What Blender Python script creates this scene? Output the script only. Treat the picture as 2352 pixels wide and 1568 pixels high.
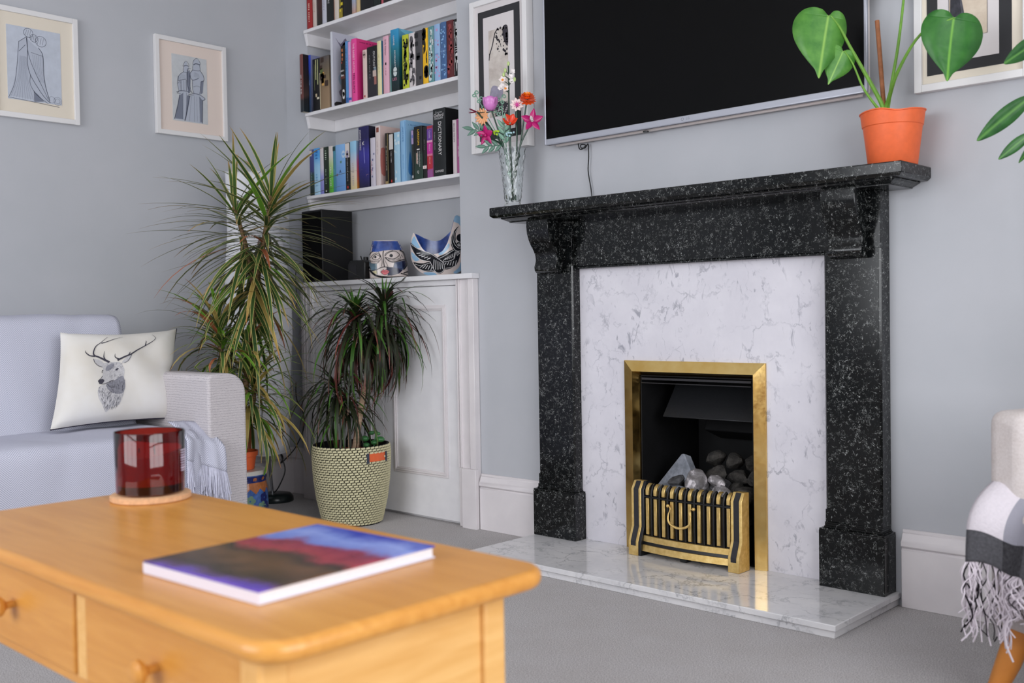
import bpy, bmesh, math, random
from mathutils import Vector, Matrix
from mathutils.geometry import tessellate_polygon

for o in list(bpy.data.objects):
    bpy.data.objects.remove(o, do_unlink=True)
scene = bpy.context.scene
COL = scene.collection
R = math.radians

# ------------------------------------------------------------------ camera
YAW, PITCH, ROLL = R(43.19), R(-1.4564), R(-0.9434)
fwd = Vector((-math.sin(YAW) * math.cos(PITCH), math.cos(YAW) * math.cos(PITCH), math.sin(PITCH)))
rgt = Vector((math.cos(YAW), math.sin(YAW), 0))
upv = rgt.cross(fwd)
rg2 = math.cos(ROLL) * rgt + math.sin(ROLL) * upv
up2 = -math.sin(ROLL) * rgt + math.cos(ROLL) * upv
cam_d = bpy.data.cameras.new('camera')
cam = bpy.data.objects.new('camera', cam_d)
COL.objects.link(cam)
cam.matrix_world = Matrix(((rg2.x, up2.x, -fwd.x, 1.9032), (rg2.y, up2.y, -fwd.y, -2.9360),
                           (rg2.z, up2.z, -fwd.z, 0.8631), (0, 0, 0, 1)))
cam_d.sensor_width = 36.0
cam_d.lens = 36.0 * 2359.73 / 2352.0
cam_d.clip_start = 0.05
cam_d.dof.use_dof = True
cam_d.dof.focus_distance = 3.5
cam_d.dof.aperture_fstop = 3.6
scene.camera = cam

# ------------------------------------------------------------------ world, daylight, exposure
world = bpy.data.worlds.new('world')
scene.world = world
world.use_nodes = True
bg = world.node_tree.nodes['Background']
bg.inputs[0].default_value = (0.80, 0.88, 1.0, 1)
bg.inputs[1].default_value = 1.0

def daylight(name, loc, rot, sx, sy, power, col):
    l = bpy.data.lights.new(name, 'AREA')
    l.shape = 'RECTANGLE'; l.size = sx; l.size_y = sy; l.energy = power; l.color = col
    o = bpy.data.objects.new(name, l); COL.objects.link(o)
    o.location = loc; o.rotation_euler = rot
    return o
# daylight entering by the bay window (right end wall) and by the window in the rear wall
daylight('bay_window_daylight', (3.42, -2.35, 1.55), (0, R(90), 0), 1.75, 2.7, 84, (0.97, 0.98, 1.0))
daylight('rear_window_daylight', (-0.25, -5.12, 1.55), (R(90), 0, 0), 2.6, 1.75, 76, (0.95, 0.97, 1.0))

vs = scene.view_settings
scene.display_settings.display_device = 'sRGB'
vs.view_transform = 'Standard'
vs.look = 'None'
vs.exposure = 0.16
vs.gamma = 1.0
vs.use_curve_mapping = False

# ------------------------------------------------------------------ helpers
def lin(c):
    c = c / 255.0
    return c / 12.92 if c <= 0.04045 else ((c + 0.055) / 1.055) ** 2.4
def C3(r, g, b):
    return (lin(r), lin(g), lin(b), 1.0)
MATS = {}
class NT:
    """small node-graph helper around one material"""
    def __init__(self, name, rough=0.5, metal=0.0, spec=0.5):
        self.m = bpy.data.materials.new(name); self.m.use_nodes = True
        self.t = self.m.node_tree; self.n = self.t.nodes; self.b = self.n['Principled BSDF']
        self.b.inputs['Roughness'].default_value = rough
        self.b.inputs['Metallic'].default_value = metal
        self.b.inputs['Specular IOR Level'].default_value = spec
        MATS[name] = self.m
        self._co = None
    def node(self, typ, **kw):
        n = self.n.new(typ)
        for k, v in kw.items():
            if k.startswith('_'): setattr(n, k[1:], v)
            else: n.inputs[k.replace('_', ' ')].default_value = v
        return n
    def link(self, a, b): self.t.links.new(a, b)
    def co(self, which='Object'):
        if not self._co: self._co = self.n.new('ShaderNodeTexCoord')
        return self._co.outputs[which]
    def mapping(self, scale=(1, 1, 1), rot=(0, 0, 0), loc=(0, 0, 0), src=None):
        m = self.n.new('ShaderNodeMapping')
        m.inputs['Scale'].default_value = scale; m.inputs['Rotation'].default_value = rot; m.inputs['Location'].default_value = loc
        self.link(src or self.co(), m.inputs['Vector']); return m.outputs['Vector']
    def noise(self, scale, detail=4, rough=0.55, dist=0.0, vec=None):
        n = self.node('ShaderNodeTexNoise', Scale=scale, Detail=detail, Roughness=rough, Distortion=dist)
        self.link(vec or self.co(), n.inputs['Vector']); return n
    def ramp(self, fac, stops, interp='LINEAR'):
        r = self.n.new('ShaderNodeValToRGB'); r.color_ramp.interpolation = interp
        e = r.color_ramp.elements
        e[0].position = stops[0][0]; e[0].color = stops[0][1]
        e[1].position = stops[1][0]; e[1].color = stops[1][1]
        for p, c in stops[2:]:
            x = e.new(p); x.color = c
        self.link(fac, r.inputs['Fac']); return r.outputs['Color']
    def math(self, op, a, b=None, c=None):
        n = self.n.new('ShaderNodeMath'); n.operation = op
        for i, v in enumerate((a, b, c)):
            if v is None: continue
            if isinstance(v, (int, float)): n.inputs[i].default_value = v
            else: self.link(v, n.inputs[i])
        return n.outputs[0]
    def mix(self, fac, a, b, mode='MIX'):
        n = self.n.new('ShaderNodeMix'); n.data_type = 'RGBA'; n.blend_type = mode
        if isinstance(fac, (int, float)): n.inputs[0].default_value = fac
        else: self.link(fac, n.inputs[0])
        for i, v in ((6, a), (7, b)):
            if isinstance(v, tuple): n.inputs[i].default_value = v
            else: self.link(v, n.inputs[i])
        return n.outputs[2]
    def sep(self, src=None):
        n = self.n.new('ShaderNodeSeparateXYZ'); self.link(src or self.co(), n.inputs[0]); return n.outputs
    def color(self, c):
        if isinstance(c, tuple): self.b.inputs['Base Color'].default_value = c
        else: self.link(c, self.b.inputs['Base Color'])
        return self
    def bump(self, h, strength=0.3, dist=0.005):
        n = self.node('ShaderNodeBump', Strength=strength, Distance=dist)
        self.link(h, n.inputs['Height']); self.link(n.outputs[0], self.b.inputs['Normal']); return self
BW = lambda a, b: [(a, (0, 0, 0, 1)), (b, (1, 1, 1, 1))]

def flat(name, rgb, rough=0.5, metal=0.0, spec=0.5, var=0.0, vscale=30.0, bump=0.0):
    """plain painted / plastic material with a little tonal variation"""
    if name in MATS: return MATS[name]
    t = NT(name, rough, metal, spec)
    c = C3(*rgb)
    if var:
        n = t.noise(vscale, 4)
        t.color(t.ramp(n.outputs['Fac'], [(0.3, tuple(x * (1 - var) for x in c[:3]) + (1,)), (0.7, tuple(min(1, x * (1 + var)) for x in c[:3]) + (1,))]))
        if bump: t.bump(n.outputs['Fac'], bump, 0.002)
    else:
        t.color(c)
    return t.m

class MB:
    """collects shapes; build() links them as ONE mesh object"""
    def __init__(s): s.v = []; s.f = []; s.m = []; s.uv = {}
    def add(s, v, f, mi=0):
        k = len(s.v); s.v += [tuple(p) for p in v]
        for q in f: s.f.append([i + k for i in q]); s.m.append(mi)
        return k
    def box(s, x0, x1, y0, y1, z0, z1, mi=0):
        s.add([(x0, y0, z0), (x1, y0, z0), (x1, y1, z0), (x0, y1, z0), (x0, y0, z1), (x1, y0, z1), (x1, y1, z1), (x0, y1, z1)],
              [(0, 3, 2, 1), (4, 5, 6, 7), (0, 1, 5, 4), (1, 2, 6, 5), (2, 3, 7, 6), (3, 0, 4, 7)], mi); return s
    def prism(s, poly, a, b, axis='z', mi=0):
        n = len(poly)
        def P(p, t): return {'x': (t, p[0], p[1]), 'y': (p[0], t, p[1]), 'z': (p[0], p[1], t)}[axis]
        s.add([P(p, a) for p in poly] + [P(p, b) for p in poly],
              [list(range(n)), list(range(2 * n - 1, n - 1, -1))] + [(i, (i + 1) % n, n + (i + 1) % n, n + i) for i in range(n)], mi); return s
    def lathe(s, prof, seg=24, cx=0, cy=0, mi=0, cap=True, sx=1, sy=1):
        n = len(prof); v = []
        for r, z in prof:
            for k in range(seg):
                a = 2 * math.pi * k / seg; v.append((cx + sx * r * math.cos(a), cy + sy * r * math.sin(a), z))
        f = [(i * seg + k, i * seg + (k + 1) % seg, (i + 1) * seg + (k + 1) % seg, (i + 1) * seg + k) for i in range(n - 1) for k in range(seg)]
        if cap: f += [list(range(seg))[::-1], list(range((n - 1) * seg, n * seg))]
        s.add(v, f, mi); return s
    def tube(s, pts, r, n=8, mi=0, cap=True, squash=1.0):
        pts = [Vector(p) for p in pts]; N = len(pts)
        rr = r if isinstance(r, (list, tuple)) else [r] * N
        t0 = (pts[1] - pts[0]).normalized()
        ref = Vector((0, 0, 1)) if abs(t0.z) < 0.9 else Vector((1, 0, 0))
        a = t0.cross(ref).normalized(); v = []
        for i, p in enumerate(pts):
            t = (pts[min(i + 1, N - 1)] - pts[max(i - 1, 0)]).normalized()
            a = (a - t * a.dot(t)).normalized(); b = t.cross(a)
            for k in range(n):
                q = 2 * math.pi * k / n
                v.append(p + rr[i] * (math.cos(q) * a + squash * math.sin(q) * b))
        f = [(i * n + k, i * n + (k + 1) % n, (i + 1) * n + (k + 1) % n, (i + 1) * n + k) for i in range(N - 1) for k in range(n)]
        if cap: f += [list(range(n))[::-1], list(range((N - 1) * n, N * n))]
        s.add(v, f, mi); return s
    def grid(s, fn, nu, nv, wrapu=False, mi=0):
        v = [fn(i / (nu if wrapu else nu - 1), j / (nv - 1)) for j in range(nv) for i in range(nu)]
        f = []
        for j in range(nv - 1):
            for i in range(nu if wrapu else nu - 1):
                f.append((j * nu + i, j * nu + (i + 1) % nu, (j + 1) * nu + (i + 1) % nu, (j + 1) * nu + i))
        s.add(v, f, mi); return s
    def ball(s, c, r, nu=10, nv=7, mi=0, sc=(1, 1, 1)):
        v = []; f = []
        for j in range(nv):
            t = math.pi * j / (nv - 1)
            for i in range(nu):
                a = 2 * math.pi * i / nu
                v.append((c[0] + sc[0] * r * math.sin(t) * math.cos(a), c[1] + sc[1] * r * math.sin(t) * math.sin(a), c[2] + sc[2] * r * math.cos(t)))
        for j in range(nv - 1):
            for i in range(nu): f.append((j * nu + i, j * nu + (i + 1) % nu, (j + 1) * nu + (i + 1) % nu, (j + 1) * nu + i))
        s.add(v, f, mi); return s
    def mesh(s, name, off=(0, 0, 0), norm=True, weld=0.0):
        me = bpy.data.meshes.new(name)
        o = Vector(off)
        me.from_pydata([tuple(Vector(p) - o) for p in s.v], [], s.f)
        me.polygons.foreach_set('material_index', s.m)
        if norm or weld:
            bm = bmesh.new(); bm.from_mesh(me)
            if weld: bmesh.ops.remove_doubles(bm, verts=bm.verts, dist=weld)
            if norm: bmesh.ops.recalc_face_normals(bm, faces=bm.faces)
            bm.to_mesh(me); bm.free()
        return me
    def build(s, name, mats, parent=None, smooth=False, bevel=0.0, seg=2, local=False, norm=True, weld=0.0, sub=0, angle=40):
        off = (0, 0, 0) if (local or parent is None) else ORIGIN.get(parent.name, (0, 0, 0))
        keep = (0, 0, 0) if parent is None else ORIGIN.get(parent.name, (0, 0, 0))
        me = s.mesh(name, off, norm, weld)
        for m in (mats if isinstance(mats, (list, tuple)) else [mats]):
            me.materials.append(MATS[m] if isinstance(m, str) else m)
        o = bpy.data.objects.new(name, me); COL.objects.link(o)
        if parent: o.parent = parent
        ORIGIN[o.name] = keep
        if smooth:
            me.polygons.foreach_set('use_smooth', [True] * len(me.polygons))
            if smooth != 'all': me.set_sharp_from_angle(angle=R(angle))
        if bevel:
            b = o.modifiers.new('bevel', 'BEVEL'); b.width = bevel; b.segments = seg; b.limit_method = 'ANGLE'; b.angle_limit = R(35)
            me.polygons.foreach_set('use_smooth', [True] * len(me.polygons)); me.set_sharp_from_angle(angle=R(40))
            b.harden_normals = False
        if sub:
            q = o.modifiers.new('sub', 'SUBSURF'); q.levels = sub; q.render_levels = sub
        return o
ORIGIN = {}
def thing(name, label, cat, loc=(0, 0, 0), rot=(0, 0, 0), group=None):
    o = bpy.data.objects.new(name, None); COL.objects.link(o)
    o.location = loc; o.rotation_euler = rot; o.empty_display_size = 0.05
    ORIGIN[o.name] = loc
    return tag(o, label, cat, group)
def tag(o, label, cat, group=None):
    o['label'] = label; o['category'] = cat
    if group: o['group'] = group
    return o
def struct(o):
    o['kind'] = 'structure'; return o
def stuff(o):
    o['kind'] = 'stuff'; return o
def smooth_pts(pts, n=6, closed=False):
    """Catmull-Rom through the points"""
    P = [Vector(p) for p in pts]; out = []
    N = len(P); rng = N if closed else N - 1
    for i in range(rng):
        if closed: a, b, c, d = P[(i - 1) % N], P[i], P[(i + 1) % N], P[(i + 2) % N]
        else: a, b, c, d = P[max(i - 1, 0)], P[i], P[i + 1], P[min(i + 2, N - 1)]
        for k in range(n):
            t = k / n
            out.append(0.5 * ((2 * b) + (c - a) * t + (2 * a - 5 * b + 4 * c - d) * t * t + (3 * b - a - 3 * c + d) * t ** 3))
    if not closed: out.append(P[-1])
    return out
class Print:
    """flat print laid on a surface: strokes and fills mapped by fn(a, b, lift) -> point"""
    def __init__(s, fn, ml=None): s.fn = fn; s.mb = MB(); s.lift = 0.0006; s.ml = ml
    def stroke(s, pts, w, mi=0, n=5, taper=False, closed=False, lift=None):
        P = smooth_pts([(p[0], p[1], 0) for p in pts], n, closed)
        if closed: P.append(P[0])
        N = len(P); v = []
        lf = s.lift if lift is None else lift
        for i, p in enumerate(P):
            t = (P[min(i + 1, N - 1)] - P[max(i - 1, 0)])
            if t.length < 1e-9: t = Vector((1, 0, 0))
            t.normalize(); nrm = Vector((-t.y, t.x, 0))
            ww = w * 0.5
            if taper: ww *= max(0.12, math.sin(math.pi * min(1, max(0, i / (N - 1)))) if taper == 'both' else 1 - 0.9 * i / (N - 1))
            a = p + nrm * ww; b = p - nrm * ww
            v += [s.fn(a.x, a.y, lf), s.fn(b.x, b.y, lf)]
        s.mb.add(v, [(2 * i, 2 * i + 1, 2 * i + 3, 2 * i + 2) for i in range(N - 1)], mi); return s
    def fill(s, pts, mi=0, n=4, smooth=True, lift=None, cuts=2):
        P = smooth_pts([(p[0], p[1], 0) for p in pts], n, True) if smooth else [Vector((p[0], p[1], 0)) for p in pts]
        lf = s.lift if lift is None else lift
        bm = bmesh.new()
        vs_ = [bm.verts.new(p) for p in P]
        for t in tessellate_polygon([P]):
            try: bm.faces.new([vs_[i] for i in t])
            except ValueError: pass
        if s.ml:      # curved ground: split until no edge is long, so the print hugs the surface
            for _ in range(9):
                lg = [e for e in bm.edges if e.calc_length() > s.ml]
                if not lg: break
                bmesh.ops.subdivide_edges(bm, edges=lg, cuts=1); bmesh.ops.triangulate(bm, faces=bm.faces)
        elif cuts: bmesh.ops.subdivide_edges(bm, edges=bm.edges, cuts=cuts, use_grid_fill=True)
        bm.verts.index_update()
        s.mb.add([s.fn(q.co.x, q.co.y, lf) for q in bm.verts], [[q.index for q in f.verts] for f in bm.faces], mi)
        bm.free(); return s
    def build(s, name, mats, parent, **k): return stuff(s.mb.build(name, mats, parent, norm=False, **k))
def text_mesh(mb, txt, origin, ux, uy, size, mi=0, align='LEFT', sx=1.0, lift=(0, 0, 0)):
    """lettering: filled glyph faces laid in the plane (ux, uy) at origin"""
    cu = bpy.data.curves.new('glyphs', 'FONT'); cu.body = txt; cu.size = 1.0; cu.align_x = align; cu.align_y = 'CENTER'; cu.resolution_u = 2
    ob = bpy.data.objects.new('glyphs', cu)
    me = bpy.data.meshes.new_from_object(ob)
    O, U, V = Vector(origin) + Vector(lift), Vector(ux), Vector(uy)
    mb.add([O + U * (p.co.x * size * sx) + V * (p.co.y * size) for p in me.vertices], [list(f.vertices) for f in me.polygons], mi)
    bpy.data.objects.remove(ob); bpy.data.curves.remove(cu); bpy.data.meshes.remove(me)
LEGIBLE = {'THE RABBIT HUTCH', 'TESS GUNTY', 'OUTCAST', 'Dolly Alderton', 'LIANE', 'MORIARTY', 'LIES', 'JOANNE HARRIS', "JANE'S FAME", 'LARSSON', 'The Girl Who Kicked', "the Hornets' Nest", 'Cecelia', 'Ahern', 'Concise', 'Oxford', 'ENGLISH', 'DICTIONARY', 'OXFORD', 'SEX AND THE CITY', 'VERNON GOD LITTLE', 'DBC PIERRE', 'LITERATURE', 'WAVES', 'A', 'K', 'L', 'Q'}
def lettering(mb, txt, origin, ux, uy, size, mi=0, align='LEFT', sx=1.0):
    """readable words as glyphs; print that cannot be read in the photograph as small unreadable strokes"""
    if txt in LEGIBLE: return text_mesh(mb, txt, origin, ux, uy, size, mi, align, sx)
    rg = random.Random(len(txt) * 7 + ord(txt[0])); O, U, V = Vector(origin), Vector(ux), Vector(uy); step = size * .56 * sx
    a = -step * len(txt) / 2 if align == 'CENTER' else 0
    for ch in txt:
        if ch != ' ':
            w = step * rg.uniform(.25, .6); h0 = -.30 * size; h1 = rg.uniform(.12, .36) * size
            mb.add([O + U * a + V * h0, O + U * (a + w) + V * h0, O + U * (a + w) + V * h1, O + U * a + V * h1], [(0, 1, 2, 3)], mi)
        a += step
def rnd_seed(n): random.seed(n)

# ------------------------------------------------------------------ materials
def build_materials():
    # painted plaster walls
    t = NT('wall_paint', 0.85, 0, 0.25)
    n = t.noise(3.0, 3); g = t.noise(160, 3)
    t.color(t.ramp(n.outputs['Fac'], [(0.3, C3(183, 185, 190)), (0.7, C3(189, 190, 195))])); t.bump(g.outputs['Fac'], 0.05, 0.001)
    t = NT('white_paint', 0.45, 0, 0.4); n = t.noise(12, 3)
    t.color(t.ramp(n.outputs['Fac'], [(0.3, C3(228, 226, 229)), (0.7, C3(236, 234, 236))]))
    t = NT('gloss_trim', 0.4, 0, 0.45); n = t.noise(9, 4)
    t.color(t.ramp(n.outputs['Fac'], [(0.3, C3(222, 216, 218)), (0.75, C3(231, 225, 226))]))
    flat('ceiling_paint', (228, 227, 225), 0.9)
    # carpet
    t = NT('carpet', 0.95, 0, 0.1); a = t.noise(330, 3, 0.7); b = t.noise(7, 4); m_ = t.noise(60, 3)
    c1 = t.ramp(a.outputs['Fac'], [(0.34, C3(170, 166, 167)), (0.66, C3(255, 251, 250))])
    c2 = t.ramp(b.outputs['Fac'], [(0.3, C3(202, 196, 194)), (0.7, C3(222, 220, 222))])
    t.color(t.mix(0.35, c1, c2, 'MULTIPLY'))
    h = t.math('ADD', a.outputs['Fac'], t.math('MULTIPLY', m_.outputs['Fac'], 0.6)); t.bump(h, 0.9, 0.006)
    # black fossil marble: black ground with short white threads
    t = NT('black_marble', 0.15, 0, 0.34)
    vec = t.mapping()
    ds = t.noise(26, 3, 0.6, 0, vec)
    add = t.n.new('ShaderNodeVectorMath'); add.operation = 'MULTIPLY_ADD'
    t.link(ds.outputs['Color'], add.inputs[0]); add.inputs[1].default_value = (0.055, 0.055, 0.055); t.link(vec, add.inputs[2])
    vo = t.node('ShaderNodeTexVoronoi', _feature='DISTANCE_TO_EDGE', Scale=84.0); t.link(add.outputs[0], vo.inputs['Vector'])
    th = t.ramp(vo.outputs['Distance'], [(0.0, (1, 1, 1, 1)), (0.034, (0, 0, 0, 1))])
    mk = t.ramp(t.noise(105, 3, 0.6, 0, vec).outputs['Fac'], BW(0.55, 0.66))
    vo2 = t.node('ShaderNodeTexVoronoi', _feature='DISTANCE_TO_EDGE', Scale=150.0); t.link(add.outputs[0], vo2.inputs['Vector'])
    th2 = t.ramp(vo2.outputs['Distance'], [(0.0, (0.55, 0.55, 0.55, 1)), (0.05, (0, 0, 0, 1))])
    mk2 = t.ramp(t.noise(55, 3, 0.7, 0, vec).outputs['Fac'], BW(0.52, 0.66))
    f = t.math('ADD', t.math('MULTIPLY', th, mk), t.math('MULTIPLY', th2, mk2))
    cl = t.ramp(t.noise(18, 4, 0.6).outputs['Fac'], [(0.35, C3(5, 6, 6)), (0.8, C3(17, 20, 21))])
    t.color(t.mix(t.math('MINIMUM', f, 1.0), cl, C3(206, 209, 206)))
    # white veined marble
    t = NT('white_marble', 0.16, 0, 0.5)
    d = t.noise(5, 5, 0.6)
    add = t.n.new('ShaderNodeVectorMath'); add.operation = 'MULTIPLY_ADD'
    t.link(d.outputs['Color'], add.inputs[0]); add.inputs[1].default_value = (0.5, 0.5, 0.5); t.link(t.co(), add.inputs[2])
    vo = t.node('ShaderNodeTexVoronoi', _feature='DISTANCE_TO_EDGE', Scale=6.0); t.link(add.outputs[0], vo.inputs['Vector'])
    vein = t.ramp(vo.outputs['Distance'], [(0.0, (1, 1, 1, 1)), (0.045, (0, 0, 0, 1))])
    m1 = t.ramp(t.noise(9, 5, 0.7).outputs['Fac'], BW(0.46, 0.72))
    fleck = t.ramp(t.noise(22, 5, 0.62, 0.8, t.mapping((1.5, 1, .75), (0, R(28), 0))).outputs['Fac'], BW(0.59, 0.67))
    m2 = t.ramp(t.noise(5.5, 3).outputs['Fac'], BW(0.40, 0.58))
    cloud = t.ramp(t.noise(4, 5, 0.65).outputs['Fac'], [(0.3, C3(211, 208, 216)), (0.75, C3(230, 227, 233))])
    f = t.math('MAXIMUM', t.math('MULTIPLY', t.math('MULTIPLY', vein, m1), 0.68), t.math('MULTIPLY', t.math('MULTIPLY', fleck, m2), 0.62))
    t.color(t.mix(f, cloud, C3(112, 114, 128)))
    # hearth marble, more veins
    t = NT('hearth_marble', 0.12, 0, 0.5)
    d = t.noise(7, 5, 0.65)
    add = t.n.new('ShaderNodeVectorMath'); add.operation = 'MULTIPLY_ADD'
    t.link(d.outputs['Color'], add.inputs[0]); add.inputs[1].default_value = (0.35, 0.35, 0.35); t.link(t.mapping((1, 1.6, 1)), add.inputs[2])
    vo = t.node('ShaderNodeTexVoronoi', _feature='DISTANCE_TO_EDGE', Scale=8.0); t.link(add.outputs[0], vo.inputs['Vector'])
    vein = t.ramp(vo.outputs['Distance'], [(0.0, (1, 1, 1, 1)), (0.07, (0, 0, 0, 1))])
    m1 = t.ramp(t.noise(7, 5, 0.7).outputs['Fac'], BW(0.42, 0.72))
    cloud = t.ramp(t.noise(6, 5, 0.65).outputs['Fac'], [(0.3, C3(212, 211, 214)), (0.7, C3(234, 232, 232))])
    t.color(t.mix(t.math('MULTIPLY', t.math('MULTIPLY', vein, m1), 0.85), cloud, C3(104, 107, 114)))
    # brass
    t = NT('brass', 0.16, 1.0, 0.5); n = t.noise(14, 4); t.color(t.ramp(n.outputs['Fac'], [(0.3, C3(214, 174, 96)), (0.7, C3(232, 200, 130))]))
    rr = t.ramp(t.noise(50, 4, 0.7).outputs['Fac'], [(0.3, (0.13,) * 3 + (1,)), (0.8, (0.26,) * 3 + (1,))]); t.link(rr, t.b.inputs['Roughness'])
    t = NT('brass_satin', 0.42, 0.75, 0.5); n = t.noise(60, 4); t.color(t.ramp(n.outputs['Fac'], [(0.3, C3(206, 170, 98)), (0.7, C3(232, 202, 134))]))
    flat('black_iron', (16, 16, 18), 0.35, 0.0, 0.5, 0.25, 80)
    flat('grey_iron', (40, 39, 43), 0.55, 0.0, 0.4, 0.15, 200)
    flat('firebox_black', (13, 13, 15), 0.7, 0.0, 0.3, 0.3, 30)
    flat('hood_black', (34, 35, 38), 0.38, 0.3, 0.5, 0.2, 220)
    t = NT('coal', 0.9, 0, 0.2); n = t.noise(34, 5, 0.65); t.color(t.ramp(n.outputs['Fac'], [(0.32, C3(58, 58, 60)), (0.6, C3(96, 95, 97)), (0.78, C3(160, 158, 158))])); t.bump(t.noise(70, 5, 0.7).outputs['Fac'], 0.8, 0.01)
    t = NT('coal_dark', 0.95, 0, 0.15); n = t.noise(40, 5, 0.65); t.color(t.ramp(n.outputs['Fac'], [(0.35, C3(48, 47, 46)), (0.75, C3(92, 88, 84))])); t.bump(t.noise(70, 5, 0.7).outputs['Fac'], 0.8, 0.01)
    t = NT('coal_ashy', 0.95, 0, 0.15); n = t.noise(24, 5, 0.6, 0.4); t.color(t.ramp(n.outputs['Fac'], [(0.4, C3(108, 104, 104)), (0.52, C3(140, 136, 138)), (0.62, C3(236, 228, 232))])); t.bump(n.outputs['Fac'], 0.8, 0.01)
    t = NT('ash_slab', 0.95, 0, 0.15); n = t.noise(28, 5, 0.6); t.color(t.ramp(n.outputs['Fac'], [(0.35, C3(112, 116, 124)), (0.7, C3(158, 162, 172))])); t.bump(t.noise(90, 4).outputs['Fac'], 0.3, 0.004)
    # TV
    flat('screen_glass', (5, 5, 6), 0.28, 0, 0.12)
    flat('silver_plastic', (176, 178, 188), 0.35, 0.35, 0.5)
    flat('tv_cream', (218, 208, 205), 0.45)
    flat('black_plastic', (14, 14, 15), 0.4)
    flat('black_cable', (16, 16, 18), 0.5)
    flat('logo_grey', (120, 122, 130), 0.4)
    # pictures
    flat('frame_white', (228, 226, 226), 0.4)
    flat('mat_cream', (226, 216, 200), 0.8)
    flat('mat_blush', (228, 212, 202), 0.8)
    flat('mat_black', (44, 44, 47), 0.8)
    flat('mat_pale', (214, 208, 208), 0.8)
    flat('paper_blue', (190, 196, 208), 0.85, var=0.05, vscale=40)
    flat('paper_grey', (196, 199, 202), 0.85, var=0.05, vscale=40)
    flat('ink_line', (62, 66, 84), 0.8)
    flat('ink_soft', (120, 126, 142), 0.8)
    flat('ink_wash', (178, 184, 197), 0.8)
    t = NT('ink_landscape', 0.8, 0, 0.3); n = t.noise(9, 5, 0.65, 0.4); t.color(t.ramp(n.outputs['Fac'], [(0.36, C3(178, 166, 158)), (0.6, C3(212, 204, 196)), (0.75, C3(190, 180, 176))]))
    flat('ink_dark', (52, 48, 56), 0.8); flat('ink_violet', (146, 141, 158), 0.8, var=0.22, vscale=40)
    t = NT('sepia_print', 0.8, 0, 0.3); n = t.noise(12, 5, 0.65); t.color(t.ramp(n.outputs['Fac'], [(0.35, C3(196, 178, 158)), (0.7, C3(222, 208, 190))]))
    flat('ink_trunk', (74, 74, 82), 0.8, var=0.35, vscale=60)
    t = NT('picture_glass', 0.03, 0, 0.5); t.b.inputs['Transmission Weight'].default_value = 1.0; t.color((1, 1, 1, 1)); t.b.inputs['IOR'].default_value = 1.1
    # wood
    t = NT('honey_wood', 0.32, 0, 0.5); v = t.mapping((1.2, 14, 14)); n = t.noise(3.2, 5, 0.6, 0.6, v); k = t.noise(1.7, 3)
    t.color(t.mix(0.35, t.ramp(n.outputs['Fac'], [(0.3, C3(196, 128, 48)), (0.7, C3(222, 158, 76))]), t.ramp(k.outputs['Fac'], [(0.3, C3(198, 130, 52)), (0.7, C3(226, 166, 84))])))
    t = NT('honey_wood_pale', 0.38, 0, 0.45); v = t.mapping((8, 1.2, 14)); n = t.noise(3.2, 5, 0.6, 0.6, v)
    t.color(t.ramp(n.outputs['Fac'], [(0.3, C3(218, 162, 88)), (0.7, C3(236, 186, 116))]))
    t = NT('leg_wood', 0.3, 0, 0.5); n = t.noise(10, 4); t.color(t.ramp(n.outputs['Fac'], [(0.3, C3(196, 118, 44)), (0.7, C3(214, 138, 60))]))
build_materials()
# ------------------------------------------------------------------ the room
XL, XR, YB, ZC = -2.3965, 3.30, -5.0, 2.72      # left wall, right wall, rear wall, ceiling
YA = 0.20                                        # back of the shallow alcove
XN, XBR = -2.215, -1.132                         # alcove sides: nib, chimney breast
def wall(name, boxes, mat='wall_paint'):
    m = MB()
    for b in boxes: m.box(*b)
    return struct(m.build(name, mat))
wall('floor', [(XL - .1, XR + .1, YB - .1, YA + .5, -0.1, 0.0)], 'carpet')
wall('ceiling', [(XL - .1, XR + .1, YB - .1, YA + .5, ZC, ZC + .1)], 'ceiling_paint')
wall('wall_left', [(XL - .1, XL, YB - .1, YA + .1, 0, ZC)])
wall('wall_nib', [(XL, XN, 0.043, YA + .1, 0, ZC)])
wall('wall_alcove', [(XN, XBR, YA, YA + .1, 0, ZC)])
# chimney breast with the fire opening cut through
FX0, FX1, FZ0, FZ1 = -0.256, 0.238, 0.038, 0.672
wall('wall_fireplace', [(XBR, FX0, 0, .45, 0, ZC), (FX1, 1.32, 0, .45, 0, ZC), (FX0, FX1, 0, .45, FZ1, ZC), (FX0, FX1, 0, .45, 0, FZ0), (FX0, FX1, .36, .45, FZ0, FZ1)])
wall('wall_recess', [(1.32, XR + .1, .35, .45, 0, ZC)])
# right end wall with the bay window opening, rear wall with a window opening
wall('wall_right', [(XR, XR + .12, -3.75, -.95, 0, .66), (XR, XR + .12, -3.75, -.95, 2.42, ZC), (XR, XR + .12, YB - .1, -3.75, 0, ZC), (XR, XR + .12, -.95, .45, 0, ZC)])
wall('wall_rear', [(-1.6, 1.1, YB - .12, YB, 0, .66), (-1.6, 1.1, YB - .12, YB, 2.42, ZC), (XL, -1.6, YB - .12, YB, 0, ZC), (1.1, XR, YB - .12, YB, 0, ZC)])
m = MB()
for y in (-3.75, -2.85, -1.90, -1.0): m.box(XR + .03, XR + .09, y, y + .05, .66, 2.42)
for z in (.66, 1.72, 2.36): m.box(XR + .035, XR + .085, -3.75, -.95, z, z + .06)
struct(m.build('window_1', 'white_paint'))
m = MB()
for x in (-1.6, -.72, .17, 1.05): m.box(x, x + .05, YB - .09, YB - .03, .66, 2.42)
for z in (.66, 1.72, 2.36): m.box(-1.6, 1.1, YB - .085, YB - .035, z, z + .06)
struct(m.build('window_2', 'white_paint'))

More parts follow.
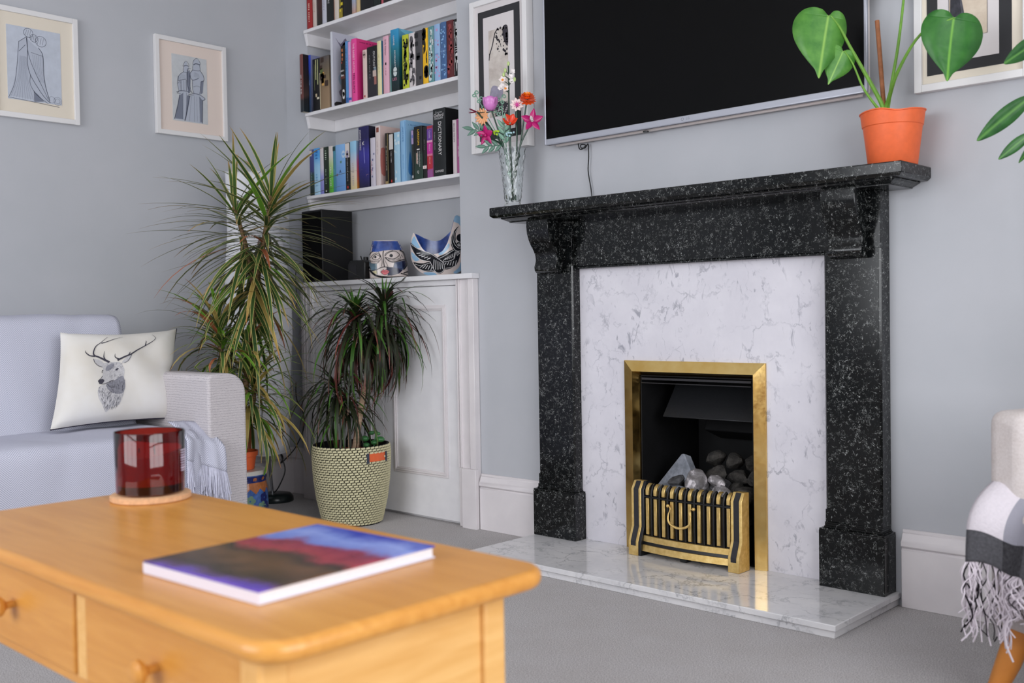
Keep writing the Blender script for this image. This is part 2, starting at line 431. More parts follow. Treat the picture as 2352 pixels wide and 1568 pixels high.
# baseboards: tall moulded profile (depth, height)
BBP = [(0, 0), (.018, 0), (.018, .168), (.014, .172), (.022, .178), (.022, .190), (.016, .198), (.012, .212), (.008, .216), (.008, .226), (0, .226)]
def bb_y(name, y, x0, x1):     # runs along x, faces -y
    struct(MB().prism([(y - d, z) for d, z in BBP], x0, x1, 'x').build(name, 'gloss_trim', bevel=.0015, seg=1))
def bb_x(name, x, y0, y1):     # runs along y, faces +x
    struct(MB().prism([(x + d, z) for d, z in BBP], y0, y1, 'y').build(name, 'gloss_trim', bevel=.0015, seg=1))
bb_y('baseboard_breast_left', 0, -1.03, -.668)
bb_y('baseboard_breast_right', 0, .694, 1.32)
bb_x('baseboard_left', XL, YB, .043)
bb_y('baseboard_nib', .043, XL, -2.225)

# ------------------------------------------------------------------ fireplace
hearth = thing('hearth', 'white veined marble hearth slab lying on the carpet under the fireplace', 'hearth', (0, -.2, 0))
MB().box(-.680, .686, -.423, -.0005, .021, .0382).build('top_slab', 'hearth_marble', hearth, bevel=.002)
MB().box(-.672, .680, -.415, -.0005, .0, .0208).build('base_slab', 'hearth_marble', hearth, bevel=.002)

sur = thing('fireplace_surround', 'black fossil marble fireplace surround with corbels and a white marble back panel', 'fireplace', (0, 0, .0384))
ZH = .0384
# back panel with the opening for the gas fire (four slabs of one panel)
m = MB(); yp0, yp1 = -.02, -.0005
for b in ((-.52, FX0, ZH, 1.04), (FX1, .52, ZH, 1.04), (FX0, FX1, FZ1, 1.04)): m.box(b[0], b[1], yp0, yp1, b[2], b[3])
m.build('back_panel', 'white_marble', sur, weld=1e-5)
for s, x0, x1 in ((-1, -.663, -.497), (1, .500, .674)):
    xi, xo = (x1, x0) if s < 0 else (x0, x1)
    # plinth block with a small cove on top
    px0, px1 = (-.680, -.476) if s < 0 else (.470, .6735 + .0)
    px1 = px1 if s < 0 else .672
    pl = MB().box(px0, px1, -.081, -.001, ZH, .208).build('plinth', 'black_marble', sur, bevel=.002)
    m = MB()
    st = [(.208, 0), (.213, .001), (.2145, .008), (.219, .0115), (.226, .0135), (.231, .0135)]
    for (za, da), (zb, db) in zip(st[:-1], st[1:]): m.box(px0 + db, px1 - db, -.081 + db, -.001, za, zb)
    m.build('plinth_moulding', 'black_marble', sur, bevel=.0008, seg=1)
    # pilaster with chamfered arrises that stop near the ends
    m = MB(); ch = .006
    z0, z1 = .231, 1.205
    x0_, x1_ = (px0 + .0135, px1 - .0135)
    def col(za, zb, c):
        m.prism([(x0_, -.001), (x0_, -.062 + c), (x0_ + c, -.062), (x1_ - c, -.062), (x1_, -.062 + c), (x1_, -.001)], za, zb, 'z')
    col(z0, .268, .0006); col(.268, 1.04, ch); col(1.04, z1, .0006)
    m.build('pilaster', 'black_marble', sur, bevel=.001, seg=1)
    # scrolled corbel under the shelf
    prof = [(-.062, 1.215), (-.152, 1.215), (-.153, 1.185), (-.150, 1.160), (-.142, 1.138), (-.130, 1.118), (-.116, 1.100), (-.106, 1.082), (-.103, 1.064), (-.107, 1.050), (-.112, 1.040), (-.110, 1.026), (-.102, 1.018), (-.090, 1.014), (-.062, 1.012)]
    xm = (x0_ + x1_) / 2
    MB().prism(prof, xm - .052, xm + .052, 'x').build('corbel', 'black_marble', sur, smooth=True, bevel=.0015, seg=1, angle=25)
# frieze slab between the pilasters with a small lower bead
m = MB().box(-.492, .486, -.045, -.0205, 1.036, 1.215).box(-.492, .486, -.049, -.0205, 1.028, 1.0358)
m.build('frieze', 'black_marble', sur, bevel=.0015, seg=1)
# mantel shelf: slab with chamfered lower edge
m = MB()
xl, xr, yf = -.764, .780, -.2065
def ring(d, z): return [(xl + d, yf + d, z), (xr - d, yf + d, z), (xr - d, -.001, z), (xl + d, -.001, z)]
v = ring(0.002, 1.2616) + ring(0, 1.2596) + ring(0, 1.231) + ring(.010, 1.2225)
m.add(v, [(0, 1, 2, 3), (15, 14, 13, 12)] + [(4 * i + k, 4 * i + (k + 1) % 4, 4 * i + 4 + (k + 1) % 4, 4 * i + 4 + k) for i in range(3) for k in range(4)])
ms = m.build('mantel_shelf', 'black_marble', sur, bevel=.001, seg=1)
m = MB()
v = ring(.030, 1.2225) + ring(.030, 1.2195) + ring(.040, 1.2145) + ring(.052, 1.2085) + ring(.052, 1.2055)
m.add(v, [(0, 1, 2, 3), (19, 18, 17, 16)] + [(4 * i + k, 4 * i + (k + 1) % 4, 4 * i + 4 + (k + 1) % 4, 4 * i + 4 + k) for i in range(4) for k in range(4)])
m.build('bed_moulding', 'black_marble', sur, bevel=.001, seg=1)

# gas fire: brass trim, dark box, hood
fire = thing('gas_fire', 'inset gas fire with a polished brass trim and a black hood', 'fire', (-.01, .1, .05))
ox0, ox1, oz0, oz1 = -.286, .267, .0386, .6985
ix0, ix1, iz1 = -.247, .228, .661
YO, YI, YR, YN = -.0205, -.036, -.030, .003
for nm, pts in (('brass_trim', [((ox0, oz0), (ox0, oz1), (ix0, iz1), (ix0, oz0))]), ('brass_trim', [((ox0, oz1), (ox1, oz1), (ix1, iz1), (ix0, iz1))]), ('brass_trim', [((ox1, oz1), (ox1, oz0), (ix1, oz0), (ix1, iz1))])):
    p = pts[0]; m = MB()
    a, b, c_, d_ = p
    # outer return, sloping face, inner return
    cx = (ix0 + ix1) / 2
    def inn(q): return (q[0] + (.016 if q[0] < cx else -.016), q[1] - (.014 if q[1] > .3 else 0))
    v = [(a[0], YO, a[1]), (b[0], YO, b[1]), (b[0], YI + .008, b[1]), (a[0], YI + .008, a[1]),
         (c_[0], YI, c_[1]), (d_[0], YI, d_[1]), (inn(c_)[0], YN, inn(c_)[1]), (inn(d_)[0], YN, inn(d_)[1])]
    m.add(v, [(0, 1, 2, 3), (3, 2, 4, 5), (5, 4, 6, 7), (0, 7, 6, 1), (0, 3, 5, 7), (1, 6, 4, 2)])
    m.build(nm, 'brass', fire, norm=True)
m = MB()   # firebox: open-front tray of sheet metal
fx0, fx1, fz0, fz1, fy = -.231, .212, FZ0 + .001, .647, .355
m.box(fx0, fx0 + .004, -.008, fy, fz0, fz1).box(fx1 - .004, fx1, -.008, fy, fz0, fz1).box(fx0, fx1, -.008, fy, fz1 - .004, fz1).box(fx0, fx1, -.008, fy, fz0, fz0 + .004).box(fx0, fx1, fy - .004, fy, fz0, fz1)
m.build('firebox', 'firebox_black', fire, bevel=.0008, seg=1)
m = MB().box(fx0 + .006, fx1 - .006, -.010, -.006, fz1 - .016, fz1 - .008).box(fx0 + .006, fx1 - .006, -.012, -.008, fz1 - .028, fz1 - .025)
m.build('top_rail', 'grey_iron', fire, bevel=.0006, seg=1)
m = MB()   # hood: sloping plate with side cheeks
hx0, hx1 = -.158, .206
m.prism([(.105, .615), (.020, .505), (.0215, .502), (.108, .613)], hx0, hx1, 'x')
m.prism([(.105, .615), (.020, .505), (.20, .505), (.20, .615)], hx0, hx0 + .002, 'x')
m.build('hood', 'hood_black', fire, bevel=.0006, seg=1)
m = MB().prism([(.24, .50), (.22, .44), (.33, .40), (.33, .50)], -.12, .20, 'x')
m.build('throat', 'firebox_black', fire, bevel=.004)
MB().box(-.20, .20, -.055, .30, .17, .19).build('fuel_bed', 'firebox_black', fire, bevel=.004)
MB().box(-.19, .19, -.03, .28, .0425, .169).build('burner', 'firebox_black', fire, bevel=.004)

# fret: brass and black cast front
fret = thing('fire_fret', 'cast fire fret with brass bars on black iron and a small brass drop handle', 'fret', (0, -.08, .0386))
FZ = .0386
def post(name, x0, x1):
    prof = [(-.050, FZ), (-.050, .288), (-.078, .290), (-.096, .262), (-.096, .135), (-.116, .085), (-.116, FZ)]
    w = x1 - x0
    p = MB().prism(prof, x0, x1, 'x').build(name, 'brass_satin', fret, bevel=.0012, seg=1)
    # black inlay band on the front
    q = MB(); a, b = x0 + w * .27, x1 - w * .24
    line = [(-.0795, .2885), (-.0972, .262), (-.0972, .136), (-.1172, .0865), (-.1172, .072)]
    for (ya, za), (yb, zb) in zip(line[:-1], line[1:]):
        q.add([(a, ya, za), (b, ya, za), (b, yb, zb), (a, yb, zb), (a, ya + .0006, za), (b, ya + .0006, za), (b, yb + .0006, zb), (a, yb + .0006, zb)],
              [(0, 1, 2, 3), (4, 7, 6, 5), (0, 4, 5, 1), (2, 6, 7, 3), (1, 5, 6, 2), (0, 3, 7, 4)])
    q.build('inlay', 'grey_iron', p)
    sd = MB()
    xx = x1 if x0 < 0 else None
    if xx:   # black inner cheek of the left-hand post
        sd.prism([(y + .001, z) for y, z in prof], x1 + .0002, x1 + .012, 'x'); sd.build('cheek', 'black_iron', p, bevel=.001, seg=1)
    return p
post('post', -.212, -.172); post('post', .178, .218)
def bow(x): return -.012 * (1 - (x / .17) ** 2)
xs = [-.1465 + .3135 * i / 9 for i in range(10)]
m = MB()      # black backing with ribs and the top roll
for i in range(24):
    a, b = -.158 + i * .336 / 24, -.158 + (i + 1) * .336 / 24
    ya, yb = -.083 + bow(a), -.083 + bow(b)
    m.add([(a, ya, .10), (b, yb, .10), (b, yb, .262), (a, ya, .262), (a, ya + .008, .10), (b, yb + .008, .10), (b, yb + .008, .262), (a, ya + .008, .262)],
          [(0, 1, 2, 3), (4, 7, 6, 5), (3, 2, 6, 7), (0, 4, 5, 1)])
m.build('back_plate', 'black_iron', fret, weld=1e-5)
m = MB()
for i in range(24):
    a, b = -.158 + i * .336 / 24, -.158 + (i + 1) * .336 / 24
    for z0, z1, dy in ((.238, .2425, .0105),):
        ya, yb = -.083 + bow(a), -.083 + bow(b)
        m.add([(a, ya - dy, z0), (b, yb - dy, z0), (b, yb - dy, z1), (a, ya - dy, z1), (a, ya, z0), (b, yb, z0), (b, yb, z1), (a, ya, z1)],
              [(0, 1, 2, 3), (4, 7, 6, 5), (3, 2, 6, 7), (0, 4, 5, 1)])
m.build('cross_rail', 'black_iron', fret, weld=1e-5)
for x in xs:
    y = -.083 + bow(x)
    MB().box(x - .0062, x + .0062, y - .0095, y - .0005, .112, .236).build('bar', 'brass_satin', fret, bevel=.0012, seg=1)
    pr = [(y - .0005, .246), (y - .0095, .246), (y - .0095, .264), (y - .004, .276), (y + .008, .284), (y + .016, .284), (y + .016, .281), (y + .008, .278), (y, .27)]
    MB().prism(pr, x - .0062, x + .0062, 'x').build('bar_cap', 'brass_satin', fret, bevel=.001, seg=1)
for x in [(a + b) / 2 for a, b in zip(xs[:-1], xs[1:])]:
    y = -.083 + bow(x)
    MB().tube([(x, y - .001, .104), (x, y - .003, .15), (x, y - .003, .25), (x, y + .004, .272), (x, y + .016, .279)], .0075, 8, squash=.7).build('rib', 'black_iron', fret, smooth=True)
m = MB(); k = MB()
for i in range(20):
    a, b = -.162 + i * .341 / 20, -.162 + (i + 1) * .341 / 20
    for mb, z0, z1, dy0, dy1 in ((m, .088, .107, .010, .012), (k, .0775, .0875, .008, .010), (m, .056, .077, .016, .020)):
        ya, yb = -.086 + 1.25 * bow(a), -.086 + 1.25 * bow(b)
        mb.add([(a, ya - dy1, z0), (b, yb - dy1, z0), (b, yb - dy0, z1), (a, ya - dy0, z1), (a, ya, z0), (b, yb, z0), (b, yb, z1), (a, ya, z1)],
               [(0, 1, 2, 3), (4, 7, 6, 5), (3, 2, 6, 7), (0, 4, 5, 1)] + ([(0, 3, 7, 4)] if i == 0 else []) + ([(1, 5, 6, 2)] if i == 19 else []))
m.build('lower_rail', 'brass_satin', fret, weld=1e-5)
k.build('black_rail', 'black_iron', fret, weld=1e-5)  # narrow black iron rail set between the two brass rails
MB().prism([(-.016, .056), (-.012, FZ), (.010, FZ), (.014, .056)], -.100, -.07, 'y').build('centre_foot', 'black_iron', fret, bevel=.001)
# drop handle
hy = -.083 + bow(-.01) - .012
hd = MB()
hp = smooth_pts([(-.052, hy - .004, .222), (-.043, hy - .006, .220), (-.040, hy - .008, .211), (-.045, hy - .010, .196), (-.044, hy - .014, .178), (-.032, hy - .016, .164), (-.004, hy - .017, .156),
                 (.026, hy - .016, .162), (.040, hy - .014, .176), (.040, hy - .010, .194), (.035, hy - .008, .211), (.039, hy - .006, .220), (.048, hy - .004, .221)], 5)
L_ = len(hp)
hd.tube(hp, [.0022 + .0022 * math.exp(-((i / L_ - .5) * 5) ** 2) for i in range(L_)], 8)
hd.build('handle', 'brass_satin', fret, smooth=True)
for x in (-.052, .048): MB().ball((x, hy - .003, .222), .0062).build('handle_boss', 'brass_satin', fret, smooth=True)

# coals: each lump is a thing of its own
def coal(name, label, loc, r, seed, mat, sc=(1, 1, 1), rot=0, fac=.22):
    rng = random.Random(seed)
    r *= 1.16
    bm = bmesh.new(); bmesh.ops.create_icosphere(bm, subdivisions=3, radius=1.0)
    planes = []
    for _ in range(18):
        d = Vector((rng.uniform(-1, 1), rng.uniform(-1, 1), rng.uniform(-1, 1))).normalized(); planes.append((d, rng.uniform(.52, .86)))
    for v in bm.verts:
        for d, k in planes:
            s = v.co.dot(d)
            if s > k: v.co -= d * (s - k) * .95
        v.co *= 1 + rng.uniform(-.02, .02)
        v.co = Vector((v.co.x * sc[0] * r, v.co.y * sc[1] * r, v.co.z * sc[2] * r))
    me = bpy.data.meshes.new(name); bm.to_mesh(me); bm.free()
    me.materials.append(MATS[mat]); me.polygons.foreach_set('use_smooth', [True] * len(me.polygons)); me.set_sharp_from_angle(angle=R(32))
    o = bpy.data.objects.new(name, me); COL.objects.link(o); o.location = loc; o.rotation_euler = (0, 0, rot)
    tag(o, label, 'coal', 'coals in the gas fire'); return o
# ------------------------------------------------------------------ coals
CO = [('leaning grey slab of ceramic coal in the fire', (-.118, .045, .318), .07, 'ash_slab', None),
      ('pale flat coal slab behind the brass bars', (-.105, -.025, .262), .045, 'ash_slab', None),
      ('light grey coal lump beside the flat slab', (-.090, .005, .285), .034, 'coal', (1.25, .9, .75)),
      ('large pointed ashy coal in the middle of the fire', (-.012, -.008, .290), .048, 'coal_ashy', (.95, .9, 1.15)),
      ('white-crusted coal to the right of the pointed coal', (.073, .000, .300), .030, 'coal_ashy', (1.1, .9, .85)),
      ('white-topped coal low behind the right bars', (.100, -.020, .262), .034, 'coal_ashy', (1.25, .9, .85)),
      ('square dark coal high at the back of the fire', (-.018, .135, .352), .036, 'coal_dark', (1.1, 1, .85)),
      ('dark coal beside the high square coal', (.052, .138, .352), .036, 'coal_dark', (1.05, 1, .85)),
      ('broad mid-grey coal under the high square coal', (.002, .105, .300), .052, 'coal_dark', (1.1, .9, .75)),
      ('dark angular coal under the right of the hood', (.098, .090, .306), .036, 'coal_dark', (1.2, .9, .7)),
      ('dark coal by the right cheek of the fire', (.160, .105, .300), .034, 'coal_dark', (1, 1, .9)),
      ('blackest coal deep in the right corner', (.118, .165, .345), .034, 'coal_dark', (1, 1, 1)),
      ('brownish coal low on the right side', (.112, .045, .262), .036, 'coal_dark', (.9, .9, 1)),
      ('round grey coal against the right post', (.165, .030, .258), .042, 'coal_dark', (1.05, .9, 1)),
      ('small blue-grey coal right behind the middle bars', (.010, -.045, .248), .032, 'coal', (1.2, .8, .85)),
      ('small pale chip of coal between the front lumps', (.056, -.045, .262), .017, 'coal_ashy', (1.5, .9, .6)),
      ('mid-grey coal low in the front left', (-.045, -.030, .235), .036, 'coal', (1, .8, .9)),
      ('grey coal buried behind the large pointed coal', (.050, .040, .262), .045, 'coal', (1.1, 1, .9)),
      ('dark coal buried under the leaning slab', (-.060, .080, .250), .050, 'coal_dark', (1.2, 1, .9)),
      ('dark coal tucked in the left corner of the bed', (-.150, .040, .225), .036, 'coal_dark', (1, 1, .9))]
for i, (lb, loc, r, mt, sc) in enumerate(CO):
    if sc: coal('coal', lb, loc, r, 40 + i, mt, sc, rot=i * .7)
# the two slab-shaped pieces
def slab(poly, y0, y1, tilt, loc, label, rx):
    me = MB().prism(poly, y0, y1, 'y')
    o = me.build('coal_slab', 'ash_slab', None, bevel=.004)
    o.location = loc; o.rotation_euler = rx
    tag(o, label, 'coal', 'coals in the gas fire'); return o
slab([(-.105, -.07), (-.075, -.085), (.075, .015), (.080, .030), (.022, .092), (.010, .090)], -.018, .018, 0, (-.108, .030, .285), CO[0][0], (R(-18), 0, R(-14)))
slab([(-.052, -.016), (.050, -.020), (.056, .010), (-.030, .016)], -.03, .03, 0, (-.105, -.028, .258), CO[1][0], (R(12), 0, R(-12)))

# ------------------------------------------------------------------ television
tv = thing('television', 'large wall-mounted flat television with black screen and silver bezel', 'television', (0, -.04, 1.48))
tx0, tx1, tz0, tz1 = -.618, .621, 1.4905, 2.19
MB().box(tx0 + .009, tx1 - .010, -.0565, -.050, tz0 + .021, tz1 - .010).build('screen', 'screen_glass', tv)
m = MB()
def frame_rect(m, x0, x1, z0, z1, l, r, b, t, y0, y1):
    m.box(x0, x0 + l, y0, y1, z0, z1).box(x1 - r, x1, y0, y1, z0, z1).box(x0 + l, x1 - r, y0, y1, z0, z0 + b).box(x0 + l, x1 - r, y0, y1, z1 - t, z1)
frame_rect(m, tx0, tx1, tz0, tz1, .009, .010, .021, .010, -.0585, -.046)
bz = m.build('bezel', 'silver_plastic', tv, bevel=.0025, weld=1e-5)
MB().box(tx0 + .004, tx1 - .004, -.0458, -.042, tz0 + .004, tz1 - .004).build('bezel_gap', 'black_plastic', tv)
m = MB().box(tx0 + .002, tx1 - .002, -.0418, -.030, tz0 - .001, tz1 - .002).box(tx0 + .03, tx1 - .03, -.0298, -.016, tz0 - .006, tz1 - .05)
m.build('back_housing', 'tv_cream', tv, bevel=.004)
MB().box(tx0 + .16, tx1 - .16, -.0158, -.0008, tz0 + .15, tz1 - .15).build('wall_bracket', 'black_plastic', tv)
m = MB().lathe([(.0, -.0), (.010, 0), (.010, .004), (0, .004)], 14, cap=False)
o = m.build('sensor', 'black_plastic', tv, local=True); o.location = (-.172, .001, .0015)
m = MB(); text_mesh(m, 'LG', (.004, -.0588, 1.5005), (1, 0, 0), (0, 0, 1), .011, align='LEFT'); m.build('maker_logo', 'logo_grey', tv, norm=False)
m = MB()
ring = [(-.0105 + .0045 * math.cos(a), -.0588, 1.5005 + .0045 * math.sin(a)) for a in [2 * math.pi * k / 16 for k in range(17)]]
m.tube(ring, .0006, 4, cap=False); m.build('maker_emblem', 'logo_grey', tv)
# its cable
cb = MB()
cp = smooth_pts([(-.485, -.022, 1.484), (-.478, -.024, 1.464), (-.462, -.026, 1.462), (-.450, -.024, 1.474), (-.470, -.024, 1.478), (-.474, -.02, 1.468), (-.456, -.018, 1.466), (-.444, -.016, 1.478), (-.443, -.015, 1.432), (-.448, -.013, 1.382), (-.439, -.012, 1.329), (-.434, -.012, 1.295), (-.432, -.014, 1.264)], 6)
tag(cb.tube(cp, .0022, 6).build('television_cable', 'black_cable', smooth=True), 'thin black cable hanging from the television down to the mantel', 'cable')

# ------------------------------------------------------------------ pictures
def pic_frame(name, label, side, a0, a1, z0, z1, depth, bw, layers, wall_c):
    """side 'x': hangs on the left wall (plane x, width along y); 'y': on the breast (plane y, width along x)"""
    base = (wall_c, (a0 + a1) / 2, z0) if side == 'x' else ((a0 + a1) / 2, wall_c, z0)
    t = thing(name, label, 'picture', base)
    def P(a, b, d): return (wall_c + d, a, b) if side == 'x' else (a, wall_c - d, b)
    def bx(m, A0, A1, B0, B1, d0, d1, mi=0):
        p, q = P(A0, B0, d0), P(A1, B1, d1)
        m.box(min(p[0], q[0]), max(p[0], q[0]), min(p[1], q[1]), max(p[1], q[1]), min(p[2], q[2]), max(p[2], q[2]), mi)
    m = MB()
    bx(m, a0, a0 + bw, z0, z1, .0008, depth); bx(m, a1 - bw, a1, z0, z1, .0008, depth)
    bx(m, a0 + bw, a1 - bw, z0, z0 + bw, .0008, depth); bx(m, a0 + bw, a1 - bw, z1 - bw, z1, .0008, depth)
    m.build('frame', 'frame_white', t, bevel=.0015)
    prev = None; d = depth - .010
    for nm, mt, (A0, A1, B0, B1) in layers:
        m = MB(); bx(m, A0, A1, B0, B1, .001 if prev is None else d - .0012, d); o = m.build(nm, mt, t); d += .0012; prev = nm
    return t, (lambda a, b, lift: P(a, b, d - .0012 + lift))
# two ink drawings on the left wall
t, fn = pic_frame('framed_drawing', 'white framed ink drawing of a draped robed shape with round coils on top', 'x', -1.352, -1.004, 1.690, 2.131, .022, .021,
                  [('mat', 'mat_cream', (-1.331, -1.025, 1.711, 2.110)), ('paper', 'paper_blue', (-1.291, -1.076, 1.764, 2.060))], XL)
pA = Print(fn)
def A(u, v): return (-1.291 + .215 * u, 1.764 + .296 * v)      # u right, v up in 0..1
S = lambda pts, w=.0016, mi=0, **k: pA.stroke([A(*p) for p in pts], w, mi, **k)
pA.fill([A(*p) for p in [(.03, .04), (.16, .36), (.20, .66), (.22, .79), (.36, .86), (.46, .80), (.60, .72), (.66, .63), (.66, .36), (.78, .02)]], 1, smooth=False, cuts=1, lift=.0003)
S([(.02, .03), (.12, .2), (.17, .42), (.20, .62), (.22, .79)]); S([(.22, .79), (.36, .87)]); S([(.22, .66), (.34, .76)])
S([(.37, .88), (.38, .70), (.37, .52), (.42, .36), (.55, .20), (.66, .09), (.78, .01)], .002)
S([(.36, .86), (.40, .62), (.50, .42), (.62, .24), (.74, .06)]); S([(.42, .36), (.41, .24), (.50, .12), (.62, .05), (.74, .0)])
S([(.58, .75), (.66, .65), (.67, .4), (.70, .22), (.77, .04)], .0022); S([(.44, .67), (.67, .64)], .0012)
for k in range(9): S([(.05 + .052 * k, .03 - .002 * k), (.19 + .022 * k, .30), (.235 + .014 * k, .60)], .0007, 2)
for k in range(6): S([(.47 + .035 * k, .64), (.50 + .03 * k, .45), (.58 + .02 * k, .28)], .0007, 2)
S([(.0, .02), (.4, .0), (.95, -.03)], .0016); S([(.48, .0), (.48, .15)], .0016)
for cx, cy, r in ((.40, .93, .085), (.50, .87, .07), (.63, .84, .10)):
    S([(cx + r * math.cos(a), cy + .72 * r * math.sin(a)) for a in [k * math.pi / 5 for k in range(10)]], .0014, closed=True, n=3)
    for q in range(3): S([(cx - r * .7 + q * r * .5, cy - r * .45), (cx - r * .3 + q * r * .4, cy + r * .5)], .0008, n=2)
for cx, cy, r in ((.81, .06, .06), (.92, .05, .075), (.92, .05, .045)):
    S([(cx + r * math.cos(a), cy + .75 * r * math.sin(a)) for a in [k * math.pi / 5 for k in range(10)]], .0012, 2, closed=True, n=3)
pA.fill([A(*p) for p in [(.49, .0), (.49, .14), (.56, .1), (.66, .02)]], 2, smooth=False, cuts=0)
pA.build('drawing', ['ink_line', 'ink_wash', 'ink_soft'], t)
t, fn = pic_frame('framed_drawing', 'white framed ink drawing of two helmeted tower figures on grey paper', 'x', -.659, -.303, 1.7005, 2.139, .022, .020,
                  [('mat', 'mat_blush', (-.639, -.323, 1.7205, 2.119)), ('paper', 'paper_grey', (-.577, -.402, 1.768, 2.067))], XL)
pA = Print(fn)
def A(u, v): return (-.577 + .175 * u, 1.768 + .299 * v)
S = lambda pts, w=.0014, mi=0, **k: pA.stroke([A(*p) for p in pts], w, mi, **k)
def Z(pts): return [((x - 320) / 452, 1 - (y - (345 + 87 * (x - 320) / 452)) / (860 - 24 * (x - 320) / 452)) for x, y in pts]
def ZS(pts, w=.0014, mi=0, **k): S(Z(pts), w, mi, **k)
for poly, c_ in (([(590, 560), (548, 620), (580, 690), (590, 870), (540, 895), (500, 1100), (470, 1215), (700, 1250), (710, 960), (740, 940), (690, 890), (690, 720), (730, 690), (725, 640), (680, 575), (685, 470), (645, 420), (600, 445)], 1),
                 ([(470, 585), (410, 630), (390, 720), (400, 830), (410, 880), (385, 1010), (340, 1190), (470, 1212), (500, 1080), (530, 850), (500, 690), (535, 540), (510, 455), (480, 470)], 1),
                 ([(690, 710), (728, 700), (712, 860), (684, 880)], 2), ([(505, 600), (545, 560), (560, 640), (545, 860), (520, 860), (505, 700)], 2), ([(668, 905), (706, 955), (700, 1240), (672, 1236)], 2), ([(415, 885), (452, 860), (446, 1195), (350, 1185), (388, 1010)], 2), ([(505, 890), (540, 895), (500, 1100), (478, 1200)], 2)):
    pA.fill([A(*p) for p in Z(poly)], c_, smooth=False, cuts=0, lift=.0003 if c_ == 1 else .0005)
for ln, w in (([(590, 500), (600, 445), (645, 415), (685, 470), (682, 505)], .0016), ([(598, 498), (625, 484), (660, 490), (684, 500)], .0034), ([(592, 505), (588, 560), (640, 572), (682, 570), (680, 505)], .0018), ([(588, 560), (548, 620), (578, 690), (640, 680), (662, 668)], .0024), ([(682, 572), (725, 640), (730, 700), (694, 712)], .0022), ([(582, 690), (578, 800), (600, 870)], .0020), ([(692, 715), (684, 800), (672, 872)], .0026), ([(590, 780), (640, 770), (680, 785)], .0012), ([(520, 884), (600, 868), (680, 888), (742, 938), (704, 958)], .0024), ([(520, 884), (525, 900), (600, 885)], .0012),
              ([(540, 895), (500, 1100), (470, 1215)], .0040), ([(600, 900), (596, 1230)], .0009), ([(665, 900), (666, 1240)], .0009), ([(708, 958), (698, 1252)], .0030), ([(565, 900), (540, 1100), (530, 1220)], .0007), ([(632, 905), (632, 1235)], .0006),
              ([(460, 512), (480, 468), (508, 450), (540, 500), (534, 542)], .0014), ([(466, 515), (500, 505), (538, 515)], .0026), ([(470, 522), (464, 580), (510, 590), (534, 545)], .0016), ([(468, 585), (410, 630), (398, 700), (430, 690), (500, 680)], .0018), ([(398, 640), (386, 735), (402, 832), (378, 858), (425, 862)], .0018), ([(432, 692), (436, 832)], .0016), ([(500, 690), (500, 832)], .0022), ([(470, 700), (468, 830)], .0010), ([(372, 842), (440, 828), (530, 842)], .0022), ([(412, 880), (385, 1010), (340, 1190)], .0034), ([(455, 852), (446, 1200)], .0012), ([(500, 852), (494, 1080), (470, 1215)], .0012),
              ([(516, 545), (520, 640), (512, 740), (540, 820), (578, 860)], .0026), ([(548, 620), (540, 720), (560, 840)], .0022), ([(560, 545), (520, 548)], .0016), ([(420, 650), (422, 830)], .0010), ([(392, 735), (412, 715), (436, 725)], .0012)):
    ZS(ln, w)
for k in range(10): ZS([(610 + 6 * k, 590 + 3 * k), (600 + 8 * k, 650 + 2 * k)], .0005, 2)
for k in range(9): ZS([(425 + 8 * k, 612 + 2 * k), (418 + 9 * k, 672)], .0005, 2)
pA.build('drawing', ['ink_line', 'ink_wash', 'ink_soft'], t)
# two double-matted prints on the chimney breast
t, fn = pic_frame('framed_print', 'white framed landscape print with black inner mat behind the glass vase', 'y', -1.020, -.716, 1.506, 2.103, .040, .022,
                  [('mat', 'mat_pale', (-.998, -.738, 1.528, 2.081)), ('black_mat', 'mat_black', (-.980, -.757, 1.552, 2.057)), ('inner_mat', 'mat_pale', (-.951, -.787, 1.582, 2.030)), ('paper', 'ink_landscape', (-.921, -.818, 1.638, 1.975))], 0.0)
pA = Print(fn); rnd_seed(5)
def A(u, v): return (-.921 + .103 * u, 1.638 + .337 * v)
S = lambda pts, w=.0014, mi=0, **k: pA.stroke([A(*p) for p in pts], w, mi, **k)
S([(.04, .72), (.2, .82), (.34, .95), (.5, 1.0)], .005); S([(.3, .92), (.55, .86), (.66, .78)], .0022); S([(.06, .74), (.02, .66)], .004)
for k in range(46):
    u, v = random.uniform(.35, .98), random.uniform(.68, 1.0)
    if u + v < 1.25: continue
    r = random.uniform(.018, .05); pA.fill([A(u + r * math.cos(a), v + .33 * r * math.sin(a)) for a in [j * math.pi / 3 for j in range(6)]], 0, n=2, cuts=0)
pA.fill([A(*p) for p in [(.75, 1.0), (.8, .86), (1, .78), (1, 1)]], 0, cuts=0)
pA.fill([A(*p) for p in [(.02, .22), (.10, .33), (.25, .36), (.5, .33), (.7, .29), (.68, .22), (.4, .17), (.2, .18)]], 1, cuts=1)
for k in range(7): S([(.25, .15 - .02 * k), (.6, .14 - .018 * k), (.98, .15 - .02 * k)], .003 if k % 2 else .002, 0)
pA.fill([A(*p) for p in [(.3, .0), (.34, .16), (.7, .17), (1, .12), (1, .0)]], 0, cuts=0, smooth=False, lift=.0004)
for k in range(12): S([(.36 + .05 * k, .02 + .012 * (k % 3)), (.40 + .05 * k, .05 + .02 * (k % 4))], .003, 2)
pA.build('artwork', ['ink_dark', 'ink_violet', 'mat_pale'], t)
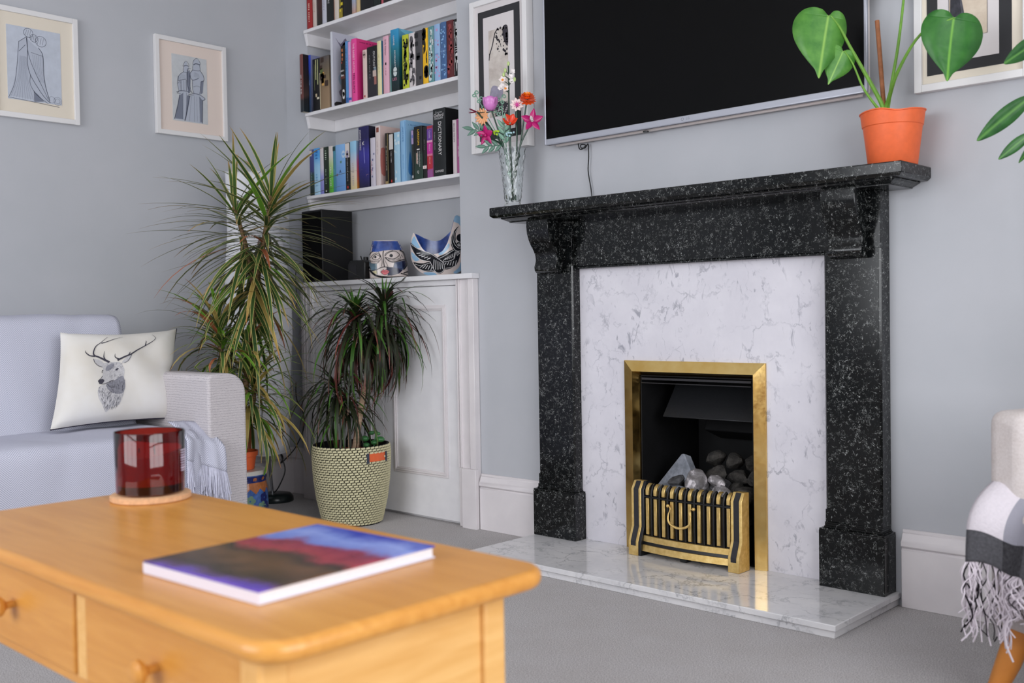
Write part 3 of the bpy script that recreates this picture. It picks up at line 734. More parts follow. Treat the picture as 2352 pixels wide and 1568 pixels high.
t, fn = pic_frame('framed_print', 'white framed sepia tree-trunk print with black inner mat beside the potted plant', 'y', .742, 1.050, 1.470, 2.068, .024, .021,
                  [('mat', 'mat_cream', (.763, 1.029, 1.491, 2.047)), ('black_mat', 'mat_black', (.776, 1.0, 1.514, 2.026)), ('inner_mat', 'mat_pale', (.806, .968, 1.543, 1.996)), ('paper', 'sepia_print', (.838, .939, 1.604, 1.940))], 0.0)
pA = Print(fn)
def A(u, v): return (.838 + .101 * u, 1.604 + .336 * v)
S = lambda pts, w=.0014, mi=0, **k: pA.stroke([A(*p) for p in pts], w, mi, **k)
S([(.0, -.0), (0, 1), (1, 1), (1, 0), (0, 0)], .0012, 1, n=1)
pA.fill([A(*p) for p in [(.02, .02), (.04, .4), (.02, .98), (.22, .98), (.26, .6), (.34, .3), (.5, .02)]], 0, smooth=False, cuts=1)
for k in range(9): S([(.04 + .04 * k, .05), (.05 + .022 * k, .5), (.03 + .02 * k, .95)], .0012, 1)
pA.build('artwork', ['ink_trunk', 'ink_dark'], t)

# ------------------------------------------------------------------ alcove shelves
for zt, zb, lb in ((1.453, 1.4375, 'lowest white painted alcove shelf above the black speaker'), (1.851, 1.8345, 'middle white painted alcove shelf full of books'), (2.247, 2.2305, 'highest white painted alcove shelf in view')):
    sh = thing('alcove_shelf', lb, 'shelf', (-1.67, .1, zb))
    MB().box(XN + .001, XBR - .001, .020, YA - .0005, zb, zt).build('board', 'white_paint', sh, bevel=.0015, seg=1)
    m = MB()
    MB().box(XN + .021, XBR - .021, YA - .019, YA - .0005, zb - .056, zb - .0002).build('back_batten', 'white_paint', sh, bevel=.001, seg=1)
    for x0, x1 in ((XN + .0008, XN + .020), (XBR - .020, XBR - .0008)):
        MB().prism([(.024, zb - .0002), (YA - .001, zb - .0002), (YA - .001, zb - .056), (.036, zb - .056)], x0, x1, 'x').build('side_batten', 'white_paint', sh, bevel=.001, seg=1)

# ------------------------------------------------------------------ alcove cupboard
cab = thing('alcove_cupboard', 'white painted built-in cupboard with panelled doors under the shelves', 'cupboard', (-1.65, 0, 0))
MB().box(XN + .001, -1.027, -.046, -.0008, 1.0145, 1.035).box(XN + .001, XBR - .001, -.0008, YA - .001, 1.0145, 1.035).build('top_board', 'white_paint', cab, bevel=.002, weld=1e-5)
m = MB().box(XN + .001, -2.130, -.022, .10, 0, 1.014).box(-2.130, -1.146, -.016, .10, .992, 1.014).box(-2.130, -1.146, .012, .03, 0, .992)
m.build('carcass', 'white_paint', cab, bevel=.0015, seg=1)
m = MB().box(-1.145, -1.0345, -.020, -.0008, .0, 1.014)
for x0, x1, d in ((-1.142, -1.134, .026), (-1.128, -1.121, .028), (-1.078, -1.071, .027), (-1.066, -1.034, .032)): m.box(x0, x1, -d, -.018, .243, 1.014)
m.build('architrave', 'gloss_trim', cab, bevel=.0015, seg=1)
m = MB()
for x0, x1, d in ((-2.180, -2.172, .028), (-2.146, -2.138, .027), (-2.213, -2.19, .030)): m.box(x0, x1, -d, -.0222, .23, 1.014)
m.build('architrave', 'gloss_trim', cab, bevel=.0015, seg=1)
MB().box(-1.112, -1.0305, -.038, -.0202, .0, .243).build('plinth_block', 'gloss_trim', cab, bevel=.0015)
MB().box(XN + .001, -2.128, -.034, -.0222, .0, .23).build('plinth_block', 'gloss_trim', cab, bevel=.0015)
for x0, x1, p0, p1 in ((-2.127, -1.6335, -2.045, -1.70), (-1.6315, -1.1475, -1.562, -1.215)):
    d = MB().box(x0, x1, -.010, .0115, .012, .989).build('door', 'white_paint', cab, bevel=.0015, seg=1)
    m = MB(); a, b = .188, .912
    for w0, w1, dep in ((0, .010, .0145), (.010, .017, .020), (.017, .024, .0155)):
        frame_rect(m, p0 + w0, p1 - w0, a + w0, b - w0, w1 - w0, w1 - w0, w1 - w0, w1 - w0, -dep, -.0102)
    m.build('panel_moulding', 'gloss_trim', d, bevel=.001, seg=1)
    if x0 > -1.7:
        for z in (.83, .16): MB().tube([(-1.1465, -.013, z), (-1.1465, -.013, z + .075)], .0035, 8).build('hinge', 'gloss_trim', d, smooth=True)
# ------------------------------------------------------------------ books
def cmat(rgb, rough=.45):
    return flat('ink_%02x%02x%02x' % rgb, rgb, rough, 0, .4)
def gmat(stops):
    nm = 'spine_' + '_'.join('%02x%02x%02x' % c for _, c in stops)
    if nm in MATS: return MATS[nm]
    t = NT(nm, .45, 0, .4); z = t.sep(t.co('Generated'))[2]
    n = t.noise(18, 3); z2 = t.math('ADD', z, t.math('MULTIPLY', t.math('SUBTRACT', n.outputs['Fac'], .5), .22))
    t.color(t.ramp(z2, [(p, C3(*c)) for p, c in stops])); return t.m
flat('page_cream', (222, 212, 192), .9, var=.08, vscale=200)
def book(x0, x1, y, h, z0, spine, label, feats=(), cover=None, depth=.135, group='books', hard=False):
    depth = min(depth, .192 - y)
    x1 -= .0006; x0 += .0003
    t = thing('book', label, 'book', ((x0 + x1) / 2, y, z0 + .0003), group=group)
    z0 += .0003
    w = x1 - x0; c = min(.0016 if not hard else .0025, w * .2)
    sm = gmat(spine) if isinstance(spine, list) else cmat(spine)
    cm = sm if cover is None else (gmat(cover) if isinstance(cover, list) else cmat(cover))
    r = min(.004, w * .25)
    # spine with softly rounded edges, then two boards
    m = MB()
    m.prism([(x0, y + c * 2.2), (x0, y + r), (x0 + r * .3, y + r * .3), (x0 + r, y), (x1 - r, y), (x1 - r * .3, y + r * .3), (x1, y + r), (x1, y + c * 2.2)], z0, z0 + h, 'z')
    m.build('spine', sm, t, smooth=True)
    m = MB().box(x0, x0 + c, y + c * 2.2, y + depth, z0, z0 + h).box(x1 - c, x1, y + c * 2.2, y + depth, z0, z0 + h)
    m.build('cover', cm, t)
    g = .003 if hard else .0006
    MB().box(x0 + c, x1 - c, y + c * 2.4, y + depth - (.004 if hard else .0008), z0 + g, z0 + h - g).build('pages', 'page_cream', t)
    if feats:
        mats = []; pr_ = Print(lambda a, b, l: (x0 + a * w, y - l, z0 + b * h))
        def mi(rgb):
            k = cmat(rgb)
            if k not in mats: mats.append(k)
            return mats.index(k)
        cov = []
        for ft in feats:
            k = ft[0]
            if k == 't':      # lettering down the spine: text, colour, start from the top (0..1), letter height / width, stretch[, side]
                _, txt, rgb, s0, hs, sx = ft[:6]; off = ft[6] if len(ft) > 6 else .5
                lettering(pr_.mb, txt, (x0 + w * off, y - .0009, z0 + h * (1 - s0)), (0, 0, -1), (1, 0, 0), w * hs, mi(rgb), sx=sx)
            elif k == 'h':    # lettering across the spine
                _, txt, rgb, s0, hs = ft
                lettering(pr_.mb, txt, (x0 + w * .5, y - .0009, z0 + h * (1 - s0)), (1, 0, 0), (0, 0, 1), w * hs, mi(rgb), align='CENTER')
            elif k == 'b':    # colour band between two heights
                pr_.fill([(.02, ft[1]), (.98, ft[1]), (.98, ft[2]), (.02, ft[2])], mi(ft[3]), smooth=False, cuts=0, lift=.0004)
            elif k == 'r':    # free rectangle
                _, a, b, c0, d0, rgb = ft; pr_.fill([(a, c0), (b, c0), (b, d0), (a, d0)], mi(rgb), smooth=False, cuts=0, lift=.0006)
            elif k == 'd':    # scattered blossoms
                _, rgb, n, rad, seed = ft; rg = random.Random(seed)
                for _i in range(n):
                    a, b = rg.uniform(.15, .85), rg.uniform(.06, .94); q = rad * rg.uniform(.6, 1.3)
                    pr_.fill([(a + q * math.cos(z) * (1 + .35 * (j % 2)), b + q * w / h * math.sin(z) * (1 + .35 * (j % 2))) for j, z in enumerate([jj * math.pi / 4 for jj in range(8)])], mi(rgb), n=1, smooth=False, cuts=0, lift=.0006)
            elif k == 'c':    # curling line work
                _, rgb, n, rad, seed = ft; rg = random.Random(seed)
                for _i in range(n):
                    a, b = rg.uniform(.25, .75), (.08 + .84 * (_i + .5) / n); q = rad * rg.uniform(.7, 1.1); ph = rg.uniform(0, 6)
                    pr_.stroke([(min(.97, max(.03, a + q * (1 - .13 * j) * math.cos(ph + j * .8))), b + q * w / h * (1 - .13 * j) * math.sin(ph + j * .8)) for j in range(7)], .10, mi(rgb), n=3)
            elif k == 'o':    # ring
                _, rgb, a, b, rad, wd = ft
                pr_.stroke([(a + rad * math.cos(z), b + rad * w / h * math.sin(z)) for z in [j * math.pi / 5 for j in range(10)]], wd, mi(rgb), n=3, closed=True)
            elif k == 'l':    # line
                pr_.stroke(ft[2], ft[3], mi(ft[1]), n=3)
            elif k in ('cf', 'ct'): cov.append(ft)
        if pr_.mb.f: pr_.build('spine_print', mats, t)
        if cov:               # art on the exposed right-hand cover
            m2 = []; pc = Print(lambda a, b, l: (x1 + l, y + .004 + a * (depth - .004), z0 + b * h))
            def mj(rgb):
                k = cmat(rgb)
                if k not in m2: m2.append(k)
                return m2.index(k)
            for ft in cov:
                if ft[0] == 'cf': pc.fill(ft[2], mj(ft[1]), n=3, cuts=0)
                else:
                    _, txt, rgb, a, b, sz = ft
                    lettering(pc.mb, txt, (x1 + .0009, y + .004 + a * depth, z0 + b * h), (0, 1, 0), (0, 0, 1), sz, mj(rgb))
            pc.build('cover_print', m2, t)
    return t
WH, BK, CRM = (226, 222, 222), (20, 20, 22), (226, 214, 190)
Z1, Z2, Z3 = 1.453, 1.851, 2.247
G2 = 'books on the middle alcove shelf'
B = lambda *a, **k: book(*a, group=G2, **k)
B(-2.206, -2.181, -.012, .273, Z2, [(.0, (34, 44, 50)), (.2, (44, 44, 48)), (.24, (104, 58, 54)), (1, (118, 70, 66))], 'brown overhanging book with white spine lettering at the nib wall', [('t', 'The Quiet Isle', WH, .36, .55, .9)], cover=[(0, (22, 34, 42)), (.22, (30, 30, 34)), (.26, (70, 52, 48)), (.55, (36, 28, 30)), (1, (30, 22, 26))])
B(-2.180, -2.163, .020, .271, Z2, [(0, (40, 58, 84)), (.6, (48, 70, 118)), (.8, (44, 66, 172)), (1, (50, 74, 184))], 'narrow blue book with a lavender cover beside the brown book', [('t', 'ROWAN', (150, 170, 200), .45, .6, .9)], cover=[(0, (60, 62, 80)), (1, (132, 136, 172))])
B(-2.162, -2.107, .030, .248, Z2, (22, 22, 24), 'black book with three cream stripes and a small skull mark', [('l', (214, 214, 160), [(.5, .98), (.52, .6)], .09), ('l', (200, 204, 150), [(.78, .98), (.78, .5)], .1), ('l', (120, 128, 90), [(.3, .9), (.32, .4)], .05), ('r', .42, .64, .27, .33, (196, 180, 150)), ('r', .62, .95, .22, .26, (220, 210, 190))])
B(-2.105, -2.032, .030, .249, Z2, [(0, (150, 126, 98)), (.35, (142, 118, 92)), (.6, (120, 104, 76)), (1, (84, 78, 78))], 'thick tan book with a painted still life on its spine', [('l', (222, 208, 176), [(.04, .02), (.04, .7)], .05), ('r', .25, .5, .45, .7, (206, 158, 84)), ('d', (60, 44, 36), 6, .18, 3), ('r', .1, .35, .62, .78, (92, 108, 62))])
B(-2.019, -2.003, .030, .351, Z2, (206, 208, 216), 'tall white book with grey ink blots on its cover', [('cf', (116, 110, 134), [(.1, .93), (.3, .86), (.5, .95), (.62, .86), (.8, .93), (.6, .80), (.45, .72), (.3, .82)]), ('cf', (88, 84, 100), [(.36, .84), (.5, .9), (.6, .82), (.5, .74)]), ('cf', (158, 176, 196), [(.2, .42), (.4, .5), (.55, .42), (.45, .3), (.25, .32)]), ('cf', (120, 108, 128), [(.2, .22), (.5, .28), (.7, .18), (.4, .12)]), ('cf', (52, 48, 50), [(.05, .02), (.5, .03), (.6, .07), (.1, .08)])], cover=(200, 200, 214), depth=.155)
B(-1.949, -1.917, .035, .272, Z2, (26, 20, 20), 'black book dotted with orange sparks', [('r', .3, .6, .9, .95, (198, 118, 74)), ('r', .35, .62, .82, .87, (214, 128, 76)), ('r', .32, .56, .75, .80, (196, 110, 70)), ('r', .2, .42, .70, .73, (170, 70, 60)), ('h', 'STAR', WH, .42, .42), ('h', 'SEA', WH, .50, .42), ('o', WH, .62, .18, .2, .12), ('b', .44, .50, (92, 50, 44))])
B(-1.915, -1.894, .035, .287, Z2, (88, 142, 196), 'mid-blue slim book with darker blue lettering', [('t', 'AMERICAN FABLE', (40, 84, 150), .12, .6, 1.1), ('r', .1, .9, .03, .1, (52, 96, 160))])
B(-1.894, -1.871, .035, .281, Z2, (218, 160, 208), 'lilac-pink slim book with a blue foot band', [('b', .05, .09, (56, 98, 182)), ('t', 'Summer House', (240, 214, 236), .1, .45, 1.0)])
B(-1.863, -1.826, .030, .286, Z2, (232, 74, 152), 'hot pink hardback with white and black spine lettering', [('t', 'THE RABBIT HUTCH', (246, 206, 226), .07, .52, .78), ('t', 'TESS GUNTY', (40, 20, 40), .54, .52, .86), ('cf', (84, 74, 130), [(.4, .72), (.6, .8), (.72, .74), (.5, .6)]), ('cf', (40, 36, 70), [(.45, .66), (.6, .72), (.66, .6), (.52, .55)]), ('cf', (226, 220, 228), [(.4, .5), (.6, .55), (.6, .36), (.42, .38)]), ('cf', (226, 220, 228), [(.3, .15), (.55, .2), (.55, .05), (.34, .04)]), ('ct', 'WINNER OF AN AWARD', (60, 20, 60), .12, .95, .010)], cover=(226, 54, 130), hard=True, depth=.15)
B(-1.782, -1.752, .030, .221, Z2, (222, 198, 190), 'peach paperback with a tiny red mark at its foot', [('r', .3, .6, .04, .08, (178, 62, 60)), ('o', (188, 160, 154), .5, .9, .25, .08)], cover=(60, 50, 52))
B(-1.751, -1.681, .030, .227, Z2, [(0, (44, 42, 50)), (.45, (40, 40, 46)), (.55, (24, 24, 26)), (1, (20, 20, 22))], 'thick black paperback titled in white serif capitals', [('t', 'OUTCAST', (216, 214, 214), .10, .26, .95, .74), ('t', 'Louise Adams Carr', (132, 128, 132), .16, .17, 1.0, .30), ('r', .60, .95, .40, .52, (196, 176, 166)), ('r', .72, .96, .24, .4, (158, 104, 96)), ('r', .7, .95, .52, .58, (110, 128, 140))])
B(-1.679, -1.651, .030, .241, Z2, (228, 220, 172), 'pale yellow paperback between the black and pink books', [('t', 'The Long Field', (196, 182, 124), .25, .4, 1.0)], cover=(60, 130, 170))
B(-1.651, -1.641, .040, .135, Z2, (214, 132, 62), 'small thin orange booklet beside the pale yellow paperback')
B(-1.638, -1.600, .030, .254, Z2, (226, 176, 192), 'blush pink hardback with black serif lettering', [('t', 'Dolly Alderton', (52, 26, 34), .06, .34, .9), ('r', .4, .62, .50, .545, (30, 20, 24)), ('t', 'a novel', (150, 90, 104), .56, .24, .9)])
B(-1.5995, -1.5875, .035, .248, Z2, (104, 158, 152), 'thin sea-green book squeezed beside the blush pink one')
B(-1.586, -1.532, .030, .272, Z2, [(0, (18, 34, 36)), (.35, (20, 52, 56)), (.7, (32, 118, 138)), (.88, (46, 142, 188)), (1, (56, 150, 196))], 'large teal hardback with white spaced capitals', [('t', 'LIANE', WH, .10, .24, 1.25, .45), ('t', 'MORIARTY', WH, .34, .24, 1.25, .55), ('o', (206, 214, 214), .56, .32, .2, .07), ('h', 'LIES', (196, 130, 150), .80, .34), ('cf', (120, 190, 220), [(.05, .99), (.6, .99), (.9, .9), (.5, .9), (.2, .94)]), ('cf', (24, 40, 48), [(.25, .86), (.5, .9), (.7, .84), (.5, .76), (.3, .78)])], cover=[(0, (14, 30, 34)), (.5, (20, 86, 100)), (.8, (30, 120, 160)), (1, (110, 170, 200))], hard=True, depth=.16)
B(-1.509, -1.4685, .030, .234, Z2, (190, 198, 52), 'lime green clothbound classic with black flowers', [('c', (44, 48, 20), 6, .42, 2), ('d', (30, 32, 20), 7, .16, 8), ('h', 'Bleak', (90, 96, 30), .49, .34), ('h', 'House', (90, 96, 30), .55, .34)], hard=True)
B(-1.466, -1.4245, .030, .233, Z2, (216, 208, 208), 'white clothbound classic with curling grey ornament', [('c', (92, 88, 92), 7, .40, 5), ('d', (40, 38, 40), 4, .12, 4), ('h', 'Tales', (140, 134, 138), .47, .32)], hard=True)
B(-1.423, -1.3785, .030, .234, Z2, (72, 70, 73), 'charcoal grey clothbound classic with black flecks', [('d', (34, 33, 36), 6, .2, 11)], hard=True)
B(-1.377, -1.344, .030, .236, Z2, (240, 186, 34), 'bright yellow clothbound classic with black rings', [('o', (26, 22, 18), .35, .9, .36, .12), ('o', (26, 22, 18), .38, .9, .14, .12), ('o', (26, 22, 18), .7, .22, .40, .12), ('o', (26, 22, 18), .72, .22, .18, .14), ('l', (26, 22, 18), [(.05, .78), (.5, .74), (.6, .66), (.2, .6)], .12), ('l', (26, 22, 18), [(.9, .56), (.7, .46), (.9, .4)], .1)], hard=True)
B(-1.340, -1.3050, .030, .236, Z2, (88, 142, 146), 'teal clothbound classic with white stencil figures', [('c', (206, 220, 220), 9, .34, 21), ('r', .2, .8, .46, .475, (206, 220, 220)), ('r', .2, .8, .50, .515, (206, 220, 220)), ('l', (196, 212, 212), [(.06, .03), (.06, .97)], .05), ('l', (196, 212, 212), [(.94, .03), (.94, .97)], .05)], hard=True)
B(-1.304, -1.2680, .030, .238, Z2, (150, 182, 220), 'pale blue clothbound classic sprinkled with pink blossoms', [('d', (196, 150, 190), 16, .13, 31), ('h', 'Emma', (106, 140, 188), .52, .3)], hard=True)
B(-1.264, -1.2290, .030, .239, Z2, (72, 104, 150), 'slate blue clothbound classic with light blue sprigs', [('d', (140, 182, 226), 26, .11, 41), ('b', .44, .56, (80, 110, 156)), ('h', 'Villette', (150, 180, 214), .5, .26)], hard=True)
B(-1.228, -1.1860, .030, .238, Z2, (96, 38, 42), 'maroon clothbound classic with faint red scrolls', [('c', (142, 62, 64), 6, .36, 51)], hard=True)
B(-1.182, -1.1520, .030, .236, Z2, (24, 24, 26), 'black clothbound classic with white lily shapes', [('r', .3, .7, .80, .95, (196, 196, 198)), ('o', WH, .5, .74, .24, .12), ('l', WH, [(.3, .9), (.4, .68), (.5, .6)], .14), ('r', .25, .75, .52, .53, WH), ('r', .25, .75, .48, .49, WH), ('r', .25, .75, .44, .45, WH), ('o', WH, .5, .32, .24, .12), ('l', WH, [(.4, .36), (.45, .2), (.5, .12)], .14), ('l', WH, [(.06, .03), (.06, .97)], .05), ('l', WH, [(.94, .03), (.94, .97)], .05)], hard=True)
B(-1.1505, -1.1440, .030, .262, Z2, (206, 214, 90), 'very thin yellow-green book against the chimney breast')
G1 = 'books on the lowest alcove shelf'
B = lambda *a, **k: book(*a, group=G1, **k)
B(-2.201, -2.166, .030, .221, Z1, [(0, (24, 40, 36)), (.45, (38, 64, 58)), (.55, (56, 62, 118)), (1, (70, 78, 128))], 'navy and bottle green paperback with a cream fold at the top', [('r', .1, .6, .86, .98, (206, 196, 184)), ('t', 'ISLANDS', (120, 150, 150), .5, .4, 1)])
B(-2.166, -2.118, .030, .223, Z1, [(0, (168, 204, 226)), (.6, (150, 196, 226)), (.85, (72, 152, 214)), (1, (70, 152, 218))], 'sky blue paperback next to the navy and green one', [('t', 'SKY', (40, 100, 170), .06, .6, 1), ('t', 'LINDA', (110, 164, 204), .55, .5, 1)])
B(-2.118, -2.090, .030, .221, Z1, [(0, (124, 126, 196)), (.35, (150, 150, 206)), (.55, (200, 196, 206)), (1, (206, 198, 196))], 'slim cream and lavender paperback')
B(-2.090, -2.049, .030, .220, Z1, (24, 40, 26), 'black-green paperback with pale capital lettering', [('t', 'ATLAS', (190, 206, 186), .08, .44, 1.0), ('t', 'ANNA KERR', (150, 172, 150), .48, .36, 1.0), ('r', .4, .6, .04, .07, WH)])
B(-2.049, -2.016, .030, .219, Z1, [(0, (84, 170, 52)), (.35, (108, 184, 74)), (.6, (170, 196, 138)), (.8, (208, 200, 194)), (1, (212, 204, 198))], 'white paperback turning grass green at the foot', [('t', 'Green Fields', WH, .45, .42, 1)])
B(-2.016, -1.996, .030, .215, Z1, (66, 132, 152), 'thin petrol blue paperback', [('b', .9, .99, (30, 56, 56)), ('t', 'Tides', (140, 186, 200), .5, .5, 1)])
B(-1.996, -1.923, .030, .218, Z1, [(0, (104, 152, 210)), (1, (132, 178, 226))], 'wide cornflower blue paperback with a dark A on its spine', [('h', 'A', (24, 28, 74), .58, .34), ('r', .1, .25, .34, .39, (120, 110, 130)), ('r', .5, .65, .60, .65, (90, 130, 110)), ('o', (186, 208, 232), .85, .78, .16, .05)])
B(-1.922, -1.888, .030, .219, Z1, (20, 20, 20), 'black paperback with a white head panel and red foot mark', [('b', .69, .99, (214, 206, 200)), ('o', (150, 140, 170), .5, .76, .2, .1), ('t', 'Patrick Gale Stories', (196, 192, 190), .33, .30, .95), ('r', .36, .64, .04, .09, (206, 60, 52))])
B(-1.887, -1.842, .030, .221, Z1, [(0, (226, 206, 154)), (.3, (220, 204, 184)), (.6, (190, 196, 210)), (.8, (146, 194, 224)), (1, (150, 196, 226))], 'pastel paperback fading from blue to cream', [('t', 'Light Years', (190, 176, 176), .45, .4, 1)], cover=[(0, (226, 150, 62)), (.35, (226, 100, 110)), (.55, (206, 100, 150)), (.75, (150, 150, 200)), (1, (150, 190, 220))])
B(-1.823, -1.751, .030, .278, Z1, [(0, (26, 24, 62)), (.35, (46, 44, 128)), (.55, (58, 54, 150)), (.8, (30, 28, 78)), (1, (32, 30, 84))], 'tall midnight blue hardback with white author capitals', [('t', 'JOANNE HARRIS', WH, .05, .20, .88, .20), ('l', (150, 150, 220), [(.55, .66), (.6, .45), (.62, .4)], .05), ('h', 'K', WH, .28, .34), ('t', 'L', (150, 120, 130), .78, .3, 1, .85)], cover=(20, 18, 40), hard=True, depth=.15)
B(-1.740, -1.7055, .030, .218, Z1, (204, 198, 210), 'white paperback with small blue birds and red lettering', [('d', (110, 112, 150), 6, .12, 61), ('t', 'Mary Wesley', (196, 70, 70), .48, .3, 1, .3)], cover=(150, 146, 186))
B(-1.703, -1.671, .030, .267, Z1, (214, 200, 198), 'pale pink hardback with a reddish cover photograph', [('r', .3, .85, .89, .97, (132, 70, 58)), ('t', 'GHOST TOWN', (188, 164, 162), .25, .36, 1), ('cf', (196, 120, 112), [(.02, .62), (.3, .55), (.3, .22), (.02, .2)])], cover=(218, 192, 186), hard=True, depth=.15)
B(-1.638, -1.6135, .030, .226, Z1, (32, 28, 22), 'black and gold paperback with fine white lettering', [('t', 'The Twelve Moons of Winter', (190, 180, 160), .25, .34, .95), ('l', (150, 130, 80), [(.92, .02), (.92, .98)], .12), ('r', .1, .9, .01, .06, (158, 136, 92))])
B(-1.613, -1.585, .035, .223, Z1, (24, 20, 20), 'black classic paperback with white head and tiny red badge', [('b', .68, .98, (208, 202, 198)), ('t', 'Henry James', WH, .36, .32, .95), ('r', .4, .65, .03, .08, (200, 56, 50))])
B(-1.576, -1.5355, .030, .221, Z1, (160, 198, 220), 'powder blue paperback with faint white flowers', [('d', (206, 224, 232), 9, .14, 71)])
B(-1.532, -1.4945, .030, .266, Z1, (138, 182, 218), 'tall light blue hardback with engraved blue lettering', [('t', "JANE'S FAME", (74, 128, 180), .10, .36, .9), ('t', 'Claire Harman', (98, 150, 196), .56, .26, .9), ('l', (70, 130, 186), [(.08, .02), (.08, .98)], .06), ('l', (70, 130, 186), [(.92, .02), (.92, .98)], .06), ('cf', (60, 128, 196), [(.05, .2), (.12, .5), (.2, .3), (.3, .2), (.25, .1), (.1, .12)]), ('cf', (24, 50, 96), [(.18, .16), (.26, .2), (.3, .12), (.22, .08)]), ('ct', 'A Handsome Tale of Manners', (80, 130, 176), .08, .93, .010)], cover=(140, 186, 222), hard=True, depth=.155)
B(-1.464, -1.4495, .035, .218, Z1, (40, 46, 44), 'thin dark paperback with a lilac head', [('b', .72, .99, (170, 150, 190)), ('r', .2, .8, .84, .9, (96, 110, 180)), ('r', .2, .7, .05, .1, WH)])
B(-1.444, -1.390, .030, .228, Z1, [(0, (38, 62, 52)), (.45, (36, 54, 46)), (.55, (24, 24, 24)), (1, (20, 20, 20))], 'thick black paperback with yellow author capitals', [('t', 'LARSSON', (246, 196, 50), .06, .30, 1.0, .58), ('r', .38, .72, .555, .575, WH), ('t', 'The Girl Who Kicked', WH, .47, .15, .95, .70), ('t', "the Hornets' Nest", WH, .47, .15, .95, .50), ('r', .3, .45, .30, .5, (196, 164, 150)), ('h', 'Q', WH, .86, .3), ('cf', (30, 24, 24), [(.2, .3), (.5, .4), (.5, .2)])])
B(-1.389, -1.364, .032, .221, Z1, (26, 24, 26), 'black paperback with a white sticker near the foot', [('b', .19, .25, (222, 210, 206)), ('r', .4, .6, .21, .23, (190, 80, 70)), ('t', 'Night Music', (120, 116, 116), .25, .3, 1)])
B(-1.359, -1.3235, .030, .220, Z1, (168, 76, 130), 'paperback banded in purple, magenta and red', [('b', .0, .15, (150, 84, 142)), ('b', .17, .42, (178, 46, 60)), ('b', .46, .68, (190, 52, 146)), ('b', .72, .94, (104, 66, 148)), ('b', .68, .72, (220, 160, 190)), ('b', .42, .46, (214, 120, 150)), ('b', .95, .995, (158, 52, 60)), ('t', 'Cecelia', (220, 196, 226), .09, .36, .9), ('t', 'Ahern', (236, 190, 226), .35, .38, .9), ('t', 'Thanks', (232, 180, 186), .60, .30, .9)], cover=(110, 160, 160))
B(-1.321, -1.244, .030, .284, Z1, (26, 30, 32), 'massive black dictionary with large white capitals', [('h', 'Concise', (170, 172, 172), .055, .17), ('h', 'Oxford', WH, .10, .26), ('h', 'ENGLISH', (206, 206, 206), .145, .17), ('t', 'DICTIONARY', WH, .19, .36, .86, .56), ('t', 'TWELFTH EDITION', (150, 152, 152), .34, .12, 1.0, .16), ('h', 'OXFORD', WH, .925, .17)], cover=(18, 19, 21), hard=True, depth=.16)
B(-1.202, -1.1785, .030, .223, Z1, (212, 200, 202), 'white paperback with black capitals down the spine', [('t', 'SEX AND THE CITY', (40, 36, 40), .06, .50, .80)])
B(-1.178, -1.1540, .030, .224, Z1, (172, 92, 142), 'mauve paperback with white lettering by the chimney breast', [('t', 'VERNON GOD LITTLE', (96, 26, 84), .02, .42, .8), ('t', 'DBC PIERRE', WH, .50, .42, .85)])
B(-1.1535, -1.1450, .032, .228, Z1, (226, 158, 78), 'thin orange paperback wedged by the chimney breast')
G3 = 'books on the highest alcove shelf'
B = lambda *a, **k: book(*a, group=G3, **k)
B(-2.197, -2.157, .030, .21, Z3, (160, 40, 42), 'red paperback with cream lettering on the highest shelf', [('t', 'JOHN FARROW', (226, 196, 180), .42, .4, .95)])
B(-2.157, -2.126, .035, .20, Z3, (206, 192, 184), 'cream paperback beside the red one on the highest shelf', [('t', 'Letters', (186, 150, 140), .4, .4, 1)])
B(-2.117, -2.076, .030, .215, Z3, [(0, (34, 36, 30)), (.35, (58, 34, 32)), (1, (74, 40, 38))], 'oxblood and black paperback on the highest shelf')
B(-2.076, -2.042, .030, .21, Z3, (196, 196, 208), 'white paperback with a blue blot on the highest shelf', [('r', .2, .7, .84, .97, (56, 72, 110)), ('t', 'Icefall', (156, 152, 170), .45, .4, 1)])
B(-2.042, -1.982, .030, .22, Z3, (28, 30, 30), 'black paperback with faint white lettering on the highest shelf', [('t', 'LITERATURE', (196, 196, 196), .20, .30, .9, .3)])
B(-1.982, -1.946, .030, .205, Z3, (214, 200, 188), 'ivory paperback with a rusty edge on the highest shelf', [('l', (170, 110, 84), [(.05, .0), (.05, 1)], .1)])
B(-1.946, -1.917, .030, .21, Z3, (30, 28, 20), 'black paperback with a yellow tulip on the highest shelf', [('r', .3, .45, .25, .98, (196, 176, 50)), ('d', (214, 194, 50), 5, .3, 81), ('b', .01, .22, (150, 132, 40))])
B(-1.916, -1.853, .030, .22, Z3, (24, 24, 26), 'plain thick black book on the highest shelf', [('t', 'EMPIRE', (70, 68, 70), .3, .3, 1)])
B(-1.852, -1.825, .030, .21, Z3, [(0, (190, 150, 130)), (.3, (160, 170, 190)), (.5, (120, 166, 210)), (1, (130, 176, 216))], 'pale blue and tan paperback on the highest shelf')
B(-1.8245, -1.798, .035, .21, Z3, (206, 182, 136), 'straw yellow paperback on the highest shelf')
B(-1.788, -1.700, .030, .225, Z3, (22, 22, 26), 'very wide black book with white capitals on the highest shelf', [('t', 'WAVES', WH, .40, .30, .9, .30)])
B(-1.699, -1.650, .030, .215, Z3, (26, 34, 32), 'black-green book with white strokes on the highest shelf', [('l', WH, [(.1, .3), (.1, .98)], .1), ('l', WH, [(.5, .5), (.7, .6), (.9, .55)], .06)])
B(-1.6495, -1.633, .035, .20, Z3, (190, 90, 100), 'slim coral paperback on the highest shelf')
B(-1.629, -1.552, .030, .21, Z3, (36, 28, 28), 'dark brown thick book on the highest shelf')
B(-1.552, -1.511, .030, .21, Z3, (60, 70, 92), 'steel blue book on the highest shelf beyond the dark brown one')
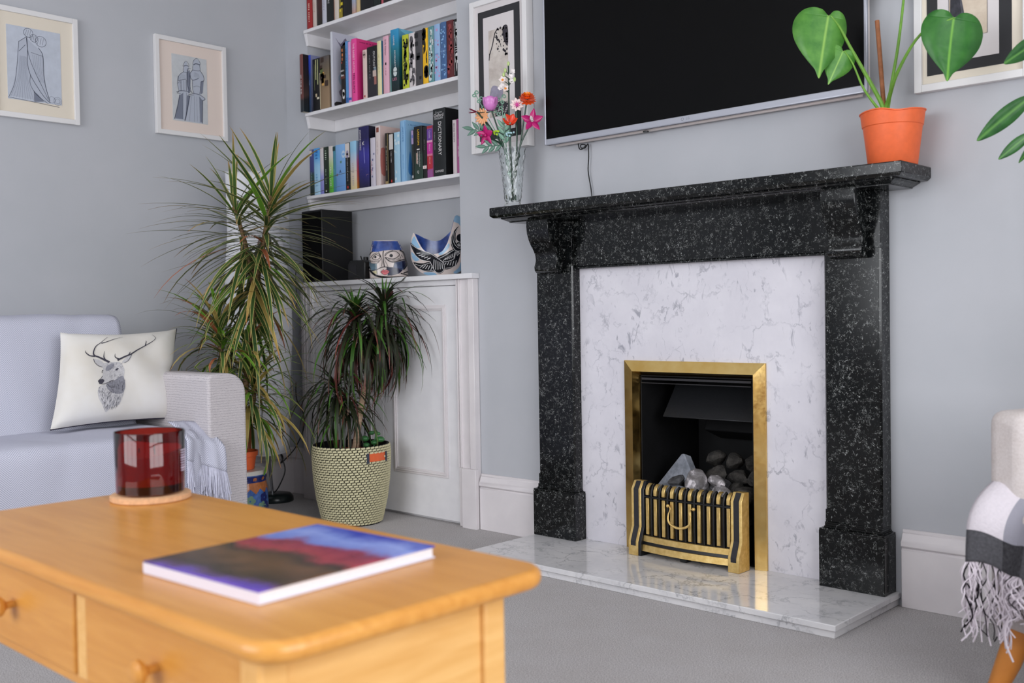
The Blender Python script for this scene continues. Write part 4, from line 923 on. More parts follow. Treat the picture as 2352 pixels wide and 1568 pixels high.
# ------------------------------------------------------------------ things on the cupboard top
ZT = 1.0354
spk = thing('loudspeaker', 'tall black box loudspeaker on the left of the cupboard top', 'speaker', (-2.13, .07, ZT))
MB().box(-2.209, -2.050, -.016, .165, ZT, 1.376).build('cabinet', 'black_plastic', spk, bevel=.003)
flat('speaker_cloth', (9, 9, 10), .95, 0, .1)
MB().box(-2.201, -2.058, -.022, -.0165, ZT + .012, 1.366).build('grille', 'speaker_cloth', spk, bevel=.003)
m = MB().tube(smooth_pts([(-2.205, .02, 1.12), (-2.213, -.03, 1.13), (-2.216, -.05, 1.09), (-2.212, -.055, 1.03), (-2.208, -.055, .97), (-2.214, -.055, .90)], 5), .0022, 6)
tag(m.build('speaker_cable', 'black_cable', smooth=True), 'black cable looping off the back of the loudspeaker', 'cable')
rad = thing('desk_radio', 'small black radio between the loudspeaker and the face vase', 'radio', (-1.80, .03, ZT))
MB().prism([(-1.865, ZT), (-1.745, ZT), (-1.742, ZT + .078), (-1.758, ZT + .088), (-1.848, ZT + .090), (-1.866, ZT + .07)], -.012, .075, 'y').build('body', 'black_plastic', rad, bevel=.004)
MB().lathe([(.0, 0), (.012, 0), (.011, .016), (0, .017)], 14, -1.785, .03, cap=False).build('knob', 'black_plastic', rad, smooth=True, local=True).location = (0 + 1.80, -.03, .0885)
for q in [c for c in rad.children if c.name.startswith('knob')]: q.location = (1.80, -.03, .0885)
MB().box(-1.852, -1.80, -.0135, -.0122, ZT + .02, ZT + .07).build('speaker_mesh', 'grey_iron', rad)
MB().tube([(-1.835, .05, ZT + .088), (-1.842, .045, ZT + .112)], .003, 6).build('aerial', 'black_plastic', rad, smooth=True)

def interp(tab, t):
    for (a, x), (b, y) in zip(tab[:-1], tab[1:]):
        if t <= b: return x + (y - x) * max(0, (t - a)) / (b - a)
    return tab[-1][1]
# face vase -------------------------------------------------------
flat('glaze_white', (222, 208, 202), .18, 0, .5, .04, 20); flat('glaze_black', (14, 16, 24), .18)
t_ = NT('glaze_blue', .15, 0, .5); n_ = t_.noise(16, 4, .6); t_.color(t_.ramp(n_.outputs['Fac'], [(.3, C3(24, 36, 96)), (.6, C3(60, 92, 172)), (.8, C3(98, 134, 204))]))
t_ = NT('glaze_slate', .2, 0, .5); n_ = t_.noise(22, 4, .6); t_.color(t_.ramp(n_.outputs['Fac'], [(.3, C3(40, 48, 78)), (.6, C3(88, 104, 140)), (.8, C3(146, 166, 196))]))
t_ = NT('glaze_teal', .2, 0, .5); n_ = t_.noise(22, 4, .6); t_.color(t_.ramp(n_.outputs['Fac'], [(.3, C3(72, 96, 104)), (.7, C3(106, 132, 152))]))
flat('glaze_navy', (26, 30, 60), .2, 0, .5, .3, 40); flat('glaze_sky', (146, 184, 214), .2, 0, .5, .12, 18); flat('glaze_red', (222, 116, 122), .2); flat('glaze_sand', (206, 196, 150), .25)
KF = .2163 / 1568
FL = [(0, 200), (10, 190), (380, 170), (680, 190), (880, 215), (1240, 300)]
FR = [(0, 1420), (80, 1440), (330, 1430), (530, 1400), (860, 1325), (940, 1280), (1220, 1150), (1240, 1140)]
fv = thing('face_vase', 'blue and white ceramic vase painted with an abstract face', 'vase', (-1.675, .072, ZT), (0, 0, R(50)))
def fvec(h):
    l, r = (interp(FL, h) - 810) * KF, (interp(FR, h) - 810) * KF
    return (l + r) / 2, (r - l) / 2
def fdep(h): return (.058 - .012 * max(0, (h - 500) / 740)) * (1 - .25 * max(0, (90 - h) / 90) ** 2)
def fpt(ang, h, k=1.0):
    c, w = fvec(h); d = fdep(h); ca, sa = math.cos(ang), math.sin(ang); e = .72
    return (c + k * w * math.copysign(abs(ca) ** e, ca), k * d * math.copysign(abs(sa) ** e, sa), h * KF)
m = MB(); H = 1240
m.grid(lambda u, v: fpt(2 * math.pi * u, H * v), 48, 26, True)
m.add([fpt(2 * math.pi * k / 48, 0) for k in range(48)], [list(range(48))[::-1]])
m.build('body', 'glaze_white', fv, smooth='all', local=True)
m = MB()
def rim(u, v):
    a = 2 * math.pi * u; sag = -58 * max(0, -math.sin(a)) ** 1.5
    h, k = [(H + sag, 1.0), (H + sag + 6, .97), (H + sag - 8, .93), (700, .86)][round(v * 3)]
    p = fpt(a, min(h, H), k); return (p[0], p[1], h * KF)
m.grid(rim, 48, 4, True); m.build('rim', 'glaze_navy', fv, smooth='all', local=True)
def ffn(px, py, lift):
    h = max(0, 1480 - py); c, w = fvec(min(h, H)); d = fdep(min(h, H)); x = (px - 810) * KF
    s = max(-1, min(1, (x - c) / w)); e = .72
    y = d * (1 - abs(s) ** (2 / e)) ** (e / 2) if abs(s) < 1 else 0
    return (x + lift * s * 1.5, -y - lift * 1.6, h * KF)
P = Print(ffn, 60); P.lift = .0005
P.fill([(216, 590), (440, 610), (640, 572), (840, 556), (1100, 550), (1280, 540), (1215, 420), (1150, 262), (1000, 262), (760, 262), (500, 258), (305, 244), (255, 430)], 1, smooth=False, cuts=3)
P.fill([(190, 900), (260, 980), (430, 990), (430, 1180), (270, 1210), (195, 1100)], 2, smooth=False, cuts=2)
P.fill([(990, 960), (1150, 930), (1310, 880), (1370, 980), (1330, 1120), (1230, 1210), (960, 1110)], 3, smooth=False, cuts=3)
P.fill([(735, 1105), (960, 1115), (1230, 1150), (1240, 1220), (1130, 1320), (900, 1380), (760, 1380), (790, 1300), (840, 1250), (735, 1180)], 4, smooth=False, cuts=3)
P.fill([(1240, 910), (1330, 880), (1360, 1000), (1320, 1100), (1245, 1160)], 4, smooth=False, cuts=2, lift=.0007)
P.fill([(290, 1240), (420, 1220), (420, 1330), (350, 1300)], 6, smooth=False, cuts=1)
P.fill([(545, 1265), (610, 1215), (650, 1180), (680, 1225), (720, 1180), (770, 1205), (835, 1250), (760, 1320), (680, 1352), (600, 1320)], 5, cuts=1, n=2, lift=.0008)
K = lambda pts, w, **k: P.stroke(pts, w, 0, lift=.001, **k)
K([(290, 815), (360, 720), (410, 690), (470, 720), (545, 780), (480, 840), (400, 860), (330, 840), (290, 815)], 16); K([(240, 790), (310, 700), (400, 650), (480, 660), (560, 770)], 16)
P.fill([(392 + 34 * math.cos(a), 772 + 42 * math.sin(a)) for a in [k * math.pi / 4 for k in range(8)]], 0, cuts=1, lift=.001)
K([(215, 860), (250, 960), (340, 985), (450, 970), (540, 880), (560, 820)], 12)
for k in range(9): K([(225 + 34 * k, 870 + 14 * math.sin(k * .35)), (255 + 28 * k, 930 + 20 * math.sin(k * .35))], 9, n=2)
K([(690, 760), (760, 670), (900, 600), (1020, 590), (1100, 640), (1150, 710), (1060, 800), (950, 840), (830, 825), (720, 780)], 17); K([(690, 740), (720, 660), (860, 590), (960, 575)], 14)
P.fill([(890 + 55 * math.cos(a), 735 + 52 * math.sin(a)) for a in [k * math.pi / 4 for k in range(8)]], 7, cuts=1, lift=.001)
K([(700, 790), (780, 880), (900, 940), (1040, 930), (1200, 880), (1320, 845)], 26)
for k in range(11): K([(745 + 42 * k, 815 + 22 * math.sin(k * .3)), (760 + 42 * k, 880 + 26 * math.sin(k * .3))], 10, n=2)
for k in range(3): K([(1120 + 45 * k, 820 - 60 * k), (1140 + 55 * k, 860 - 40 * k)], 16, n=2)
K([(650, 575), (632, 680), (640, 860), (660, 1020), (670, 1095)], 26); K([(480, 600), (540, 700), (590, 830), (600, 950), (580, 1080)], 13); K([(690, 780), (690, 880), (740, 990), (780, 1080)], 11)
K([(265, 1215), (430, 1180), (580, 1110), (700, 1100), (800, 1105)], 24); K([(960, 1110), (975, 1030), (995, 960)], 14); K([(425, 1180), (440, 1330)], 13)
K([(175, 1070), (210, 1180), (290, 1290), (420, 1380), (600, 1420), (800, 1440), (1100, 1440), (1300, 1440)], 60); K([(200, 690), (260, 610), (320, 600)], 22)
K([(1160, 560), (1270, 610), (1330, 740), (1350, 860), (1390, 1000), (1340, 1110), (1270, 1190)], 42); K([(1270, 1300), (1420, 1250)], 36); K([(1180, 1310), (1300, 1340), (1420, 1380)], 30); K([(215, 1470), (600, 1472), (1000, 1468)], 24)
K([(545, 1265), (650, 1255), (690, 1262), (830, 1250)], 9); K([(550, 1270), (610, 1325), (680, 1356), (760, 1325), (832, 1256)], 10); K([(545, 1262), (640, 1180), (682, 1228), (720, 1180), (835, 1250)], 8, n=2)
P.build('painting', ['glaze_black', 'glaze_blue', 'glaze_teal', 'glaze_slate', 'glaze_navy', 'glaze_red', 'glaze_sand', 'glaze_black'], fv, local=True)
# crescent bowl vase ----------------------------------------------
KB = .000184; BC, BW_ = 775, 690
bv = thing('crescent_vase', 'crescent shaped blue ceramic vase painted with a black winged bird figure', 'vase', (-1.352, .088, ZT), (0, 0, R(46.5)))
def ztop_f(s):   # front rim height (zoom px measured up from the foot)
    return interp([(-1, 760), (-.96, 880), (-.885, 1012), (-.84, 1000), (-.75, 850), (-.6, 650), (-.47, 560), (-.3, 510), (-.18, 500), (0, 530), (.12, 590), (.25, 740), (.36, 960), (.42, 1110), (.5, 1300), (.55, 1388), (.62, 1396), (.72, 1370), (.82, 1290), (.9, 1100), (.96, 900), (1, 700)], s)
def ztop_b(s):
    return max(ztop_f(s), interp([(-1, 760), (-.885, 1014), (-.8, 1005), (-.55, 920), (-.3, 860), (-.15, 845), (.02, 870), (.2, 960), (.36, 1060), (.42, 1110), (1, 0)], s))
def zbot(s): return 560 * (1 - math.sqrt(max(0, 1 - abs(s) ** 2.6))) + (0 if abs(s) < .99 else 140)
def ydep(s, h):
    b = zbot(s); k = min(1, max(0, (h - b) / max(60, 520 - b))); 
    return .072 * math.sqrt(max(0, 1 - s * s)) * (.30 + .70 * math.sin(k * math.pi / 2))
m = MB(); NS, NTT = 61, 15
def sS(u): return -math.cos(math.pi * u)
m.grid(lambda u, v: ((sS(u) * BW_) * KB, -ydep(sS(u), zbot(sS(u)) + v * (ztop_f(sS(u)) - zbot(sS(u)))), (zbot(sS(u)) + v * (ztop_f(sS(u)) - zbot(sS(u)))) * KB), NS, NTT)
m.grid(lambda u, v: ((sS(u) * BW_) * KB, .85 * ydep(sS(u), zbot(sS(u)) + v * (ztop_b(sS(u)) - zbot(sS(u)))), (zbot(sS(u)) + v * (ztop_b(sS(u)) - zbot(sS(u)))) * KB), NS, NTT)
m.build('body', 'glaze_white', bv, smooth='all', local=True, weld=1e-4)
m = MB()   # glazed blue inside
m.grid(lambda u, v: ((sS(u) * BW_ * .97) * KB, .85 * ydep(sS(u), zbot(sS(u)) + v * (ztop_b(sS(u)) - zbot(sS(u)))) * .94 - .0015, (zbot(sS(u)) + 10 + v * (ztop_b(sS(u)) - zbot(sS(u)) - 10)) * KB), NS, NTT)
m.grid(lambda u, v: ((sS(u) * BW_ * .97) * KB, -ydep(sS(u), zbot(sS(u)) + v * (ztop_f(sS(u)) - zbot(sS(u)))) * .94 + .001, (zbot(sS(u)) + 10 + v * (ztop_f(sS(u)) - zbot(sS(u)) - 14)) * KB), NS, NTT)
m.build('inner_glaze', 'glaze_blue', bv, smooth='all', local=True)
def bfn(px, py, lift):
    s = max(-.995, min(.995, (px - BC) / BW_)); h = max(1490 - py, zbot(s))
    return ((px - BC) * KB + lift * s, -ydep(s, h) - lift * 1.5, h * KB)
P = Print(bfn, 60); P.lift = .0006
for pts in ([(120, 680), (190, 560), (240, 660), (300, 780), (320, 830), (240, 830), (150, 760)], [(110, 920), (170, 960), (260, 1060), (300, 1110), (200, 1130), (130, 1050)], [(740, 980), (860, 900), (960, 760), (1000, 760), (980, 850), (860, 980), (780, 1010)], [(1110, 240), (1150, 110), (1230, 110), (1340, 220), (1390, 400), (1300, 420), (1220, 290)], [(1080, 1400), (1200, 1300), (1260, 1160), (1360, 960), (1430, 960), (1400, 1180), (1280, 1340), (1150, 1430)], [(380, 1400), (620, 1400), (700, 1480), (520, 1480)]):
    P.fill(pts, 1, cuts=2, lift=.0003)
P.fill([(95, 700), (200, 790), (330, 880), (500, 940), (640, 1000), (730, 1080), (800, 1130), (880, 1220), (880, 1320), (820, 1410), (740, 1430), (660, 1390), (600, 1280), (545, 1155), (420, 1140), (260, 1050), (140, 860)], 0, n=3, cuts=2)
P.fill([(150, 1150), (270, 1180), (400, 1190), (545, 1160), (610, 1290), (650, 1370), (480, 1380), (330, 1340), (220, 1250)], 0, n=2, cuts=2)
P.fill([(710, 1070), (880, 990), (1080, 880), (1150, 920), (1240, 930), (1220, 1080), (1150, 1230), (1020, 1310), (890, 1340), (880, 1220), (820, 1140)], 0, n=2, cuts=2)
P.fill([(1220, 345), (1160, 460), (1140, 600), (1160, 740), (1220, 800), (1300, 790), (1360, 740), (1360, 880), (1260, 930), (1120, 910), (1050, 830), (1030, 700), (1060, 560), (1130, 430)], 0, n=2, cuts=2)
P.fill([(1255 + 95 * math.cos(a), 620 + 98 * math.sin(a)) for a in [k * math.pi / 5 for k in range(10)]], 0, cuts=1)
P.fill([(1190, 715), (1270, 715), (1270, 800), (1150, 790)], 0, n=2, cuts=1)
W_ = lambda pts, w=9, **k: P.stroke(pts, w, 2, lift=.0011, **k)
W_([(110, 730), (250, 840), (400, 910), (560, 975), (700, 1070), (830, 1170), (870, 1270), (840, 1370), (760, 1415), (680, 1395), (610, 1300), (550, 1160)], 10)
W_([(215, 1010), (330, 1100), (440, 1135), (545, 1150)], 9); W_([(200, 1195), (300, 1235), (420, 1220), (545, 1185)], 8); W_([(290, 1310), (420, 1362), (620, 1355)], 8)
for k in range(5): W_([(240 + 70 * k, 960 + 42 * k), (330 + 60 * k, 955 + 32 * k)] if k == 0 else [(290 + 62 * (k - 1), 1010 + 32 * (k - 1)), (375 + 62 * (k - 1), 1000 + 24 * (k - 1))], 15, n=2)
for k in range(5): W_([(310 + 62 * k, 1285 + 16 * k), (390 + 52 * k, 1235 + 2 * k)], 12, n=2)
for k in range(5): W_([(640 + 44 * k, 1110 + 20 * k), (620 + 52 * k, 1330 + 10 * math.sin(k)), ][::-1], 13, n=2)
W_([(760, 1090), (900, 1020), (1040, 930), (1100, 900)], 9); W_([(840, 1170), (980, 1150), (1090, 1100), (1120, 1020), (1130, 930)], 10); W_([(900, 1310), (1020, 1295), (1120, 1260)], 8)
for k in range(6): W_([(850 + 48 * k, 1140 - 14 * k), (910 + 42 * k, 1080 - 26 * k)], 12, n=2)
for k in range(5): W_([(880 + 60 * k, 1230 + 8 * k), (915 + 58 * k, 1185 - 12 * k)], 12, n=2)
for k in range(3): W_([(1150 + 26 * k, 930), (1175 + 26 * k, 1030 - 20 * k)], 12, n=2)
W_([(1040, 560), (1045, 730), (1100, 870), (1170, 920), (1270, 910), (1360, 870)], 9); W_([(1095, 480), (1080, 640), (1120, 770), (1210, 850), (1300, 830), (1360, 780)], 9); W_([(1200, 380), (1130, 500), (1120, 650), (1160, 750)], 7)
W_([(1170, 660), (1200, 700), (1260, 712), (1330, 670)], 8)
for k in range(4): W_([(1165 + 16 * k, 770 - 10 * k), (1215 + 10 * k, 815 - 4 * k)], 8, n=2)
P.build('painting', ['glaze_black', 'glaze_sky', 'frame_white'], bv, local=True)

# ------------------------------------------------------------------ crystal vase with brick flowers on the mantel
VX, VY, VZ = -.722, -.122, 1.2618
t_ = NT('crystal', .03, 0, .5); t_.b.inputs['Transmission Weight'].default_value = 1.0; t_.b.inputs['IOR'].default_value = 1.5; t_.color((.97, 1, .99, 1))
cv = thing('crystal_vase', 'tall cut crystal vase at the left end of the mantel', 'vase', (VX, VY, VZ))
OUT = [(.000, .030), (.004, .034), (.010, .0345), (.016, .030), (.030, .0305), (.10, .037), (.16, .044), (.205, .0505), (.222, .0525)]
m = MB(); S_ = 64
def vr(z): return interp(OUT, z)
rows = [0, .004, .010, .016, .022] + [.03 + .185 * k / 22 for k in range(23)] + [.222]
def outp(u, j):
    z = rows[j]; r = vr(z); a = 2 * math.pi * u
    if .024 < z < .212: r += .0030 * (abs((((a * 11 / (2 * math.pi)) + z * 24) % 1) - .5) * 2 - .5) + .0022 * (abs((((a * 11 / (2 * math.pi)) - z * 24) % 1) - .5) * 2 - .5)
    return (r * math.cos(a), r * math.sin(a), z)
m.grid(lambda u, v: outp(u, round(v * (len(rows) - 1))), S_, len(rows), True)
inn = [(.222, .0505), (.16, .040), (.10, .033), (.04, .0265), (.024, .022), (.022, .001)]
m.grid(lambda u, v: (inn[round(v * 5)][1] * math.cos(2 * math.pi * u), inn[round(v * 5)][1] * math.sin(2 * math.pi * u), inn[round(v * 5)][0]), S_, 6, True)
m.add([(vr(.222) * math.cos(2 * math.pi * k / S_), vr(.222) * math.sin(2 * math.pi * k / S_), .222) for k in range(S_)] + [(.0505 * math.cos(2 * math.pi * k / S_), .0505 * math.sin(2 * math.pi * k / S_), .222) for k in range(S_)],
      [(k, (k + 1) % S_, S_ + (k + 1) % S_, S_ + k) for k in range(S_)])
m.add([(vr(0) * math.cos(2 * math.pi * k / S_), vr(0) * math.sin(2 * math.pi * k / S_), 0) for k in range(S_)], [list(range(S_))])
m.build('glass', 'crystal', cv, smooth=True, local=True, weld=1e-5, angle=60)
for nm, c in (('stem_green', (24, 62, 44)), ('sage_green', (92, 128, 112)), ('sand_green', (120, 162, 140)), ('leaf_dark', (22, 52, 36)), ('rose_pink', (214, 130, 200)), ('bloom_orange', (240, 92, 24)), ('bloom_amber', (250, 150, 20)), ('orchid_magenta', (190, 26, 112)), ('orchid_white', (240, 232, 230)), ('wine_red', (120, 16, 52)), ('peach', (236, 168, 118)), ('coral_red', (226, 66, 32)), ('bud_green', (190, 212, 140)), ('blush_white', (240, 218, 214)), ('hot_pink', (222, 60, 160)), ('lime', (186, 220, 40)), ('ice_blue', (176, 214, 222))):
    flat(nm, c, .3, 0, .5)
GF = 'brick-built flowers in the crystal vase'
def flower(label, head, entry=None, stem='stem_green', r=.0030, name='flower_stem'):
    """a stem from inside the vase up to the head; returns the thing (origin at the head) """
    hx, hy, hz = head
    dx, dy = hx - VX, hy - VY; L = math.hypot(dx, dy) or 1
    k = min(.030, L) / L
    foot = (VX + dx * k * -.35, VY + dy * k * -.35, VZ + .026); rimp = (VX + dx * k * 1.1, VY + dy * k * 1.1, VZ + .225)
    t = thing(name, label, 'flower', foot, group=GF)
    pts = smooth_pts([foot, ((foot[0] + rimp[0]) / 2, (foot[1] + rimp[1]) / 2, VZ + .12), rimp, ((rimp[0] * .45 + hx * .55), (rimp[1] * .45 + hy * .55), (rimp[2] * .45 + hz * .55) + .004), head], 4)
    MB().tube(pts, r, 6).build('stem', stem, t, smooth=True)
    return t
def petal(mb, base, d, n, L, W, cup=.25, mi=0, nn=6):
    """pointed oval petal from base along d, facing n"""
    d = Vector(d).normalized(); n = (Vector(n) - d * Vector(n).dot(d)).normalized(); s = d.cross(n); B0 = Vector(base)
    v = []
    for i in range(nn + 1):
        q = i / nn; w = W * .5 * (math.sin(math.pi * min(.985, q ** .8 + .02))) ** .8
        c = B0 + d * (L * q) + n * (cup * L * q * q)
        for k in (-1, 0, 1): v.append(c + s * (w * k) + n * (cup * w * .5 * k * k))
    mb.add(v, [(3 * i + k, 3 * i + k + 1, 3 * i + 4 + k, 3 * i + 3 + k) for i in range(nn) for k in (0, 1)], mi)
def leafpart(t, base, d, n, L, W, mat, cup=.15, name='leaf'):
    m = MB(); petal(m, base, d, n, L, W, cup); o = m.build(name, mat, t, smooth='all', norm=False)
    q = o.modifiers.new('thick', 'SOLIDIFY'); q.thickness = .0009; return o
CAMV = Vector((.70, -.71, -.08))     # roughly towards the room
def basis(n):
    n = Vector(n).normalized(); a = n.cross(Vector((0, 0, 1))).normalized(); return n, a, a.cross(n)
# rose
h = Vector((-.760, -.195, 1.632)); t = flower('lilac-pink rose with a dark green leaf', h)
m = MB().lathe([(.006, -.012), (.017, -.006), (.024, .006), (.0265, .020), (.025, .033), (.020, .037), (.017, .034), (.004, .030)], 20, h.x, h.y, cap=True)
m.v = [(x, y, z + h.z) for x, y, z in m.v]; m.build('bloom', 'rose_pink', t, smooth=True)
for k in range(5):
    a = k * 1.2566 + .4; d = Vector((math.cos(a), math.sin(a), 0))
    m = MB(); m.grid(lambda u, v: tuple(h + Vector((math.cos(a + (u - .5) * 1.7), math.sin(a + (u - .5) * 1.7), 0)) * (.012 + .0165 * math.sin(v * 1.75)) + Vector((0, 0, -.012 + .050 * v - .008 * (2 * u - 1) ** 2 * v))), 7, 6)
    o = m.build('petal', 'rose_pink', t, smooth='all', norm=False); q = o.modifiers.new('t', 'SOLIDIFY'); q.thickness = .001
for k, rr in enumerate((.015, .010, .005)):
    MB().tube([h + Vector((rr * math.cos(a), rr * math.sin(a), .035 + .002 * k)) for a in [j * .55 + k for j in range(9)]], .0018, 6).build('inner_petal', 'rose_pink', t, smooth=True)
leafpart(t, h + Vector((0, 0, -.016)), (-.7, -.6, -.15), (0, 0, 1), .05, .024, 'leaf_dark')
# zinnia
h = Vector((-.658, -.104, 1.662)); t = flower('orange zinnia of many layered petals', h)
n_, a_, b_ = basis((.45, -.45, .75))
for ring_i, (cnt, rad, up_, L, mt) in enumerate(((13, .010, -.008, .028, 'bloom_orange'), (13, .010, -.002, .026, 'bloom_orange'), (12, .009, .004, .022, 'bloom_orange'), (10, .007, .009, .017, 'bloom_orange'), (9, .004, .012, .013, 'bloom_amber'), (7, .0, .013, .010, 'bloom_amber'))):
    for k in range(cnt):
        q = 2 * math.pi * (k + .5 * (ring_i % 2)) / cnt; d = a_ * math.cos(q) + b_ * math.sin(q)
        m = MB(); petal(m, h + d * rad * .6 + n_ * up_, d + n_ * (-.12 + .24 * ring_i), n_, L, .017, .12, nn=4); m.build('petal', mt, t, smooth='all', norm=False)
MB().ball(h + n_ * .010, .011).build('bloom_heart', 'bloom_orange', t, smooth=True)
# orchids
def orchid(label, h, n, sz, mats=('orchid_magenta', 'orchid_white', 'wine_red')):
    t = flower(label, h); n_, a_, b_ = basis(n)
    for q, L, W in ((100, 1.0, .5), (160, .95, .62), (20, .95, .62), (235, 1.0, .48), (305, 1.0, .48)):
        q = R(q); d = a_ * math.cos(q) + b_ * math.sin(q)
        leafpart(t, h, d + n_ * .1, n_, sz * L, sz * W, mats[0], .15, 'petal')
    MB().ball(h + n_ * .006, .006).build('column', mats[1], t, smooth=True)
    leafpart(t, h + n_ * .004, n_ + a_ * .35 + b_ * .15, b_, sz * .55, sz * .28, mats[1], .3, 'lip'); leafpart(t, h + n_ * .004, n_ + a_ * .5 - b_ * .25, b_, sz * .5, sz * .3, mats[2], -.1, 'lip')
    return t
orchid('magenta orchid with a white lip reaching towards the television', Vector((-.640, -.100, 1.578)), (.75, -.6, .15), .046)
orchid('magenta orchid hanging low on the left of the bouquet', Vector((-.775, -.205, 1.532)), (.2, -.9, -.3), .040, ('orchid_magenta', 'orchid_magenta', 'wine_red'))
# white spire
h = Vector((-.712, -.145, 1.793)); t = flower('tall white blossom spire with pale green buds', h, stem='leaf_dark')
for dz, off, kind in ((0, 0, 'b'), (-.024, -.012, 'b'), (-.040, -.018, 'b'), (-.030, .014, 'w'), (-.048, .006, 'w'), (-.058, .022, 'b'), (-.060, -.022, 'f'), (-.082, -.024, 'w'), (-.092, -.012, 'f'), (-.066, .010, 'w'), (-.090, -.030, 'w')):
    p = h + Vector((.72 * off, .68 * off, dz))
    if kind == 'b': MB().ball(p, .0072, sc=(.8, .8, 1.25)).build('bud', 'bud_green', t, smooth=True)
    else:
        m = MB(); n2, a2, b2 = basis(CAMV + Vector((off * 8, off * 8, .3)))
        for k in range(5):
            q = k * 1.2566; petal(m, p, a2 * math.cos(q) + b2 * math.sin(q) + n2 * .25, n2, .012 if kind == 'w' else .016, .012, .3, nn=4)
        m.build('blossom', 'orchid_white', t, smooth='all', norm=False)
        if kind == 'f': MB().ball(p + n2 * .004, .004).build('blossom_eye', 'bloom_amber', t, smooth=True)
    if abs(off) > .004: MB().tube([p, h + Vector((0, 0, dz - .016))], .0014, 5).build('twig', 'leaf_dark', t)
# carnation
h = Vector((-.685, -.132, 1.640)); t = flower('blush carnation with hot pink streaked centre', h); n_, a_, b_ = basis(CAMV + Vector((0, 0, .1)))
for k in range(9):
    q = k * .698; d = a_ * math.cos(q) + b_ * math.sin(q)
    leafpart(t, h, d + n_ * .1, n_, .026, .017, 'blush_white', .1, 'petal')
    MB().tube([h + n_ * .003, h + n_ * .004 + d * .012], .0012, 5).build('streak', 'hot_pink', t)
# coral poppy
h = Vector((-.704, -.150, 1.575)); t = flower('coral red poppy deep in the bouquet', h); n_, a_, b_ = basis(CAMV + Vector((0, 0, .8)))
for k in range(6):
    q = k * 1.047; leafpart(t, h - n_ * .004, a_ * math.cos(q) + b_ * math.sin(q) + n_ * .35, n_, .034, .036, 'coral_red', .4, 'petal')
# peach daisy
h = Vector((-.785, -.212, 1.600)); t = flower('peach daisy of ragged petals below the rose', h); n_, a_, b_ = basis((.1, -.9, -.1))
for k in range(13):
    q = k * .4833; leafpart(t, h, a_ * math.cos(q) + b_ * math.sin(q) + n_ * .12, n_, .033, .016, 'peach', .05, 'petal')
# wine lily
h = Vector((-.798, -.226, 1.618)); t = flower('dark wine red lily bud at the far left', h)
for k in range(4):
    leafpart(t, h, (-.7 + .15 * k, -.65 + .1 * k, .15 - .3 * (k % 2)), (0, 0, 1), .032, .018, 'wine_red', .2, 'petal')
# eucalyptus
for lb, h, sgn in (('grey-green eucalyptus sprig rising at the left', Vector((-.806, -.232, 1.690)), -1), ('grey-green eucalyptus sprig behind the rose', Vector((-.735, -.160, 1.675)), 1)):
    t = flower(lb, h, stem='sand_green', r=.0016)
    for k in range(7):
        p = h + Vector((.006 * k * -sgn * (1 if sgn < 0 else .4), .006 * k * -sgn * (1 if sgn < 0 else .4), -.011 * k)) + Vector((.72, .68, 0)) * (.009 * (-1) ** k)
        m = MB(); n2, a2, b2 = basis(CAMV + Vector((.3 * (-1) ** k, .2, .4)))
        m.tube([p + (a2 * math.cos(q) + b2 * math.sin(q)) * .0062 for q in [j * math.pi / 4 for j in range(9)]], .0022, 6, cap=False); m.build('leaf', 'sand_green', t, smooth=True)
# sage branches
for lb, h, dirv, nl, mt, sz in (('sage green leafy branch reaching far left', Vector((-.815, -.232, 1.556)), (-.72, -.62, .12), 7, 'sage_green', .042), ('broad sage leaves in the centre of the bouquet', Vector((-.720, -.165, 1.568)), (.1, -.1, 1), 7, 'sand_green', .042), ('low sage branch drooping over the vase rim', Vector((-.776, -.205, 1.490)), (-.72, -.66, -.05), 6, 'sage_green', .040)):
    t = flower(lb, h, stem='sage_green', r=.002); D_ = Vector(dirv).normalized()
    for k in range(nl):
        p = h - D_ * (.011 * k); s_ = D_.cross(CAMV).normalized() * (-1) ** k
        leafpart(t, p, D_ * .8 + s_ * (.7 if k else .05), CAMV, sz * (1 - .04 * k), sz * .36, mt, .1)
# lime and ice-blue sprigs
for lb, h, mt in (('lime green sprig of tiny buds', Vector((-.741, -.178, 1.540)), 'lime'), ('pale blue sprig of tiny berries', Vector((-.705, -.148, 1.533)), 'ice_blue')):
    t = flower(lb, h, r=.0016); rnd_seed(12)
    for k in range(9):
        p = h + Vector((.72, .68, 0)) * random.uniform(-.016, .016) + Vector((.3, -.3, 0)) * random.uniform(-.01, .014) + Vector((0, 0, random.uniform(-.008, .010)))
        MB().ball(p, .0042, 8, 6).build('berry', mt, t, smooth=True); MB().tube([h + Vector((0, 0, -.014)), p], .0009, 4).build('twig', 'sage_green', t)

# ------------------------------------------------------------------ potted plant on the mantel
flat('terracotta_plastic', (236, 108, 60), .5, 0, .4, .05, 60); flat('soil', (62, 44, 34), .95, 0, .1, .4, 120)
PX, PY, PZ = .712, -.100, 1.2618
pp = thing('potted_plant', 'young heart-leaved plant in an orange plastic pot on the mantel', 'plant', (PX, PY, PZ))
m = MB()
prof = [(.064, 0), (.066, .002), (.079, .108), (.0815, .110), (.086, .146), (.0885, .147), (.0885, .150), (.085, .150), (.080, .146), (.0765, .108), (.062, .006)]
def pot(u, j):
    r, z = prof[j]; a = 2 * math.pi * u
    if z > .14: z += -.007 * math.exp(-((a - R(300)) / .35) ** 2) + .002 * math.sin(3 * a)
    return (r * math.cos(a), r * math.sin(a), z)
m.grid(lambda u, v: pot(u, round(v * 10)), 40, 11, True); m.add([(.064 * math.cos(2 * math.pi * k / 40), .064 * math.sin(2 * math.pi * k / 40), 0) for k in range(40)], [list(range(40))])
m.build('pot', 'terracotta_plastic', pp, smooth=True, local=True, weld=1e-5)
